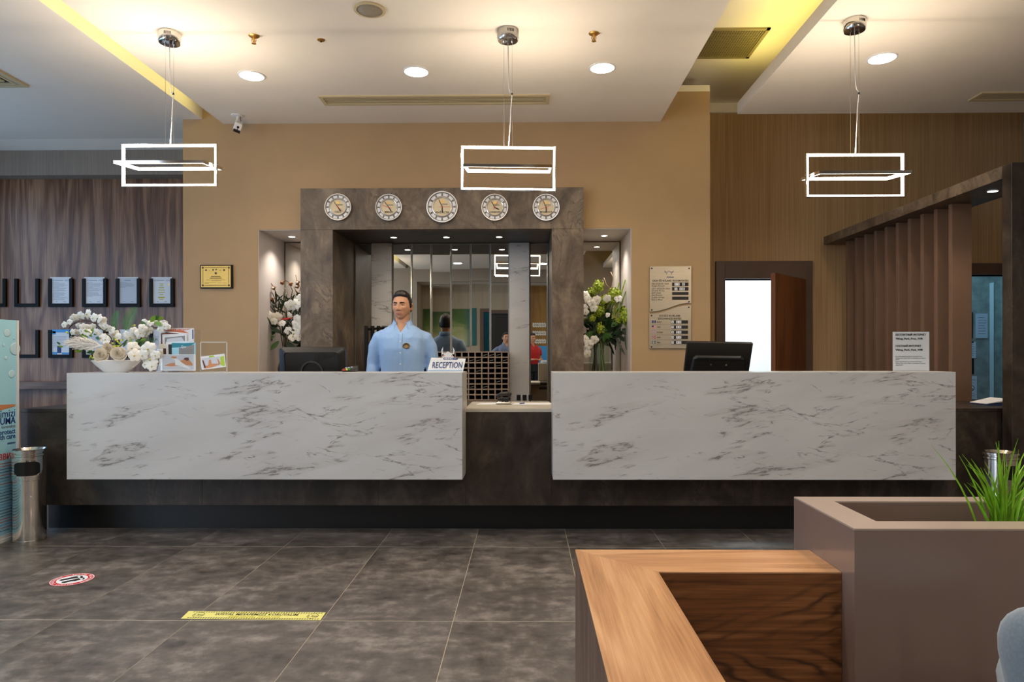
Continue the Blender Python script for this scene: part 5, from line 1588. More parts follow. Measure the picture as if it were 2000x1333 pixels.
def head_point(az, el, off=0.0):
    """az 0 looks to -Y; head centre at the origin, 0.23 m from chin to crown"""
    ca, sa, ce, se = math.cos(az), math.sin(az), math.cos(el), math.sin(el)
    x, y, z = 0.0755 * ce * sa, -0.094 * ce * ca, 0.117 * se
    front = max(0.0, ca * ce)
    # flatter face, narrower jaw, fuller back of the skull
    if y > 0:
        y *= 1.06
        y -= 0.030 * sst(-0.02, -0.11, z)
    low = sst(-0.015, -0.112, z)
    x *= 1 - 0.20 * low
    x *= 1 - 0.05 * sst(0.05, 0.11, z)
    if front > 0:
        x *= 1 + 0.10 * front * low
    y -= front * 0.022 * sst(-0.04, -0.10, z)
    y += front * 0.004 * gs(x, 0.05) * gs(z - 0.03, 0.05)
    f = min(1.0, front * 1.6)
    ax = abs(x)
    d = 0.0
    nose = sst(0.026, -0.030, z) * (1 - sst(-0.033, -0.046, z))
    d += 0.026 * nose * gs(x, 0.0085 + 0.0065 * sst(0.0, -0.032, z))
    d += 0.006 * gs(ax - 0.014, 0.008) * gs(z + 0.034, 0.008)            # nostril wings
    d += 0.006 * gs(x, 0.008) * gs(z - 0.016, 0.02)
    d -= 0.0125 * gs(ax - 0.031, 0.017) * gs(z - 0.006, 0.012)           # eye sockets
    d += 0.0050 * gs(ax - 0.030, 0.022) * gs(z - 0.027, 0.009)           # brows
    d += 0.0045 * gs(ax - 0.050, 0.018) * gs(z + 0.018, 0.016)           # cheek bones
    d -= 0.004 * gs(ax - 0.045, 0.016) * gs(z + 0.060, 0.018)            # hollow cheeks
    d += 0.0060 * gs(x, 0.021) * gs(z + 0.0575, 0.0055)                  # upper lip
    d += 0.0070 * gs(x, 0.018) * gs(z + 0.0695, 0.0060)                  # lower lip
    d -= 0.0045 * gs(x, 0.024) * gs(z + 0.0632, 0.0022)
    d -= 0.0040 * gs(x, 0.02) * gs(z + 0.081, 0.006)
    d += 0.0065 * gs(x, 0.020) * gs(z + 0.100, 0.013)                    # chin
    y -= d * f
    p = Vector((x, y, z))
    if off:
        p += Vector((ce * sa / 0.0755, -ce * ca / 0.094, se / 0.117)).normalized() * off
    return p


def face_y(x, z, off=0.0):
    """surface point of the face at lateral x and height z"""
    az, el = 0.0, 0.0
    el = math.asin(max(-1, min(1, z / 0.117)))
    for _ in range(30):
        p = head_point(az, el)
        az += (x - p.x) / 0.075 * 0.7
        el = max(-1.45, min(1.45, el + (z - p.z) / 0.117 * 0.7))
    p = head_point(az, el)
    return p + Vector((x * 3, -1, 0)).normalized() * off


def person(name, label, loc, rotz, shirt, head_yaw=0.0, arms='down', detail=True, group=None, hairlen=1.0, voxel=0.0065):
    t = thing(name, label, 'person', (0, 0, 0), group)
    HC = Vector((0.0, -0.012, 1.612))
    hm = Matrix.Translation(HC) @ Matrix.Rotation(head_yaw, 4, 'Z')
    # ---- limbs
    if arms == 'down':
        armp = [[Vector((s * 0.145, 0.012, 1.375)), Vector((s * 0.182, 0.016, 1.355)), Vector((s * 0.222, 0.03, 1.28)), Vector((s * 0.243, 0.045, 1.13)), Vector((s * 0.252, 0.0, 1.02)), Vector((s * 0.245, -0.08, 0.90))] for s in (-1, 1)]
    elif arms == 'forward':
        armp = [[Vector((s * 0.145, 0.012, 1.375)), Vector((s * 0.182, 0.016, 1.355)), Vector((s * 0.220, 0.02, 1.28)), Vector((s * 0.240, 0.02, 1.12)), Vector((s * 0.19, -0.12, 1.09)), Vector((s * 0.10, -0.22, 1.10))] for s in (-1, 1)]
    else:      # one elbow out, hand to the hip
        armp = [[Vector((s * 0.145, 0.012, 1.375)), Vector((s * 0.182, 0.016, 1.355)), Vector((s * 0.27, 0.04, 1.28)), Vector((s * 0.36, 0.05, 1.16)), Vector((s * 0.28, -0.03, 1.08)), Vector((s * 0.19, -0.10, 1.03))] for s in (-1, 1)]
    legp = [[Vector((s * 0.088, 0.0, 0.92)), Vector((s * 0.095, -0.005, 0.70)), Vector((s * 0.10, 0.0, 0.49)), Vector((s * 0.10, 0.015, 0.30)), Vector((s * 0.10, 0.02, 0.09))] for s in (-1, 1)]
    TOR = [(0.86, 0.0, 0.160, 0.105), (0.95, 0.0, 0.168, 0.112), (1.04, 0.0, 0.152, 0.100), (1.14, 0.0, 0.156, 0.104), (1.26, 0.002, 0.176, 0.116), (1.35, 0.006, 0.186, 0.110), (1.40, 0.010, 0.168, 0.092), (1.435, 0.012, 0.118, 0.074), (1.462, 0.012, 0.078, 0.064)]
    NECK = [(1.462, 0.012, 0.066, 0.064), (1.50, 0.008, 0.058, 0.060), (1.54, 0.004, 0.056, 0.060), (1.575, 0.004, 0.058, 0.064)]
    body = MB()
    body.rings([ell(*r) for r in TOR + NECK])
    for a in armp:
        body.tube(a, [0.046, 0.048, 0.046, 0.040, 0.037, 0.028], 14)
        wr, dr_ = a[-1], (a[-1] - a[-2]).normalized()
        side = Vector((math.copysign(1, wr.x), 0, 0))
        nrm = dr_.cross(side).normalized()
        lat = nrm.cross(dr_).normalized()
        body.rings([[wr + dr_ * h + lat * math.cos(q) * rw + nrm * math.sin(q) * rt for q in (2 * PI * k / 12 for k in range(12))] for h, rw, rt in ((-0.02, 0.027, 0.022), (0.02, 0.033, 0.019), (0.06, 0.041, 0.017), (0.09, 0.040, 0.014), (0.10, 0.034, 0.010))])
        for q, (o_, ln) in enumerate(((-0.030, 0.066), (-0.010, 0.078), (0.010, 0.074), (0.029, 0.058))):
            b0 = wr + dr_ * 0.088 + lat * o_
            bend = -nrm if nrm.y > 0 else nrm
            body.tube([b0, b0 + dr_ * ln * 0.45 + bend * 0.006, b0 + dr_ * ln * 0.78 + bend * 0.020, b0 + dr_ * ln * 0.92 + bend * 0.036], [0.0095, 0.009, 0.0085, 0.007], 8)
        b0 = wr + dr_ * 0.03 - lat * math.copysign(0.030, 1)
        body.tube([b0, b0 - lat * 0.022 + dr_ * 0.028, b0 - lat * 0.026 + dr_ * 0.058], [0.012, 0.011, 0.008], 8)
    for a in legp:
        body.tube(a, [0.088, 0.074, 0.056, 0.050, 0.038], 14)
        f = a[-1]
        body.rings([[Vector((f.x, f.y, 0)) + Vector((math.cos(q) * rw, yy, 0.04 + math.sin(q) * rh)) for q in (2 * PI * k / 12 for k in range(12))] for yy, rw, rh in ((0.05, 0.025, 0.028), (0.02, 0.036, 0.038), (-0.08, 0.042, 0.030), (-0.16, 0.036, 0.022), (-0.19, 0.02, 0.014))])
    me, bm = remeshed(body, voxel, 2)
    # head joined onto the neck
    na, ne = (112, 84) if detail else (48, 36)
    vs, rows = [], []
    for j in range(ne + 1):
        el = -PI / 2 + PI * j / ne
        rows.append([bm.verts.new(hm @ head_point(2 * PI * i / na, el)) for i in range(na)] if 0 < j < ne else [bm.verts.new(hm @ head_point(0, el))])
    for j in range(ne):
        A, B = rows[j], rows[j + 1]
        for i in range(na):
            k = (i + 1) % na
            if len(A) == 1:
                bm.faces.new((A[0], B[k], B[i]))
            elif len(B) == 1:
                bm.faces.new((A[i], A[k], B[0]))
            else:
                bm.faces.new((A[i], A[k], B[k], B[i]))
    for s in (-1, 1):                                       # ears
        em = MB().rings([[Vector((s * (0.0690 + dx * 0.9), 0.012 + cyy + math.cos(q) * ry, -0.006 + math.sin(q) * rz)) for q in (2 * PI * k / 16 for k in range(16))] for dx, cyy, ry, rz in ((-0.006, 0, 0.012, 0.024), (0.004, 0.002, 0.015, 0.029), (0.012, 0.008, 0.018, 0.033), (0.015, 0.010, 0.016, 0.031), (0.010, 0.009, 0.009, 0.022))])
        em.xf(hm)
        vv = [bm.verts.new(p) for p in em.v]
        for f in em.f:
            try:
                bm.faces.new([vv[i] for i in f])
            except ValueError:
                pass
    bmesh.ops.recalc_face_normals(bm, faces=bm.faces)
    bm.to_mesh(me)
    bm.free()
    me.materials.clear()
    me.materials.append(M['skin'])
    me.polygons.foreach_set('material_index', [0] * len(me.polygons))
    me.polygons.foreach_set('use_smooth', [True] * len(me.polygons))
    me.name = 'body'
    link('body', me, t)

    # ---- hair
    hb = MB()
    na2, ne2 = 96, 60
    def hair_h(az, el):
        p = head_point(az, el)
        ca = math.cos(az)
        # hairline: high over the forehead, low at the nape, sideburns in front of the ears
        side = abs(math.sin(az))
        line = 0.078 if ca > 0 else -0.052
        if ca > 0.0:
            line = 0.075 - 0.010 * side ** 2
            if ca < 0.50:
                line = 0.075 - 0.010 * side ** 2 - 0.085 * sst(0.50, 0.16, ca)
            if ca < 0.08:
                line = -0.012 - 0.040 * sst(0.08, -0.4, ca)
        else:
            line = -0.012 - 0.040 * sst(0.08, -0.4, ca)
        m = sst(line - 0.004, line + 0.010, p.z)
        top = sst(0.03, 0.105, p.z)
        h = (0.006 + 0.009 * top + 0.010 * top * max(0, ca) * math.cos(el)) * hairlen
        n = noise.noise(Vector((p.x * 60, p.y * 60, p.z * 45))) * 0.4 + noise.noise(Vector((p.x * 130, p.y * 130, p.z * 90))) * 0.25
        return m, h * (1 + 0.45 * n * top) + 0.0015 * n
    grid, mk = {}, {}
    for j in range(ne2 + 1):
        el = -0.55 + (PI / 2 + 0.55) * j / ne2
        for i in range(na2):
            az = 2 * PI * i / na2
            m, h = hair_h(az, el)
            mk[(i, j)] = m
            grid[(i, j)] = len(hb.v)
            hb.v.append(hm @ head_point(az, el, -0.004 + m * (h + 0.004)))
    for j in range(ne2):
        for i in range(na2):
            q = [(i, j), ((i + 1) % na2, j), ((i + 1) % na2, j + 1), (i, j + 1)]
            if max(mk[x] for x in q) > 0.02:
                hb.f.append([grid[x] for x in q])
                hb.fm.append(0)
    hb.build('hair', M['hair'], t, smooth=True)

    if True:
        for s in (-1, 1):
            e = face_y(s * 0.031, 0.004, 0)
            ec = Vector((s * 0.0305, e.y + 0.0065, 0.004))
            eb = MB().sphere(ec, 0.0118, seg=16)
            eye = eb.xf(hm).build('eye', M['eyewhite'], t, smooth=True)
            gz = Vector((-0.10, -1, -0.02)).normalized()
            u = gz.cross(Vector((0, 0, 1))).normalized()
            v = u.cross(gz)
            MB().rings([[ec + gz * h + (u * math.cos(a) + v * math.sin(a)) * r for a in (2 * PI * k / 16 for k in range(16))] for r, h in ((0.0060, 0.0098), (0.0058, 0.0112), (0.003, 0.0122))]).xf(hm).build('iris', M['iris'], eye)
            # lids
            for (nm, z0, hh, up) in (('upper_lid', 0.0040, 0.0058, 1), ('lower_lid', 0.0040, 0.0050, -1)):
                def lid(a, b, up=up, hh=hh, ec=ec):
                    th = (a - 0.5) * 2.5
                    x = 0.0152 * math.sin(th) / math.sin(1.25)
                    edge = hh * (1 - (x / 0.0155) ** 2) * (0.75 if up > 0 else 0.55)
                    zz = (edge + b * (0.011 - edge)) * up
                    yy = -math.sqrt(max(0, 0.0128 ** 2 - min(abs(x), 0.0120) ** 2 * 0.75 - min(abs(zz), 0.0095) ** 2 * 0.8))
                    return ec + Vector((x, yy - 0.0006, zz))
                MB().grid(lid, 13, 5).xf(hm).build(nm, M['skin'], t, smooth=True)
            def brow(a, b, s=s):
                x = s * (0.012 + a * 0.036)
                z = 0.0205 + 0.0062 * math.sin(a * 2.2) - 0.002 * a + (b - 0.5) * (0.0115 - 0.0068 * a)
                return face_y(x, z, 0.0024)
            MB().grid(brow, 12, 4).xf(hm).build('eyebrow', M['hair'], t, smooth=True)
            def lash(a, b, ec=ec):
                th = (a - 0.5) * 2.5
                x = 0.0152 * math.sin(th) / math.sin(1.25)
                edge = 0.0058 * 0.75 * (1 - (x / 0.0155) ** 2)
                zz = edge + (b - 0.5) * 0.0022
                yy = -math.sqrt(max(0, 0.0128 ** 2 - min(abs(x), 0.0120) ** 2 * 0.75 - zz ** 2 * 0.8))
                return ec + Vector((x, yy - 0.0014, zz))
            MB().grid(lash, 13, 3).xf(hm).build('eyelash', M['hair'], t)
        for (nm, sg) in (('upper_lip', 1), ('lower_lip', -1)):
            def lip(a, b, sg=sg):
                x = (a - 0.5) * 0.050
                u = 1 - (abs(x) / 0.0252) ** 2
                cup = 0.0014 * gs(x, 0.005) if sg > 0 else 0
                hh = ((0.0072 - cup) if sg > 0 else 0.0092) * max(0, u) ** (0.8 if sg > 0 else 0.7)
                return face_y(x, -0.0632 + sg * hh * b, 0.0010)
            MB().grid(lip, 15, 5).xf(hm).build(nm, M['lips'], t, smooth=True)

    # ---- shirt
    sb = MB()
    sb.rings([ell(0.865, 0.0, 0.174, 0.122), ell(0.95, 0.0, 0.184, 0.128), ell(1.04, 0.0, 0.172, 0.120), ell(1.14, 0.0, 0.176, 0.123), ell(1.26, 0.002, 0.193, 0.132), ell(1.35, 0.006, 0.200, 0.124), ell(1.40, 0.010, 0.184, 0.105), ell(1.438, 0.012, 0.132, 0.086), ell(1.462, 0.012, 0.086, 0.074), ell(1.478, 0.010, 0.072, 0.071)])
    for a in armp:
        if arms == 'down':
            end = a[-2] + (a[-1] - a[-2]) * 0.92
            pts = [a[0] + Vector((0, 0, -0.005)), a[1], a[2], a[3], a[4], end]
            sb.tube(pts, [0.054, 0.061, 0.062, 0.057, 0.052, 0.042], 18)
        else:
            pts = [a[0] + Vector((0, 0, -0.005)), a[1], a[2], a[2] + (a[3] - a[2]) * 0.5]
            sb.tube(pts, [0.054, 0.060, 0.064, 0.060], 18)
    sme, sbm = remeshed(sb, 0.010 if detail else 0.014, 3)
    for v in sbm.verts:                                      # folds of the cloth
        p = v.co
        n = noise.noise(Vector((p.x * 7 + p.z * 5, p.y * 9, p.z * 6))) * 0.005 + noise.noise(Vector((p.x * 17 - p.z * 12, p.y * 14, p.z * 8))) * 0.002
        ax_ = abs(p.x)
        v.co += v.normal * (n - 0.004 * gs(ax_ - 0.178, 0.02) * gs(p.z - 1.27, 0.09))
    for sg in (-1, 1):
        bmesh.ops.bisect_plane(sbm, geom=sbm.verts[:] + sbm.edges[:] + sbm.faces[:], plane_co=(0, 0, 1.395), plane_no=Vector((1, 0, sg * 0.046 / 0.075)))
    kill = [f for f in sbm.faces if f.calc_center_median().z > 1.452 and abs(f.calc_center_median().x) < 0.075 and abs(f.normal.z) > 0.75 and f.calc_center_median().z > 1.468]
    kill += [f for f in sbm.faces if (lambda c: c.y < -0.03 and c.z > 1.395 and abs(c.x) < 0.046 * (c.z - 1.395) / 0.075)(f.calc_center_median())]
    bmesh.ops.delete(sbm, geom=list(set(kill)), context='FACES')
    sbm.to_mesh(sme)
    sbm.free()
    sme.materials.clear()
    sme.materials.append(shirt)
    sme.polygons.foreach_set('material_index', [0] * len(sme.polygons))
    sme.polygons.foreach_set('use_smooth', [True] * len(sme.polygons))
    sme.name = 'shirt'
    so = link('shirt', sme, t)
    # collar: a standing band and a folded leaf, open at the throat
    def collar(a, b):
        th = rad(34) + a * rad(292)                          # 0 = front
        s_, c_ = math.sin(th), -math.cos(th)
        fr = max(0.0, -c_)                                   # 1 at the throat
        zt = 1.512 - 0.036 * fr
        r0x, r0y = 0.066, 0.068
        pt = gs((th if th < PI else 2 * PI - th) - rad(34), 0.34)
        zb = 1.468 - 0.014 * fr - 0.046 * pt
        r1 = 0.018 + 0.016 * fr + 0.010 * pt
        if b < 0.5:                                          # inner band
            k2 = b * 2
            return Vector((s_ * r0x, 0.010 + c_ * r0y, (1.462 - 0.030 * fr) + (zt - 1.462 + 0.030 * fr) * k2))
        k2 = (b - 0.5) * 2
        return Vector((s_ * (r0x + r1 * k2 ** 0.7), 0.010 + c_ * (r0y + (r1 + 0.006 * pt) * k2 ** 0.7), zt + (zb - zt) * k2))
    co = MB().grid(collar, 41, 9).build('collar', M['shirt_shade'] if False else shirt, so, smooth=True)
    sm = co.modifiers.new('thick', 'SOLIDIFY')
    sm.thickness = 0.003

    def fy(z):
        rr = [(0.865, -0.122), (0.95, -0.128), (1.04, -0.120), (1.14, -0.123), (1.26, -0.130), (1.35, -0.118), (1.40, -0.095)]
        for (z0, y0), (z1, y1) in zip(rr[:-1], rr[1:]):
            if z0 <= z <= z1:
                return y0 + (y1 - y0) * (z - z0) / (z1 - z0)
        return rr[-1][1]
    if detail:
        from mathutils.bvhtree import BVHTree
        bv = BVHTree.FromPolygons([v.co.copy() for v in sme.vertices], [tuple(p.vertices) for p in sme.polygons])

        def fs(x, z, off):
            h = bv.ray_cast(Vector((x, -0.5, z)), Vector((0, 1, 0)))
            return Vector((x, (h[0].y if h[0] else fy(z)) - off, z))
        pk = MB().grid(lambda a, b: fs(-0.017 + 0.034 * a, 0.88 + 0.508 * b, 0.0025), 5, 60).build('placket', shirt, so, smooth=True)
        pk.modifiers.new('thick', 'SOLIDIFY').thickness = 0.002
        for zz in (0.96, 1.05, 1.14, 1.23, 1.32):
            MB().lathe(fs(0, zz, 0.004), [(0.0055, 0), (0.0055, 0.002)], 12, axis='Y').build('button', M['white'], so)
        b0 = fs(0.048, 1.285, 0.003)
        bg = MB().rings([[b0 + Vector((math.cos(a) * r, -h, math.sin(a) * r * 0.82)) for a in (2 * PI * k / 28 for k in range(28))] for r, h in ((0.030, -0.004), (0.030, 0.003), (0.026, 0.005), (0.024, 0.004))]).build('badge', M['badge'], so, smooth='auto')
        MB().rings([[b0 + Vector((math.cos(a) * r, -0.0045, math.sin(a) * r * 0.82)) for a in (2 * PI * k / 28 for k in range(28))] for r in (0.0235, 0.0215)], cap=False).build('badge_ring', M['blackwood'], bg)
        MB().prism([(-0.010, -0.008), (0.010, -0.008), (0.013, 0.006), (0.005, 0.000), (0.0, 0.010), (-0.005, 0.0), (-0.013, 0.006)], 0.0042, 0.0050, lambda a, b, h: b0 + Vector((a, -h, b))).build('badge_emblem', M['brass'], bg)
    # ---- trousers, belt and shoes
    tb_ = MB()
    tb_.rings([ell(0.80, 0.0, 0.178, 0.118), ell(0.88, 0.0, 0.183, 0.129), ell(0.955, 0.0, 0.188, 0.133), ell(1.0, 0.0, 0.182, 0.130)])
    for a in legp:
        tb_.tube([a[0] + Vector((0, 0, -0.02)), a[1], a[2], a[3], a[4] + Vector((0, 0, -0.02))], [0.104, 0.090, 0.074, 0.068, 0.064], 18)
    tme, tbm = remeshed(tb_, 0.012, 2)
    tbm.to_mesh(tme)
    tbm.free()
    tme.materials.clear()
    tme.materials.append(M['trousers'])
    tme.polygons.foreach_set('material_index', [0] * len(tme.polygons))
    tme.polygons.foreach_set('use_smooth', [True] * len(tme.polygons))
    tme.name = 'trousers'
    link('trousers', tme, t)
    for a in legp:
        f = a[-1]
        MB().rings([[Vector((f.x, f.y, 0)) + Vector((math.cos(q) * rw, yy, max(0.001, 0.042 + math.sin(q) * rh))) for q in (2 * PI * k / 16 for k in range(16))] for yy, rw, rh in ((0.062, 0.026, 0.034), (0.03, 0.042, 0.046), (-0.02, 0.045, 0.050), (-0.09, 0.050, 0.042), (-0.17, 0.044, 0.042), (-0.205, 0.022, 0.030))]).build('shoe', M['shoe'], t, smooth=True)
    t.location = loc
    t.rotation_euler.z = rotz
    return t


pc = at(784.5, 648, 5.57)
person('person', 'man in a light blue shirt with an oval badge standing behind the counter', (pc.x, 5.60, 0), rad(3), M['shirt'], rad(-12))
person('person', 'man in a grey-blue shirt reflected in the mirror strips, elbow held out', (-0.44, -1.6, 0), rad(160), M['polo_grey'], 0, 'hip', False, None, 1.0, 0.010)
person('person', 'person in a red shirt reflected in the mirror strip by the right jamb', (0.14, -2.2, 0), rad(150), M['polo_red'], 0, 'forward', False, None, 1.0, 0.010)

# ================================================================== FLOWERS
def petal(mb, c, d, n, ln, wd, cup=0.25, mi=0, k=4):
    """one curved petal from c along d, facing n"""
    d, n = Vector(d).normalized(), Vector(n).normalized()
    s = d.cross(n).normalized()
    def f(a, b):
        u = (a - 0.5) * 2
        w_ = wd * math.sin(PI * min(1, 0.10 + 0.82 * b)) ** 0.75
        return Vector(c) + d * ln * b + s * u * w_ + n * (ln * cup * b * b * -1 + wd * 0.28 * u * u * -1 + ln * 0.08)
    return mb.grid(f, 5, k + 2, mi)


def orchid_mesh(r):
    mb = MB()
    n = Vector((0, -1, 0))
    for a, ln, wd in ((90, 1.0, 0.50), (162, 1.05, 0.62), (18, 1.05, 0.62), (234, 0.95, 0.46), (306, 0.95, 0.46)):
        d = Vector((math.cos(rad(a)), 0, math.sin(rad(a))))
        petal(mb, d * r * 0.06, d, n, r * ln, r * wd, 0.18, 0)
    mb.sphere((0, -r * 0.14, -r * 0.08), r * 0.15, r * 0.18, r * 0.13, 6, 1)
    me = D.meshes.new('blossom')
    me.from_pydata(mb.v, [], mb.f)
    me.materials.append(M['petal'])
    me.materials.append(M['orchidlip'])
    me.polygons.foreach_set('material_index', mb.fm)
    me.polygons.foreach_set('use_smooth', [True] * len(me.polygons))
    return me


ORCH = orchid_mesh(1.0)
ORCH2 = ORCH.copy()
ORCH2.materials[0] = M['cream']


def rose_mesh():
    """spiral of upright petals opening outwards; faces -Y"""
    mb = MB()
    N = 24
    for k in range(N):
        r = 0.05 + 0.80 * (k / N) ** 0.9
        a0 = k * 2.39996
        span = 1.15 - 0.45 * r
        op = (r - 0.25) * 0.75
        def f(a, b, r=r, a0=a0, span=span, op=op):
            u = (a - 0.5) * 2
            ang = a0 + u * span
            edge = 1 - 0.30 * u * u
            rr = r * (0.80 + 0.10 * b) + op * 0.55 * b * b * edge + 0.025 * u
            up = b * edge * (0.62 - 0.34 * r) + 0.16 - 0.30 * r * r
            return Vector((rr * math.cos(ang), -up, rr * math.sin(ang)))
        mb.grid(f, 6, 5)
    mb.sphere((0, 0.02, 0), 0.66, 0.34, 0.66, 14)
    me = D.meshes.new('rose')
    me.from_pydata(mb.v, [], mb.f)
    me.materials.append(M['cream'])
    me.polygons.foreach_set('use_smooth', [True] * len(me.polygons))
    return me


ROSE = rose_mesh()


def hyd_mesh(seed):
    rr = random.Random(seed)
    mb = MB()
    for k in range(150):
        z = 1 - 2 * (k + 0.5) / 150
        a = k * 2.39996
        q = math.sqrt(1 - z * z)
        n = Vector((q * math.cos(a), q * math.sin(a), z))
        n = (n + Vector((rr.uniform(-.35, .35), rr.uniform(-.35, .35), rr.uniform(-.35, .35)))).normalized()
        c = n * (0.86 + rr.uniform(-0.14, 0.14))
        n = (n + Vector((rr.uniform(-.5, .5), rr.uniform(-.5, .5), rr.uniform(-.5, .5)))).normalized()
        u = n.orthogonal().normalized()
        v = n.cross(u)
        w0 = rr.uniform(0, 3)
        for j in range(4):
            d = u * math.cos(w0 + j * PI / 2) + v * math.sin(w0 + j * PI / 2)
            s = n.cross(d)
            e = 0.165
            mb.add([c, c + d * e * 0.6 + s * e * 0.5 + n * 0.04, c + d * e * 1.1 + n * 0.02, c + d * e * 0.6 - s * e * 0.5 + n * 0.04], [(0, 1, 2, 3)])
    mb.sphere((0, 0, 0), 0.74, seg=10, mi=1)
    me = D.meshes.new('hydrangea')
    me.from_pydata(mb.v, [], mb.f)
    me.materials.append(M['hydrangea'])
    me.materials.append(M['hydcore'])
    me.polygons.foreach_set('material_index', mb.fm)
    return me


HYD = hyd_mesh(3)


def leaf_mesh(name, m, wd=0.22, bend=0.25):
    mb = MB()
    def f(a, b):
        u = (a - 0.5) * 2
        w_ = wd * math.sin(PI * min(1, 0.04 + 0.94 * b)) ** 0.8
        return Vector((u * w_, -bend * b * b + 0.10 * wd * abs(u), b))
    mb.grid(f, 3, 6)
    me = D.meshes.new(name)
    me.from_pydata(mb.v, [], mb.f)
    me.materials.append(m)
    me.polygons.foreach_set('use_smooth', [True] * len(me.polygons))
    return me


LEAF, LEAFD, LEAFL = leaf_mesh('leaf', M['leaf']), leaf_mesh('leaf', M['leaf_dark'], 0.2), leaf_mesh('leaf', M['lightleaf'], 0.26)
SPIKE = leaf_mesh('leaf', M['leaf_dark'], 0.07, 0.15)


def put(me, name, parent, pos, scale, rot=(0, 0, 0), sv=None):
    o = D.objects.new(name, me)
    COL.objects.link(o)
    o.parent = parent
    o.location = Vector(pos) - ORG[parent.name]
    o.rotation_euler = rot
    o.scale = sv or (scale, scale, scale)
    return o


def frond(base, tip, half, name, parent, m, bow=0.02, n=16):
    base, tip = Vector(base), Vector(tip)
    mb = MB()
    d = tip - base
    ln = d.length
    s = d.normalized().cross(Vector((0, 1, 0))).normalized()
    P = lambda q: base + d * q + Vector((0, -1, 0)) * bow * math.sin(PI * q)
    mb.tube([P(q / 8) for q in range(9)], [0.0022 - 0.0018 * q / 8 for q in range(9)], 5)
    for k in range(1, n):
        q = k / n
        L = half * math.sin(PI * (0.12 + 0.88 * q)) ** 0.7 if q > 0.1 else half * 0.5
        for sg in (-1, 1):
            c = P(q)
            e = c + s * sg * L + d.normalized() * L * 0.45 + Vector((0, -0.15 * L, 0))
            wv = d.normalized() * ln / n * 0.27
            mb.add([c - wv, c + (e - c) * 0.55 - wv * 0.8, e, c + (e - c) * 0.55 + wv * 0.9, c + wv], [(0, 1, 2, 3, 4)])
    return mb.build(name, m, parent, fix=False)


# ---- bowl arrangement on the left marble top
yb_ = 4.50
PX = lambda u, v, y=yb_: at(100 + u / 5.556, 570 + v / 5.556, y)
bc = PX(705, 860)
fa = thing('flower_bowl', 'white boat-shaped bowl of white orchids, cream roses and ferns on the left marble top', 'flower arrangement', (bc.x, yb_, PT))
bw = 0.163
prof = [(0.46, 0.0), (0.50, 0.004), (0.80, 0.045), (1.0, 0.078), (0.97, 0.080), (0.72, 0.062), (0.3, 0.055)]
MB().lathe((bc.x, yb_, PT), [(r * bw, h) for r, h in prof], 40, sy=0.52).build('bowl', M['ceramic'], fa, smooth='auto')
o = MB()
for k in range(160):
    a, q = R.uniform(0, 2 * PI), math.sqrt(R.random()) * 0.86
    o.sphere((bc.x + bw * q * math.cos(a), yb_ + bw * 0.5 * q * math.sin(a), PT + 0.068 + R.uniform(0, 0.01)), 0.005, seg=5)
o = o.build('gravel', M['cream'], fa)
o['kind'] = 'stuff'
for (u, v, r, y) in ((550, 690, 88, 4.44), (740, 675, 92, 4.43), (625, 612, 66, 4.47)):
    put(ROSE, 'rose', fa, PX(u, v, y), r / 5.556 * y / F * 1.02, (R.uniform(-.2, .2), R.uniform(0, 6), R.uniform(-.3, .3)))


def orch(u, v, rp, y, me=ORCH, tilt=0.5):
    put(me, 'orchid_blossom', fa, PX(u, v, y), rp / 5.556 * y / F, (R.uniform(-tilt, tilt), R.uniform(-.5, .5), R.uniform(-tilt, tilt)))


for (u, v, r) in ((135, 360, 38), (195, 325, 42), (255, 285, 44), (320, 262, 48), (390, 245, 55), (455, 285, 52), (510, 290, 52), (550, 320, 50), (560, 380, 52), (605, 400, 50), (650, 425, 50), (690, 465, 52), (720, 490, 40), (640, 495, 42)):
    orch(u, v, r, 4.52 + R.uniform(-.03, .03))
for (u, v, r) in ((300, 375, 34), (350, 385, 42), (405, 395, 45), (330, 425, 42), (270, 445, 40), (225, 440, 36), (390, 440, 42), (495, 445, 46), (545, 500, 55), (590, 520, 52), (450, 380, 35)):
    orch(u, v, r, 4.50 + R.uniform(-.03, .03))
for (u, v, r) in ((800, 465, 42), (850, 490, 58), (915, 480, 55), (965, 450, 55), (1015, 440, 58), (1055, 420, 48), (990, 395, 45), (1040, 395, 40), (900, 425, 42), (1010, 330, 34), (1070, 340, 40), (1125, 350, 44), (1180, 365, 48), (1230, 375, 44), (1180, 410, 40), (1225, 340, 34), (1262, 385, 34), (830, 520, 36)):
    orch(u, v, r, 4.51 + R.uniform(-.03, .03))
for (u, v, r) in ((1050, 620, 78), (1075, 735, 92), (1128, 690, 50), (1090, 810, 56), (990, 690, 60), (880, 610, 70), (905, 690, 74), (1000, 640, 60), (1020, 790, 46)):
    orch(u, v, r, 4.43 + R.uniform(-.02, .02), ORCH if r != 70 and r != 74 else ORCH2, 0.25)
MB().tube([PX(190, 400, 4.49), PX(240, 350, 4.48), PX(300, 322, 4.47), PX(370, 315, 4.46), (PX(430, 322, 4.46)), PX(485, 348, 4.46), PX(540, 400, 4.46), PX(590, 445, 4.47), PX(645, 495, 4.48), PX(690, 600, 4.5)], 0.0032, 7).tube([PX(485, 348, 4.46), PX(503, 285, 4.46)], 0.0025, 6).tube([PX(580, 435, 4.46), PX(605, 400, 4.46)], 0.002, 6).tube([PX(215, 380, 4.48), PX(180, 352, 4.48)], 0.002, 6).build('orchid_stem', M['twig'], fa, smooth=True)
MB().tube([PX(720, 620, 4.5), PX(850, 500, 4.52), PX(1000, 400, 4.53), PX(1100, 385, 4.53), PX(1250, 400, 4.53)], 0.0028, 7).build('orchid_stem', M['twig'], fa, smooth=True)
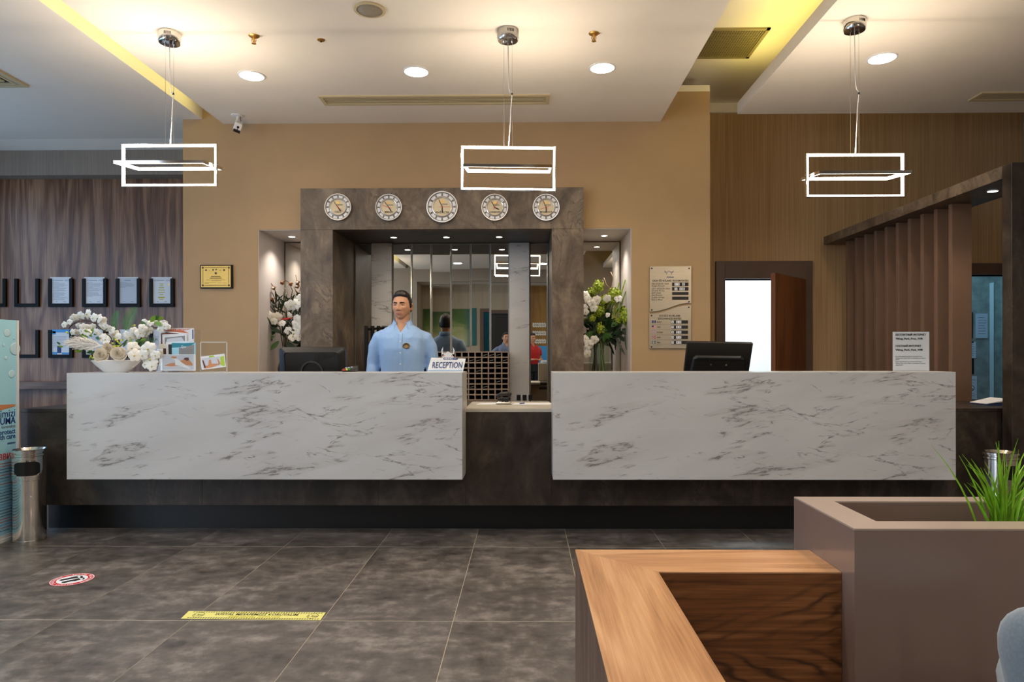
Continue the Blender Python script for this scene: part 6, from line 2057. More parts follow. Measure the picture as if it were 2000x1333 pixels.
frond(PX(695, 430, 4.56), PX(728, 200, 4.55), 0.034, 'fern_frond', fa, M['fern'], 0.02)
frond(PX(805, 430, 4.56), PX(925, 165, 4.55), 0.050, 'fern_frond', fa, M['fern'], 0.02, 20)
frond(PX(960, 580, 4.48), PX(1160, 515, 4.47), 0.030, 'fern_frond', fa, M['leaf'], 0.01, 14)
frond(PX(900, 600, 4.47), PX(1100, 560, 4.46), 0.026, 'fern_frond', fa, M['leaf'], 0.01, 14)
for (u, v, s, an) in ((1075, 330, 0.06, 40), (1090, 310, 0.065, 60), (1130, 300, 0.05, 75), (1030, 370, 0.05, -50), (1120, 330, 0.06, 110), (420, 470, 0.05, 20), (440, 490, 0.06, -30), (460, 470, 0.05, 60), (480, 500, 0.05, 100), (400, 500, 0.05, -70), (480, 640, 0.05, -130), (450, 650, 0.05, -100), (470, 690, 0.04, -150), (440, 640, 0.05, -60), (340, 640, 0.045, -95), (130, 600, 0.028, -80), (100, 575, 0.028, -50), (840, 560, 0.05, 60), (900, 550, 0.06, 80), (780, 600, 0.05, 20), (960, 540, 0.05, 70)):
    put(LEAFL if R.random() < 0.6 else LEAF, 'leaf', fa, PX(u, v, 4.49), s, (R.uniform(-.4, .4), rad(an), R.uniform(-.5, .5)))
for (u, v) in ((170, 440), (690, 590), (720, 540), (745, 560), (700, 525), (760, 530), (730, 590), (905, 365), (455, 720), (480, 745), (430, 700), (445, 610), (665, 560), (690, 605)):
    put(LEAFL, 'leaf', fa, PX(u, v, 4.47), 0.02, (0, R.uniform(0, 6), 0))
    mbx = MB().sphere(PX(u, v, 4.455), 0.0065, seg=8)
    mbx.build('berry', M['yellow'], fa, smooth=True)
# pampas plume
pm_ = MB()
b0, b1 = PX(575, 590, 4.46), PX(130, 560, 4.44)
for k in range(420):
    q = R.random() ** 0.8
    c = b0 + (b1 - b0) * (0.05 + 0.75 * q)
    spread = 0.050 * math.sin(PI * (0.15 + 0.8 * q)) ** 0.8
    e = c + (b1 - b0) * R.uniform(0.14, 0.26) + Vector((0, R.uniform(-.6, .6) * spread, R.uniform(-1, 1) * spread + 0.006 * math.sin(q * 3)))
    m1 = (c + e) / 2 + Vector((0, 0, (e.z - c.z) * 0.25))
    pm_.tube([c, m1, e], [0.0013, 0.0016, 0.0005], 3, cap=False)
pm_.tube([PX(690, 640, 4.48), b0, b0 + (b1 - b0) * 0.9], [0.003, 0.004, 0.001], 6)
o = pm_.build('pampas_plume', M['pampas'], fa, fix=False)

# ---- left niche
yn = 6.76
NX = lambda u, v, y=yn: at(490 + u / 4.44, 430 + v / 4.44, y)
nb = NX(300, 1100)
na_ = thing('niche_bouquet', 'bouquet of white orchids with curling twigs and seed pods in the left wall niche', 'flower arrangement', (nb.x, yn, 0.98), 'niche bouquets')
MB().lathe((nb.x, yn, 0.98), [(0.05, 0), (0.07, 0.03), (0.075, 0.10), (0.06, 0.16), (0.052, 0.16), (0.06, 0.10)], 24).build('vase', M['ring'], na_, smooth='auto')
hub = Vector((nb.x, yn, 1.13))
for pts in ([(300, 900), (215, 760), (210, 610), (150, 500), (148, 410), (130, 380), (115, 362)], [(215, 700), (190, 640), (130, 540), (118, 470), (130, 400), (148, 385)], [(290, 900), (170, 720), (140, 620), (120, 540)],
            [(320, 880), (345, 700), (360, 610), (330, 540), (300, 528), (262, 543)], [(360, 850), (400, 640), (380, 590), (400, 540), (388, 475)], [(270, 900), (140, 700), (110, 660), (85, 668)], [(330, 760), (410, 650), (430, 600), (420, 560)]):
    P_ = [NX(u, v, yn + R.uniform(-.06, .02)) for u, v in pts]
    MB().tube([hub] + P_, [0.005] + [0.0045 - 0.0025 * i / len(P_) for i in range(len(P_))], 6).build('twig', M['twig'], na_, smooth=True)
for (u, v) in ((115, 357), (107, 437), (193, 588), (85, 668), (152, 668), (268, 543), (340, 553), (402, 542), (398, 575), (150, 640), (175, 690), (320, 728), (325, 768), (225, 775), (110, 790)):
    c = NX(u, v, yn - 0.04)
    pd = MB()
    for k in range(4):
        a = k * PI / 2 + 0.4
        d = Vector((math.cos(a), 0.3, math.sin(a)))
        petal(pd, c, d, Vector((0, -1, 0)), 0.024, 0.013, 0.4)
    pd = pd.build('seed_pod', M['pod'], na_, smooth=True, fix=False)
    MB().sphere(c + Vector((0, -0.006, 0)), 0.012, seg=8).build('cotton', M['cotton'] if R.random() < 0.4 else M['pod'], pd, smooth=True)
for (u, v, r) in ((160, 850, 44), (225, 845, 44), (195, 880, 34), (345, 745, 50), (395, 725, 50), (420, 690, 45), (395, 900, 44), (375, 985, 52), (400, 950, 50), (365, 1010, 44), (395, 860, 40), (270, 895, 30), (320, 960, 34), (150, 820, 34), (330, 830, 32), (420, 1010, 42)):
    put(ORCH if R.random() < 0.7 else ORCH2, 'orchid_blossom', na_, NX(u, v, yn - 0.08), r / 4.44 * yn / F, (R.uniform(-.4, .4), R.uniform(-.6, .6), R.uniform(-.5, .5)))
for k in range(95):
    u, v = R.uniform(170, 430), R.uniform(700, 1060)
    if u < 260 and v > 950:
        continue
    put(SPIKE, 'leaf', na_, NX(u, v, yn + R.uniform(-.05, .06)), R.uniform(0.09, 0.16), (R.uniform(-.3, .5), R.uniform(-1.0, 1.0), R.uniform(-1, 1)))
for (u, v, s, an) in ((200, 1010, 0.12, -110), (190, 1040, 0.11, -95), (240, 1050, 0.12, -140), (300, 1060, 0.11, 120), (350, 1050, 0.10, 100), (400, 1060, 0.11, 80), (260, 980, 0.11, -60), (320, 1000, 0.12, 60), (230, 930, 0.10, -70), (280, 1090, 0.10, 175), (390, 1090, 0.1, 150), (210, 980, 0.12, -90)):
    put(LEAFD if an > -105 else LEAF, 'leaf', na_, NX(u, v, yn - 0.03), s, (R.uniform(-.3, .3), rad(an), R.uniform(-.6, .6)))
MB().tube([NX(260, 862, yn - 0.09), NX(310, 858, yn - 0.10), NX(365, 846, yn - 0.09)], [0.004, 0.010, 0.003], 8).build('red_sprig', M['red'], na_, smooth=True)
sg_ = MB()
for k in range(120):
    c = NX(R.uniform(200, 430), R.uniform(560, 900), yn + R.uniform(-.08, .05))
    sg_.sphere(c, 0.004, seg=4)
o = sg_.build('gypsophila', M['cotton'], na_)
o['kind'] = 'stuff'

# ---- right niche
RX = lambda u, v, y=yn: at(1130 + u / 4.44, 430 + v / 4.44, y)
vb = RX(205, 1300)
nr_ = thing('niche_bouquet', 'bouquet of green hydrangeas in a glass vase in the right wall niche', 'flower arrangement', (vb.x, yn, 0.98), 'niche bouquets')
vt_ = RX(205, 1070).z
MB().lathe((vb.x, yn, 0.982), [(0.055, 0), (0.066, 0.01), (0.070, vt_ - 0.982), (0.064, vt_ - 0.982), (0.060, 0.02), (0.005, 0.018)], 28).build('vase', M['glass'], nr_, smooth='auto')
hub = Vector((vb.x, yn, vt_))
for k in range(14):
    a = 2 * PI * k / 14
    MB().tube([(vb.x + 0.04 * math.cos(a + 2.4), yn + 0.04 * math.sin(a + 2.4), 1.0), (vb.x + 0.02 * math.cos(a), yn + 0.02 * math.sin(a), vt_), (vb.x + 0.08 * math.cos(a), yn + 0.06 * math.sin(a), vt_ + 0.15)], 0.005, 6).build('stem', M['leaf'] if k % 3 else M['lighttwig'], nr_)
for (u, v, r, el) in ((170, 578, 62, 1.0), (310, 640, 62, 0.85), (180, 790, 62, 1.0), (405, 835, 60, 1.45), (190, 940, 45, 1.2), (210, 700, 40, 0.9), (290, 700, 40, 0.8), (340, 870, 35, 1.0), (120, 850, 34, 1.0)):
    s = r / 4.44 * yn / F
    c = RX(u, v, yn - 0.05)
    put(HYD, 'hydrangea_head', nr_, c, s, (R.uniform(-.3, .3), R.uniform(-.4, .4), R.uniform(0, 6)), (s, s * 0.8, s * el))
    MB().tube([hub, (hub + c) / 2 + Vector((0, 0, 0.03)), c], 0.004, 6).build('stem', M['leaf'], nr_)
for (u, v, r) in ((85, 690, 36), (65, 650, 34), (110, 715, 36), (150, 705, 40), (165, 690, 34), (250, 685, 34), (345, 680, 34), (60, 800, 30), (130, 765, 34), (55, 760, 30), (60, 1030, 36), (90, 1085, 42), (140, 1040, 36), (75, 1165, 40), (60, 1120, 34), (115, 1060, 30), (250, 825, 22)):
    put(ORCH, 'blossom', nr_, RX(u, v, yn - 0.10), r / 4.44 * yn / F, (R.uniform(-.4, .4), R.uniform(-.6, .6), R.uniform(-.6, .6)))
for k in range(90):
    a, q = R.uniform(0, 2 * PI), math.sqrt(R.random())
    u, v = 240 + 170 * q * math.cos(a), 900 + 150 * q * math.sin(a)
    if u < 50:
        continue
    me = R.choice((LEAFD, LEAFD, LEAF))
    put(me, 'leaf', nr_, RX(u, v, yn + R.uniform(-.07, .06)), R.uniform(0.08, 0.13), (R.uniform(-.4, .6), R.uniform(-2.6, 2.6), R.uniform(-1, 1)))
for (u0, v0, u1, v1) in ((300, 860, 345, 700), (310, 870, 380, 720), (290, 840, 330, 720), (300, 880, 405, 520), (310, 900, 410, 620), (290, 860, 350, 545)):
    MB().tube([RX(u0, v0, yn - 0.06), RX(u1, v1, yn - 0.03)], [0.008, 0.006], 7).build('bamboo_stick', M['lightleaf'] if v1 < 640 else M['lighttwig'], nr_)
for pts in ([(250, 640), (290, 580), (300, 500), (280, 450)], [(240, 620), (285, 600), (240, 560), (220, 500)]):
    MB().tube([RX(u, v, yn - 0.02) for u, v in pts], 0.0035, 6).build('curly_twig', M['lighttwig'], nr_, smooth=True)
for (u, v) in ((410, 1040), (400, 1000), (420, 960), (345, 1060), (330, 1020)):
    put(SPIKE, 'leaf', nr_, RX(u, v, yn - 0.02), 0.15, (0.2, rad(170 + R.uniform(-20, 20)), 0))

# ================================================================== LEFT FLOOR: BANNER, BINS, STICKERS
bnx = -3.40
bn = thing('banner_stand', 'pale blue poster stand with water drops at the left edge beside the steel bin', 'banner', (bnx, 4.1, 0))
by0, by1, bzt = 3.70, 4.53, at(25, 626, 4.5).z
MB().box(bnx - 0.03, bnx, by0, by1, 0.02, bzt).build('panel', M['aqua'], bn)
MB().box(bnx - 0.032, bnx + 0.004, by1 - 0.020, by1, 0.02, bzt).build('edge', M['white'], bn)
MB().box(bnx - 0.032, bnx + 0.004, by0, by0 + 0.020, 0.02, bzt).build('edge', M['white'], bn)
MB().box(bnx - 0.032, bnx + 0.004, by0 + 0.02, by1 - 0.02, 0.02, 0.045).build('bottom_rail', M['white'], bn)
MB().box(bnx - 0.12, bnx + 0.012, by0, by1, 0, 0.02).build('base', M['white'], bn)
SIDE = Matrix(((0, 0, 1), (1, 0, 0), (0, 1, 0)))              # read from +X
for (s, py_, sz, m_, bold) in (('temizliğimizi', 814, 0.072, M['navy'], 0), ('KORUMA', 827.5, 0.062, M['navy'], 0.0010), ('korumalıyız', 835, 0.026, M['greyink'], 0), ('We protect', 847, 0.046, M['navy'], 0.0005), ('with care', 856.5, 0.046, M['navy'], 0.0005), ('sözümüz', 867, 0.020, M['navy'], 0.0002), ('РАЗВИЛ', 895, 0.052, M['red'], 0.0008)):
    text(s, sz, (bnx + 0.001, 4.50, at(15, py_, 4.47).z), m_, bn, 'lettering', SIDE, 'RIGHT', None, bold)
for k in range(24):
    z = at(15, 903, 4.47).z - k * 0.019
    MB().box(bnx, bnx + 0.0008, 4.0 + R.uniform(0, 0.2), 4.505 - R.uniform(0, 0.06), z, z + 0.0035).build('text_line', R.choice((M['navy'], M['navy'], M['skyblue'], M['red'])), bn)
for (py_, y, r) in ((651, 4.43, 0.030), (682, 4.50, 0.048), (731, 4.47, 0.030), (675, 4.40, 0.012), (662, 4.49, 0.008), (700, 4.42, 0.014)):
    z = at(12, py_, 4.47).z
    MB().rings([[Vector((bnx + h, y + math.cos(a) * rr, z + math.sin(a) * rr * 0.9)) for a in (2 * PI * k / 20 for k in range(20))] for rr, h in ((r, 0.0003), (r * 0.85, 0.0012), (r * 0.5, 0.002))]).build('water_drop', mat('drop_print', (196, 226, 236), 0.1) if 'drop' not in M else M['drop'], bn, smooth=True)
MB().prism([(4.30, 0), (4.50, 0.028), (4.50, 0.042), (4.42, 0.045), (4.30, 0.05)], 0, 0.001, lambda a, b, h: Vector((bnx + h, a, at(15, 797, 4.47).z + b - 0.02))).build('hand_print', M['skinprint'], bn)


def bin_(c, label):
    t = thing('waste_bin', label, 'bin', c, 'steel waste bins')
    r = 0.094
    H = 0.60
    MB().lathe(c, [(r, 0.0), (r, 0.012), (r * 0.985, 0.014), (r * 0.985, 0.40), (r, 0.402)], 40).build('body', M['binsteel'], t, smooth='auto')
    MB().lathe(c, [(r * 1.02, 0.402), (r * 1.03, 0.41), (r * 1.03, 0.555), (r * 1.10, 0.56), (r * 1.10, 0.572), (r * 1.02, 0.575), (r * 1.02, 0.583), (r * 1.12, 0.586), (r * 1.12, 0.598), (r * 1.0, H), (r * 0.9, H - 0.012)], 40).build('lid', M['binsteel'], t, smooth='auto')
    c = Vector(c)
    a0, z0, z1 = rad(-64), 0.425, 0.535
    sp_ = rad(50)
    # slot with a rounded frame, wrapped on the drum
    def wrap(u, v, rr):
        return c + Vector((rr * math.cos(a0 + u), rr * math.sin(a0 + u), v))
    n = 40
    outer, inner = [], []
    for k in range(n):
        q = 2 * PI * k / n
        cu, sv = math.copysign(abs(math.cos(q)) ** 0.4, math.cos(q)), math.copysign(abs(math.sin(q)) ** 0.4, math.sin(q))
        outer.append((sp_ * cu, (z0 + z1) / 2 + (z1 - z0) / 2 * sv))
        inner.append((sp_ * 0.88 * cu, (z0 + z1) / 2 + (z1 - z0) / 2 * 0.82 * sv))
    MB().rings([[wrap(u, v, r * 1.032) for u, v in outer], [wrap(u, v, r * 1.07) for u, v in outer], [wrap(u, v, r * 1.07) for u, v in inner], [wrap(u, v, r * 1.034) for u, v in inner]], cap=False).build('slot_frame', M['binsteel'], t, smooth='auto')
    vs = [wrap(u * k, (z0 + z1) / 2 + (v - (z0 + z1) / 2) * 1.0, r * 1.036) for k in (1, 0.6, 0.2, -0.2, -0.6) for u, v in ()]
    sl = MB()
    m2 = 12
    def pan(a, b):
        u = (a - 0.5) * 2 * sp_ * 0.9
        hh = (z1 - z0) / 2 * 0.84 * (1 - abs((a - 0.5) * 2) ** 6 * 0.5)
        return wrap(u, (z0 + z1) / 2 + (b - 0.5) * 2 * hh, r * 1.0355)
    sl.grid(pan, 16, 5)
    sl.build('slot', M['black'], t, smooth=True, fix=False)
    MB().lathe(wrap(0.25, 0.30, r * 0.99), [(0.006, 0), (0.006, 0.0015)], 10, axis='Y').build('sticker', M['white'], t)
    return t


b1 = at(58, 964, 4.44)
bin_((b1.x, 4.44, 0), 'polished steel waste bin beside the blue poster stand at the left')
b2 = at(1936, 964, 4.40)
bin_((b2.x, 4.32, 0), 'polished steel waste bin at the right behind the planter grass')

# floor stickers
def floor_pt(px_, py_):
    d = CAMROT @ Vector(((px_ - CX) / F, -(py_ - CY) / F, -1.0))
    return Vector((0, 0, CAM_H)) + d * (-CAM_H / d.z)


fc = floor_pt(141, 1133)
fs_ = thing('footprint_sticker', 'round red and white floor sticker with two black footprints', 'sticker', (fc.x, fc.y, 0), 'floor stickers')
fr = (floor_pt(184, 1130) - floor_pt(98, 1135)).length / 2 * 0.97
an = rad(-45)
U, V = Vector((math.cos(an), math.sin(an), 0)), Vector((-math.sin(an), math.cos(an), 0))
FP = lambda a, b, h=0.0: Vector((fc.x, fc.y, 0.0006)) + U * a * fr + V * b * fr + Vector((0, 0, h))
circ = lambda r, h, n=40: [FP(r * math.cos(2 * PI * k / n), r * math.sin(2 * PI * k / n), h) for k in range(n)]
MB().rings([circ(1, 0), circ(1, 0.0008)]).build('base', M['red'], fs_)
MB().rings([circ(0.98, 0.0009), circ(0.94, 0.0009)], cap=False).build('rim', M['paper'], fs_)
MB().rings([circ(0.70, 0.0009), circ(0.70, 0.0013)]).build('centre', M['paper'], fs_)
for sgn in (-1, 1):
    foot = [(-0.02, -0.52), (0.10, -0.46), (0.12, -0.25), (0.09, -0.05), (0.15, 0.15), (0.14, 0.28), (0.0, 0.33), (-0.13, 0.26), (-0.14, 0.05), (-0.08, -0.10), (-0.12, -0.40)]
    MB().add([FP(0.24 * sgn + a * -sgn * 1.35, b, 0.0018) for a, b in foot], [list(range(len(foot)))]).build('footprint', M['ink'], fs_)
    for k, (a, b, r) in enumerate(((0.12, 0.42, 0.060), (0.02, 0.47, 0.045), (-0.06, 0.45, 0.038), (-0.13, 0.40, 0.033), (-0.18, 0.33, 0.028))):
        MB().add([FP(0.24 * sgn + (a * 1.35 + r * 1.3 * math.cos(q)) * -sgn, b + r * 1.3 * math.sin(q), 0.0018) for q in (2 * PI * j / 10 for j in range(10))], [list(range(10))]).build('toe', M['ink'], fs_)


def arc_text(s, r, start, step, size, m_, flip=1):
    for k, ch in enumerate(s):
        if ch == ' ':
            continue
        a = start - step * k * flip
        rd = U * math.cos(a) + V * math.sin(a)
        tg = (U * math.sin(a) - V * math.cos(a)) * flip
        up_ = rd * flip
        text(ch, size, Vector((fc.x, fc.y, 0.0016)) + rd * fr * r, m_, fs_, 'letter', Matrix(((tg.x, up_.x, 0), (tg.y, up_.y, 0), (0, 0, 1))), 'CENTER', extrude=0.0002)


arc_text('SOSYAL MESAFENİZİ', 0.77, rad(165), rad(9.4), fr * 0.19, M['paper'])
arc_text('KORUYUNUZ LÜTFEN', 0.90, rad(205), rad(9.4), fr * 0.19, M['paper'], -1)

# yellow distance strip
q0, q1, q2, q3 = floor_pt(353, 1209.5), floor_pt(626, 1212.5), floor_pt(636, 1197.5), floor_pt(369, 1194.5)
st_ = thing('distance_strip', 'yellow floor strip lettered about keeping social distance', 'sticker', ((q0.x + q1.x) / 2, q0.y, 0), 'floor stickers')
L_ = lambda u, v, h=0.0: (q0 * (1 - u) + q1 * u) * (1 - v) + (q3 * (1 - u) + q2 * u) * v + Vector((0, 0, 0.0006 + h))
MB().add([L_(0, 0), L_(1, 0), L_(1, 1), L_(0, 1), L_(0, 0, .0007), L_(1, 0, .0007), L_(1, 1, .0007), L_(0, 1, .0007)], [(0, 1, 2, 3), (4, 5, 6, 7), (0, 1, 5, 4), (1, 2, 6, 5), (2, 3, 7, 6), (3, 0, 4, 7)]).build('base', M['yellowpaper'], st_)
hz_ = MB()
for v0, v1 in ((0.06, 0.18), (0.82, 0.94)):
    for k in range(52):
        u = 0.04 + k * 0.0182
        if u > 0.975:
            continue
        hz_.add([L_(u, v0, .0009), L_(u + 0.009, v0, .0009), L_(u + 0.015, v1, .0009), L_(u + 0.006, v1, .0009)], [(0, 1, 2, 3)])
o = hz_.build('hazard_stripes', M['ink'], st_, fix=False)
o['kind'] = 'stuff'
ud = (q1 - q0).normalized()
vd = Vector((-ud.y, ud.x, 0))
FL = Matrix(((ud.x, vd.x, 0), (ud.y, vd.y, 0), (0, 0, 1)))
wd_ = (q1 - q0).length
ht_ = ((q3 - q0).dot(vd))
text('SOSYAL MESAFEMİZİ KORUYALIM', ht_ * 0.36, L_(0.215, 0.50, 0.001), M['ink'], st_, 'lettering', FL, 'LEFT', wd_ * 0.60, 0.0006, extrude=0.0002)
text('KEEP SOCIAL DISTANCE', ht_ * 0.30, L_(0.325, 0.20, 0.001), M['olive'], st_, 'lettering', FL, 'LEFT', wd_ * 0.37, 0.0003, extrude=0.0002)
for u in (0.10, 0.925):
    c = L_(u, 0.5, 0.001)
    text('1.5m', ht_ * 0.26, c - vd * ht_ * 0.10, M['ink'], st_, 'lettering', FL, 'CENTER', None, 0.0003, extrude=0.0002)
    MB().rings([[c + ud * math.cos(a) * wd_ * 0.040 * s + vd * math.sin(a) * ht_ * 0.30 * s for a in (2 * PI * k / 28 for k in range(28))] for s in (1.0, 0.9)], cap=False).build('ring', M['ink'], st_, fix=False)

# ================================================================== FOREGROUND
HP, HW = 0.72, 0.573
PX0, PY0, PY1 = 0.922, 1.931, 2.365
pl_ = thing('planter_box', 'tall taupe lacquered planter box with an open top in the right foreground', 'planter', (1.6, 2.15, 0))
pe = 3.0
rimf, rimb, riml = 0.088, 0.075, 0.105
def rect(x0, x1, y0, y1, z):
    return [(x0, y0, z), (x1, y0, z), (x1, y1, z), (x0, y1, z)]


PI0, PI1, PJ0, PJ1 = PX0 + riml, pe - riml, PY0 + rimf, PY1 - rimb
MB().rings([rect(PX0, pe, PY0, PY1, 0), rect(PX0, pe, PY0, PY1, HP - 0.005), rect(PI0, PI1, PJ0, PJ1, HP - 0.005), rect(PI0, PI1, PJ0, PJ1, 0.04)]).build('shell', M['planter'], pl_)
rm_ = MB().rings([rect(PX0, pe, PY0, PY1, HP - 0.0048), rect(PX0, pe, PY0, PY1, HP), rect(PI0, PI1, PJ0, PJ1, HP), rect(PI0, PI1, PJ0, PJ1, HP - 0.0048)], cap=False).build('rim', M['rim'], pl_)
rm_['label'] = 'pale taupe rim'
MB().box(PX0 + riml + 0.001, pe - riml - 0.001, PY0 + rimf + 0.001, PY1 - rimb - 0.001, 0.05, HP - 0.16).build('soil', M['soil'], pl_)
# grass tuft
gx = at(1948, 1000, 2.16).x
gt = thing('grass_tuft', 'bright green artificial grass tuft growing in the taupe planter', 'plant', (gx, 2.16, HP - 0.16))
gg = random.Random(5)
blades = [(-52, -112, 0.9, 1), (-46, -92, 0.3, 1), (-30, -120, -0.5, 1), (-14, -132, -0.4, 1), (0, -112, 0.3, 1), (16, -134, 0.7, 1), (26, -120, 0.5, 1), (40, -108, 1.0, 1), (58, -96, 1.3, 1), (66, -70, 1.2, 1)]
for k in range(70):
    blades.append((gg.gauss(2, 24), -gg.uniform(30, 118), gg.uniform(-0.9, 1.6), 0))
for i, (dx, dy, curl, _) in enumerate(blades):
    base = Vector((gx + gg.gauss(0, 0.016) + dx * 0.0003, 2.13 + gg.gauss(0, 0.016), HP - 0.16))
    hgt = 0.185 + (-dy) * 2.13 / F * 1.02
    lean = Vector((dx * 2.13 / F * 0.95, gg.gauss(0, 0.03), 0))
    cv = Vector((math.copysign(0.055, dx) * curl, gg.gauss(0, .012), 0))
    P0 = lambda q: base + lean * q ** 1.7 + Vector((0, 0, hgt * (q - 0.07 * max(0, curl) * q ** 4))) + cv * q ** 3
    wdt = gg.uniform(0.0036, 0.0058)
    n = 8
    mb = MB()
    sdir = Vector((1, gg.uniform(-.6, .6), 0)).normalized()
    rr = []
    for j in range(n + 1):
        q = j / n
        w_ = wdt * (1 - q ** 3 * 0.9) * (0.55 + 0.45 * min(1, q * 4))
        p = P0(q)
        rr.append([p - sdir * w_, p + Vector((0, w_ * 0.5, 0)), p + sdir * w_])
    mb.rings(rr, cap=False, closed=False)
    mb.build('blade', M['grass'], gt, smooth=True, fix=False)

# timber L-shaped divider
wd0 = thing('wooden_divider', 'low L-shaped wooden divider with a mitred warm timber top in the foreground', 'divider', (0.3, 1.9, 0))
WX0, WX1, WY0, WY1 = 0.159, 0.387, 2.008, 2.236
yn0 = 0.15
zt0 = HW - 0.004
MB().add([(WX0, WY1, zt0), (PX0 - 0.001, WY1, zt0), (PX0 - 0.001, WY0, zt0), (WX1, WY0, zt0), (WX0, WY1, HW), (PX0 - 0.001, WY1, HW), (PX0 - 0.001, WY0, HW), (WX1, WY0, HW)],
         [(0, 1, 2, 3), (4, 5, 6, 7), (0, 1, 5, 4), (1, 2, 6, 5), (2, 3, 7, 6), (3, 0, 4, 7)]).build('top_board', M['oak_top_x'], wd0)
MB().add([(WX0, yn0, zt0), (WX0, WY1 - 0.0004, zt0), (WX1 - 0.0004, WY0 - 0.0002, zt0), (WX1 - 0.0004, yn0, zt0), (WX0, yn0, HW), (WX0, WY1 - 0.0004, HW), (WX1 - 0.0004, WY0 - 0.0002, HW), (WX1 - 0.0004, yn0, HW)],
         [(0, 1, 2, 3), (4, 5, 6, 7), (0, 1, 5, 4), (1, 2, 6, 5), (2, 3, 7, 6), (3, 0, 4, 7)]).build('top_board', M['oak_top_y'], wd0)
MB().box(WX1, PX0 - 0.001, WY0, WY1, 0, zt0 - 0.0005).build('back_body', M['dark_walnut'], wd0)
MB().box(WX0, WX1 - 0.0005, yn0, WY1, 0, zt0 - 0.0005).build('side_body', M['side_walnut'], wd0)

# chair
def pad(outline, prof, mtx):
    """rounded cushion: outline(scale) swept over (thickness, scale) pairs"""
    return MB().rings([[mtx @ Vector((a * s, h, b * s)) for a, b in outline] for h, s in prof])


se = lambda hw, hh, p, n=40: [(hw * math.copysign(abs(math.cos(q)) ** (2 / p), math.cos(q)), hh * math.copysign(abs(math.sin(q)) ** (2 / p), math.sin(q))) for q in (2 * PI * k / n for k in range(n))]
prof = [(-0.045, 0.80), (-0.042, 0.90), (-0.030, 0.97), (-0.012, 1.0), (0.012, 1.0), (0.030, 0.97), (0.042, 0.90), (0.045, 0.80)]
ch = thing('tub_chair', 'grey-blue upholstered chair at the lower right corner', 'chair', (0, 0, 0))
bk = se(0.25, 0.20, 3.2)
bm_ = pad(bk, prof, Matrix.Translation((0, 0, 0.50)))
for v in bm_.v:
    v.x *= 0.80 + 0.34 * (v.z - 0.30) / 0.4
    v.y += 1.0 * v.x * v.x * -1.0 + 0.22 * (0.5 - v.z) * -0.6
bm_.build('backrest', M['chairfab'], ch, smooth=True)
pad(se(0.24, 0.23, 3.0), [(-0.04, 0.85), (-0.03, 0.97), (0, 1), (0.03, 0.97), (0.04, 0.86)], Matrix.Translation((0, -0.26, 0.42)) @ Matrix.Rotation(rad(-90), 4, 'X')).build('seat', M['chairfab'], ch, smooth=True)
for (u, v) in ((-0.17, -0.09), (0.17, -0.09), (-0.18, -0.42), (0.18, -0.42)):
    MB().tube([(u, v, 0.40), (u * 1.2, v + (0.03 if v > -0.2 else -0.03), -0.05)], [0.016, 0.011], 10).build('leg', M['side_walnut'], ch)
ch.location = (1.147, 1.22, 0.045)
ch.rotation_euler.z = rad(150)

# ================================================================== SEEN IN THE MIRRORS OR THROUGH DOORS
o = MB().box(-2.78, -1.37, ay + 0.002, ay + 0.035, 1.44, 2.44).build('canvas_painting', M['painting'])
tag(o, 'large green abstract canvas reflected in the mirror strips', 'painting')
sgx = 0.17
for q, z in enumerate((2.02, 1.80, 1.58)):
    n = 30
    ol = [(i / n * 0.36, 0.055 + 0.012 * math.sin(i * 1.25)) for i in range(n + 1)] + [(i / n * 0.36, -0.055 + 0.012 * math.sin(i * 1.25 + 1)) for i in range(n, -1, -1)]
    t = MB().prism(ol, 0.021, 0.035, lambda a, b, h: Vector((sgx + a, ay + h, z + b))).build('wavy_sign', M['cream'])
    tag(t, 'wavy white restaurant sign on the golden wall seen in the mirror, %s of three' % ('topmost', 'middle', 'lowest')[q], 'sign', 'wavy wall signs')
    text('A LA CARTE', 0.055, (sgx + 0.33, ay + 0.0352, z - 0.02), M['ink'], t, 'lettering', Matrix(((-1, 0, 0), (0, 0, 1), (0, 1, 0))), 'LEFT', 0.30, 0.001)
t = thing('roll_up_banner', 'turquoise roll-up banner by the golden wall, seen in the mirror', 'banner', (0.42, -3.9, 0))
MB().box(0.30, 0.62, -3.92, -3.90, 0.05, 1.45).build('panel', M['skyblue'], t)
MB().box(0.28, 0.64, -3.97, -3.85, 0, 0.05).build('base', M['chrome'], t)
t = thing('side_table', 'white framed side table behind the photographer, seen in the mirror', 'table', (0.50, -0.9, 0))
for u in (0.34, 0.66):
    for v in (-1.15, -0.75):
        MB().box(u - 0.02, u + 0.02, v - 0.02, v + 0.02, 0, 1.06).build('leg', M['white'], t)
MB().box(0.32, 0.68, -1.17, -0.73, 1.0605, 1.09).build('top', M['white'], t)
MB().box(0.32, 0.68, -1.17, -0.73, 0.45, 0.47).build('shelf', M['white'], t)

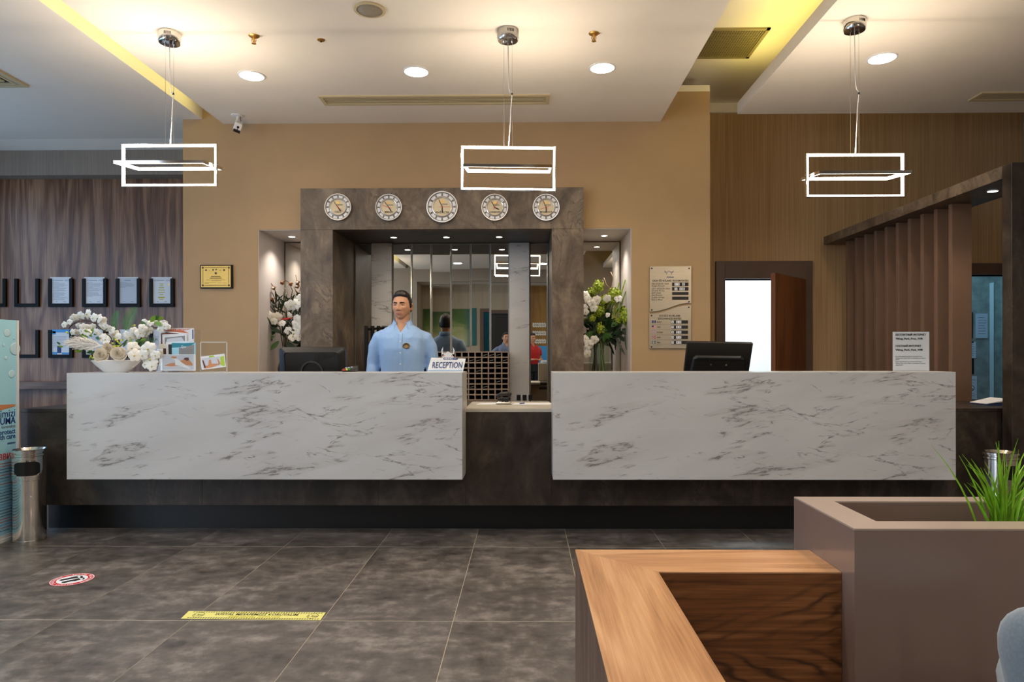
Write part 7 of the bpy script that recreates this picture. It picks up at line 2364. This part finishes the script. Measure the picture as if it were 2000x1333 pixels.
# notices on the side-room wall
YS = 8.9
for (l, r, tp, b, lab, base) in ((1905, 1928, 613, 661, 'pale printed notice on the side-room wall at eye level', 'greypaper'), (1886, 1905, 668, 700, 'small clipped notice below the framed one in the side room', 'greypaper'),
                                 (1886, 1901, 700.5, 731, 'dark panel on the side-room wall', 'black'), (1884, 1907, 735, 782, 'white no-smoking notice on the side-room wall', 'greypaper'), (1880, 1898, 610, 661, 'black framed notice on the side-room wall', 'paper')):
    p0, p1 = at(l, b, YS), at(r, tp, YS)
    t = thing('wall_notice', lab, 'notice', ((p0.x + p1.x) / 2, YS, p0.z), 'side-room notices')
    MB().box(p0.x, p1.x, YS - 0.012, YS - 0.0005, p0.z, p1.z).build('sheet', M[base], t)
    w_, h_ = p1.x - p0.x, p1.z - p0.z
    if base == 'greypaper':
        mb = MB()
        for q in range(7):
            v = 0.15 + q * 0.11
            if 'no-smoking' in lab and 2 <= q <= 4:
                continue
            mb.box(p0.x + w_ * 0.2, p0.x + w_ * R.uniform(.7, .9), YS - 0.0128, YS - 0.0121, p1.z - h_ * v - 0.006, p1.z - h_ * v)
        mb.build('print_lines', M['greyink'], t)
    if 'no-smoking' in lab:
        c = Vector((p0.x + w_ * 0.55, YS - 0.0125, p0.z + h_ * 0.50))
        MB().rings([[c + Vector((math.cos(a) * rr, 0, math.sin(a) * rr)) for a in (2 * PI * k / 24 for k in range(24))] for rr in (0.036, 0.028)], cap=False).build('symbol', M['ink'], t, fix=False)
        MB().bar(c + Vector((-0.024, 0, 0.024)), c + Vector((0.024, 0, -0.024)), 0.005).build('symbol', M['ink'], t)
    if 'clipped' in lab:
        MB().box(p0.x + w_ * 0.4, p0.x + w_ * 0.75, YS - 0.016, YS - 0.0125, p1.z - 0.012, p1.z + 0.004).build('clip', M['black'], t)
    if 'framed' in lab and base == 'paper':
        MB().box(p1.x - 0.014, p1.x, YS - 0.022, YS - 0.0125, p0.z, p1.z).box(p0.x, p1.x - 0.014, YS - 0.022, YS - 0.0125, p0.z, p0.z + 0.014).box(p0.x, p1.x - 0.014, YS - 0.022, YS - 0.0125, p1.z - 0.014, p1.z).build('frame', M['black'], t)
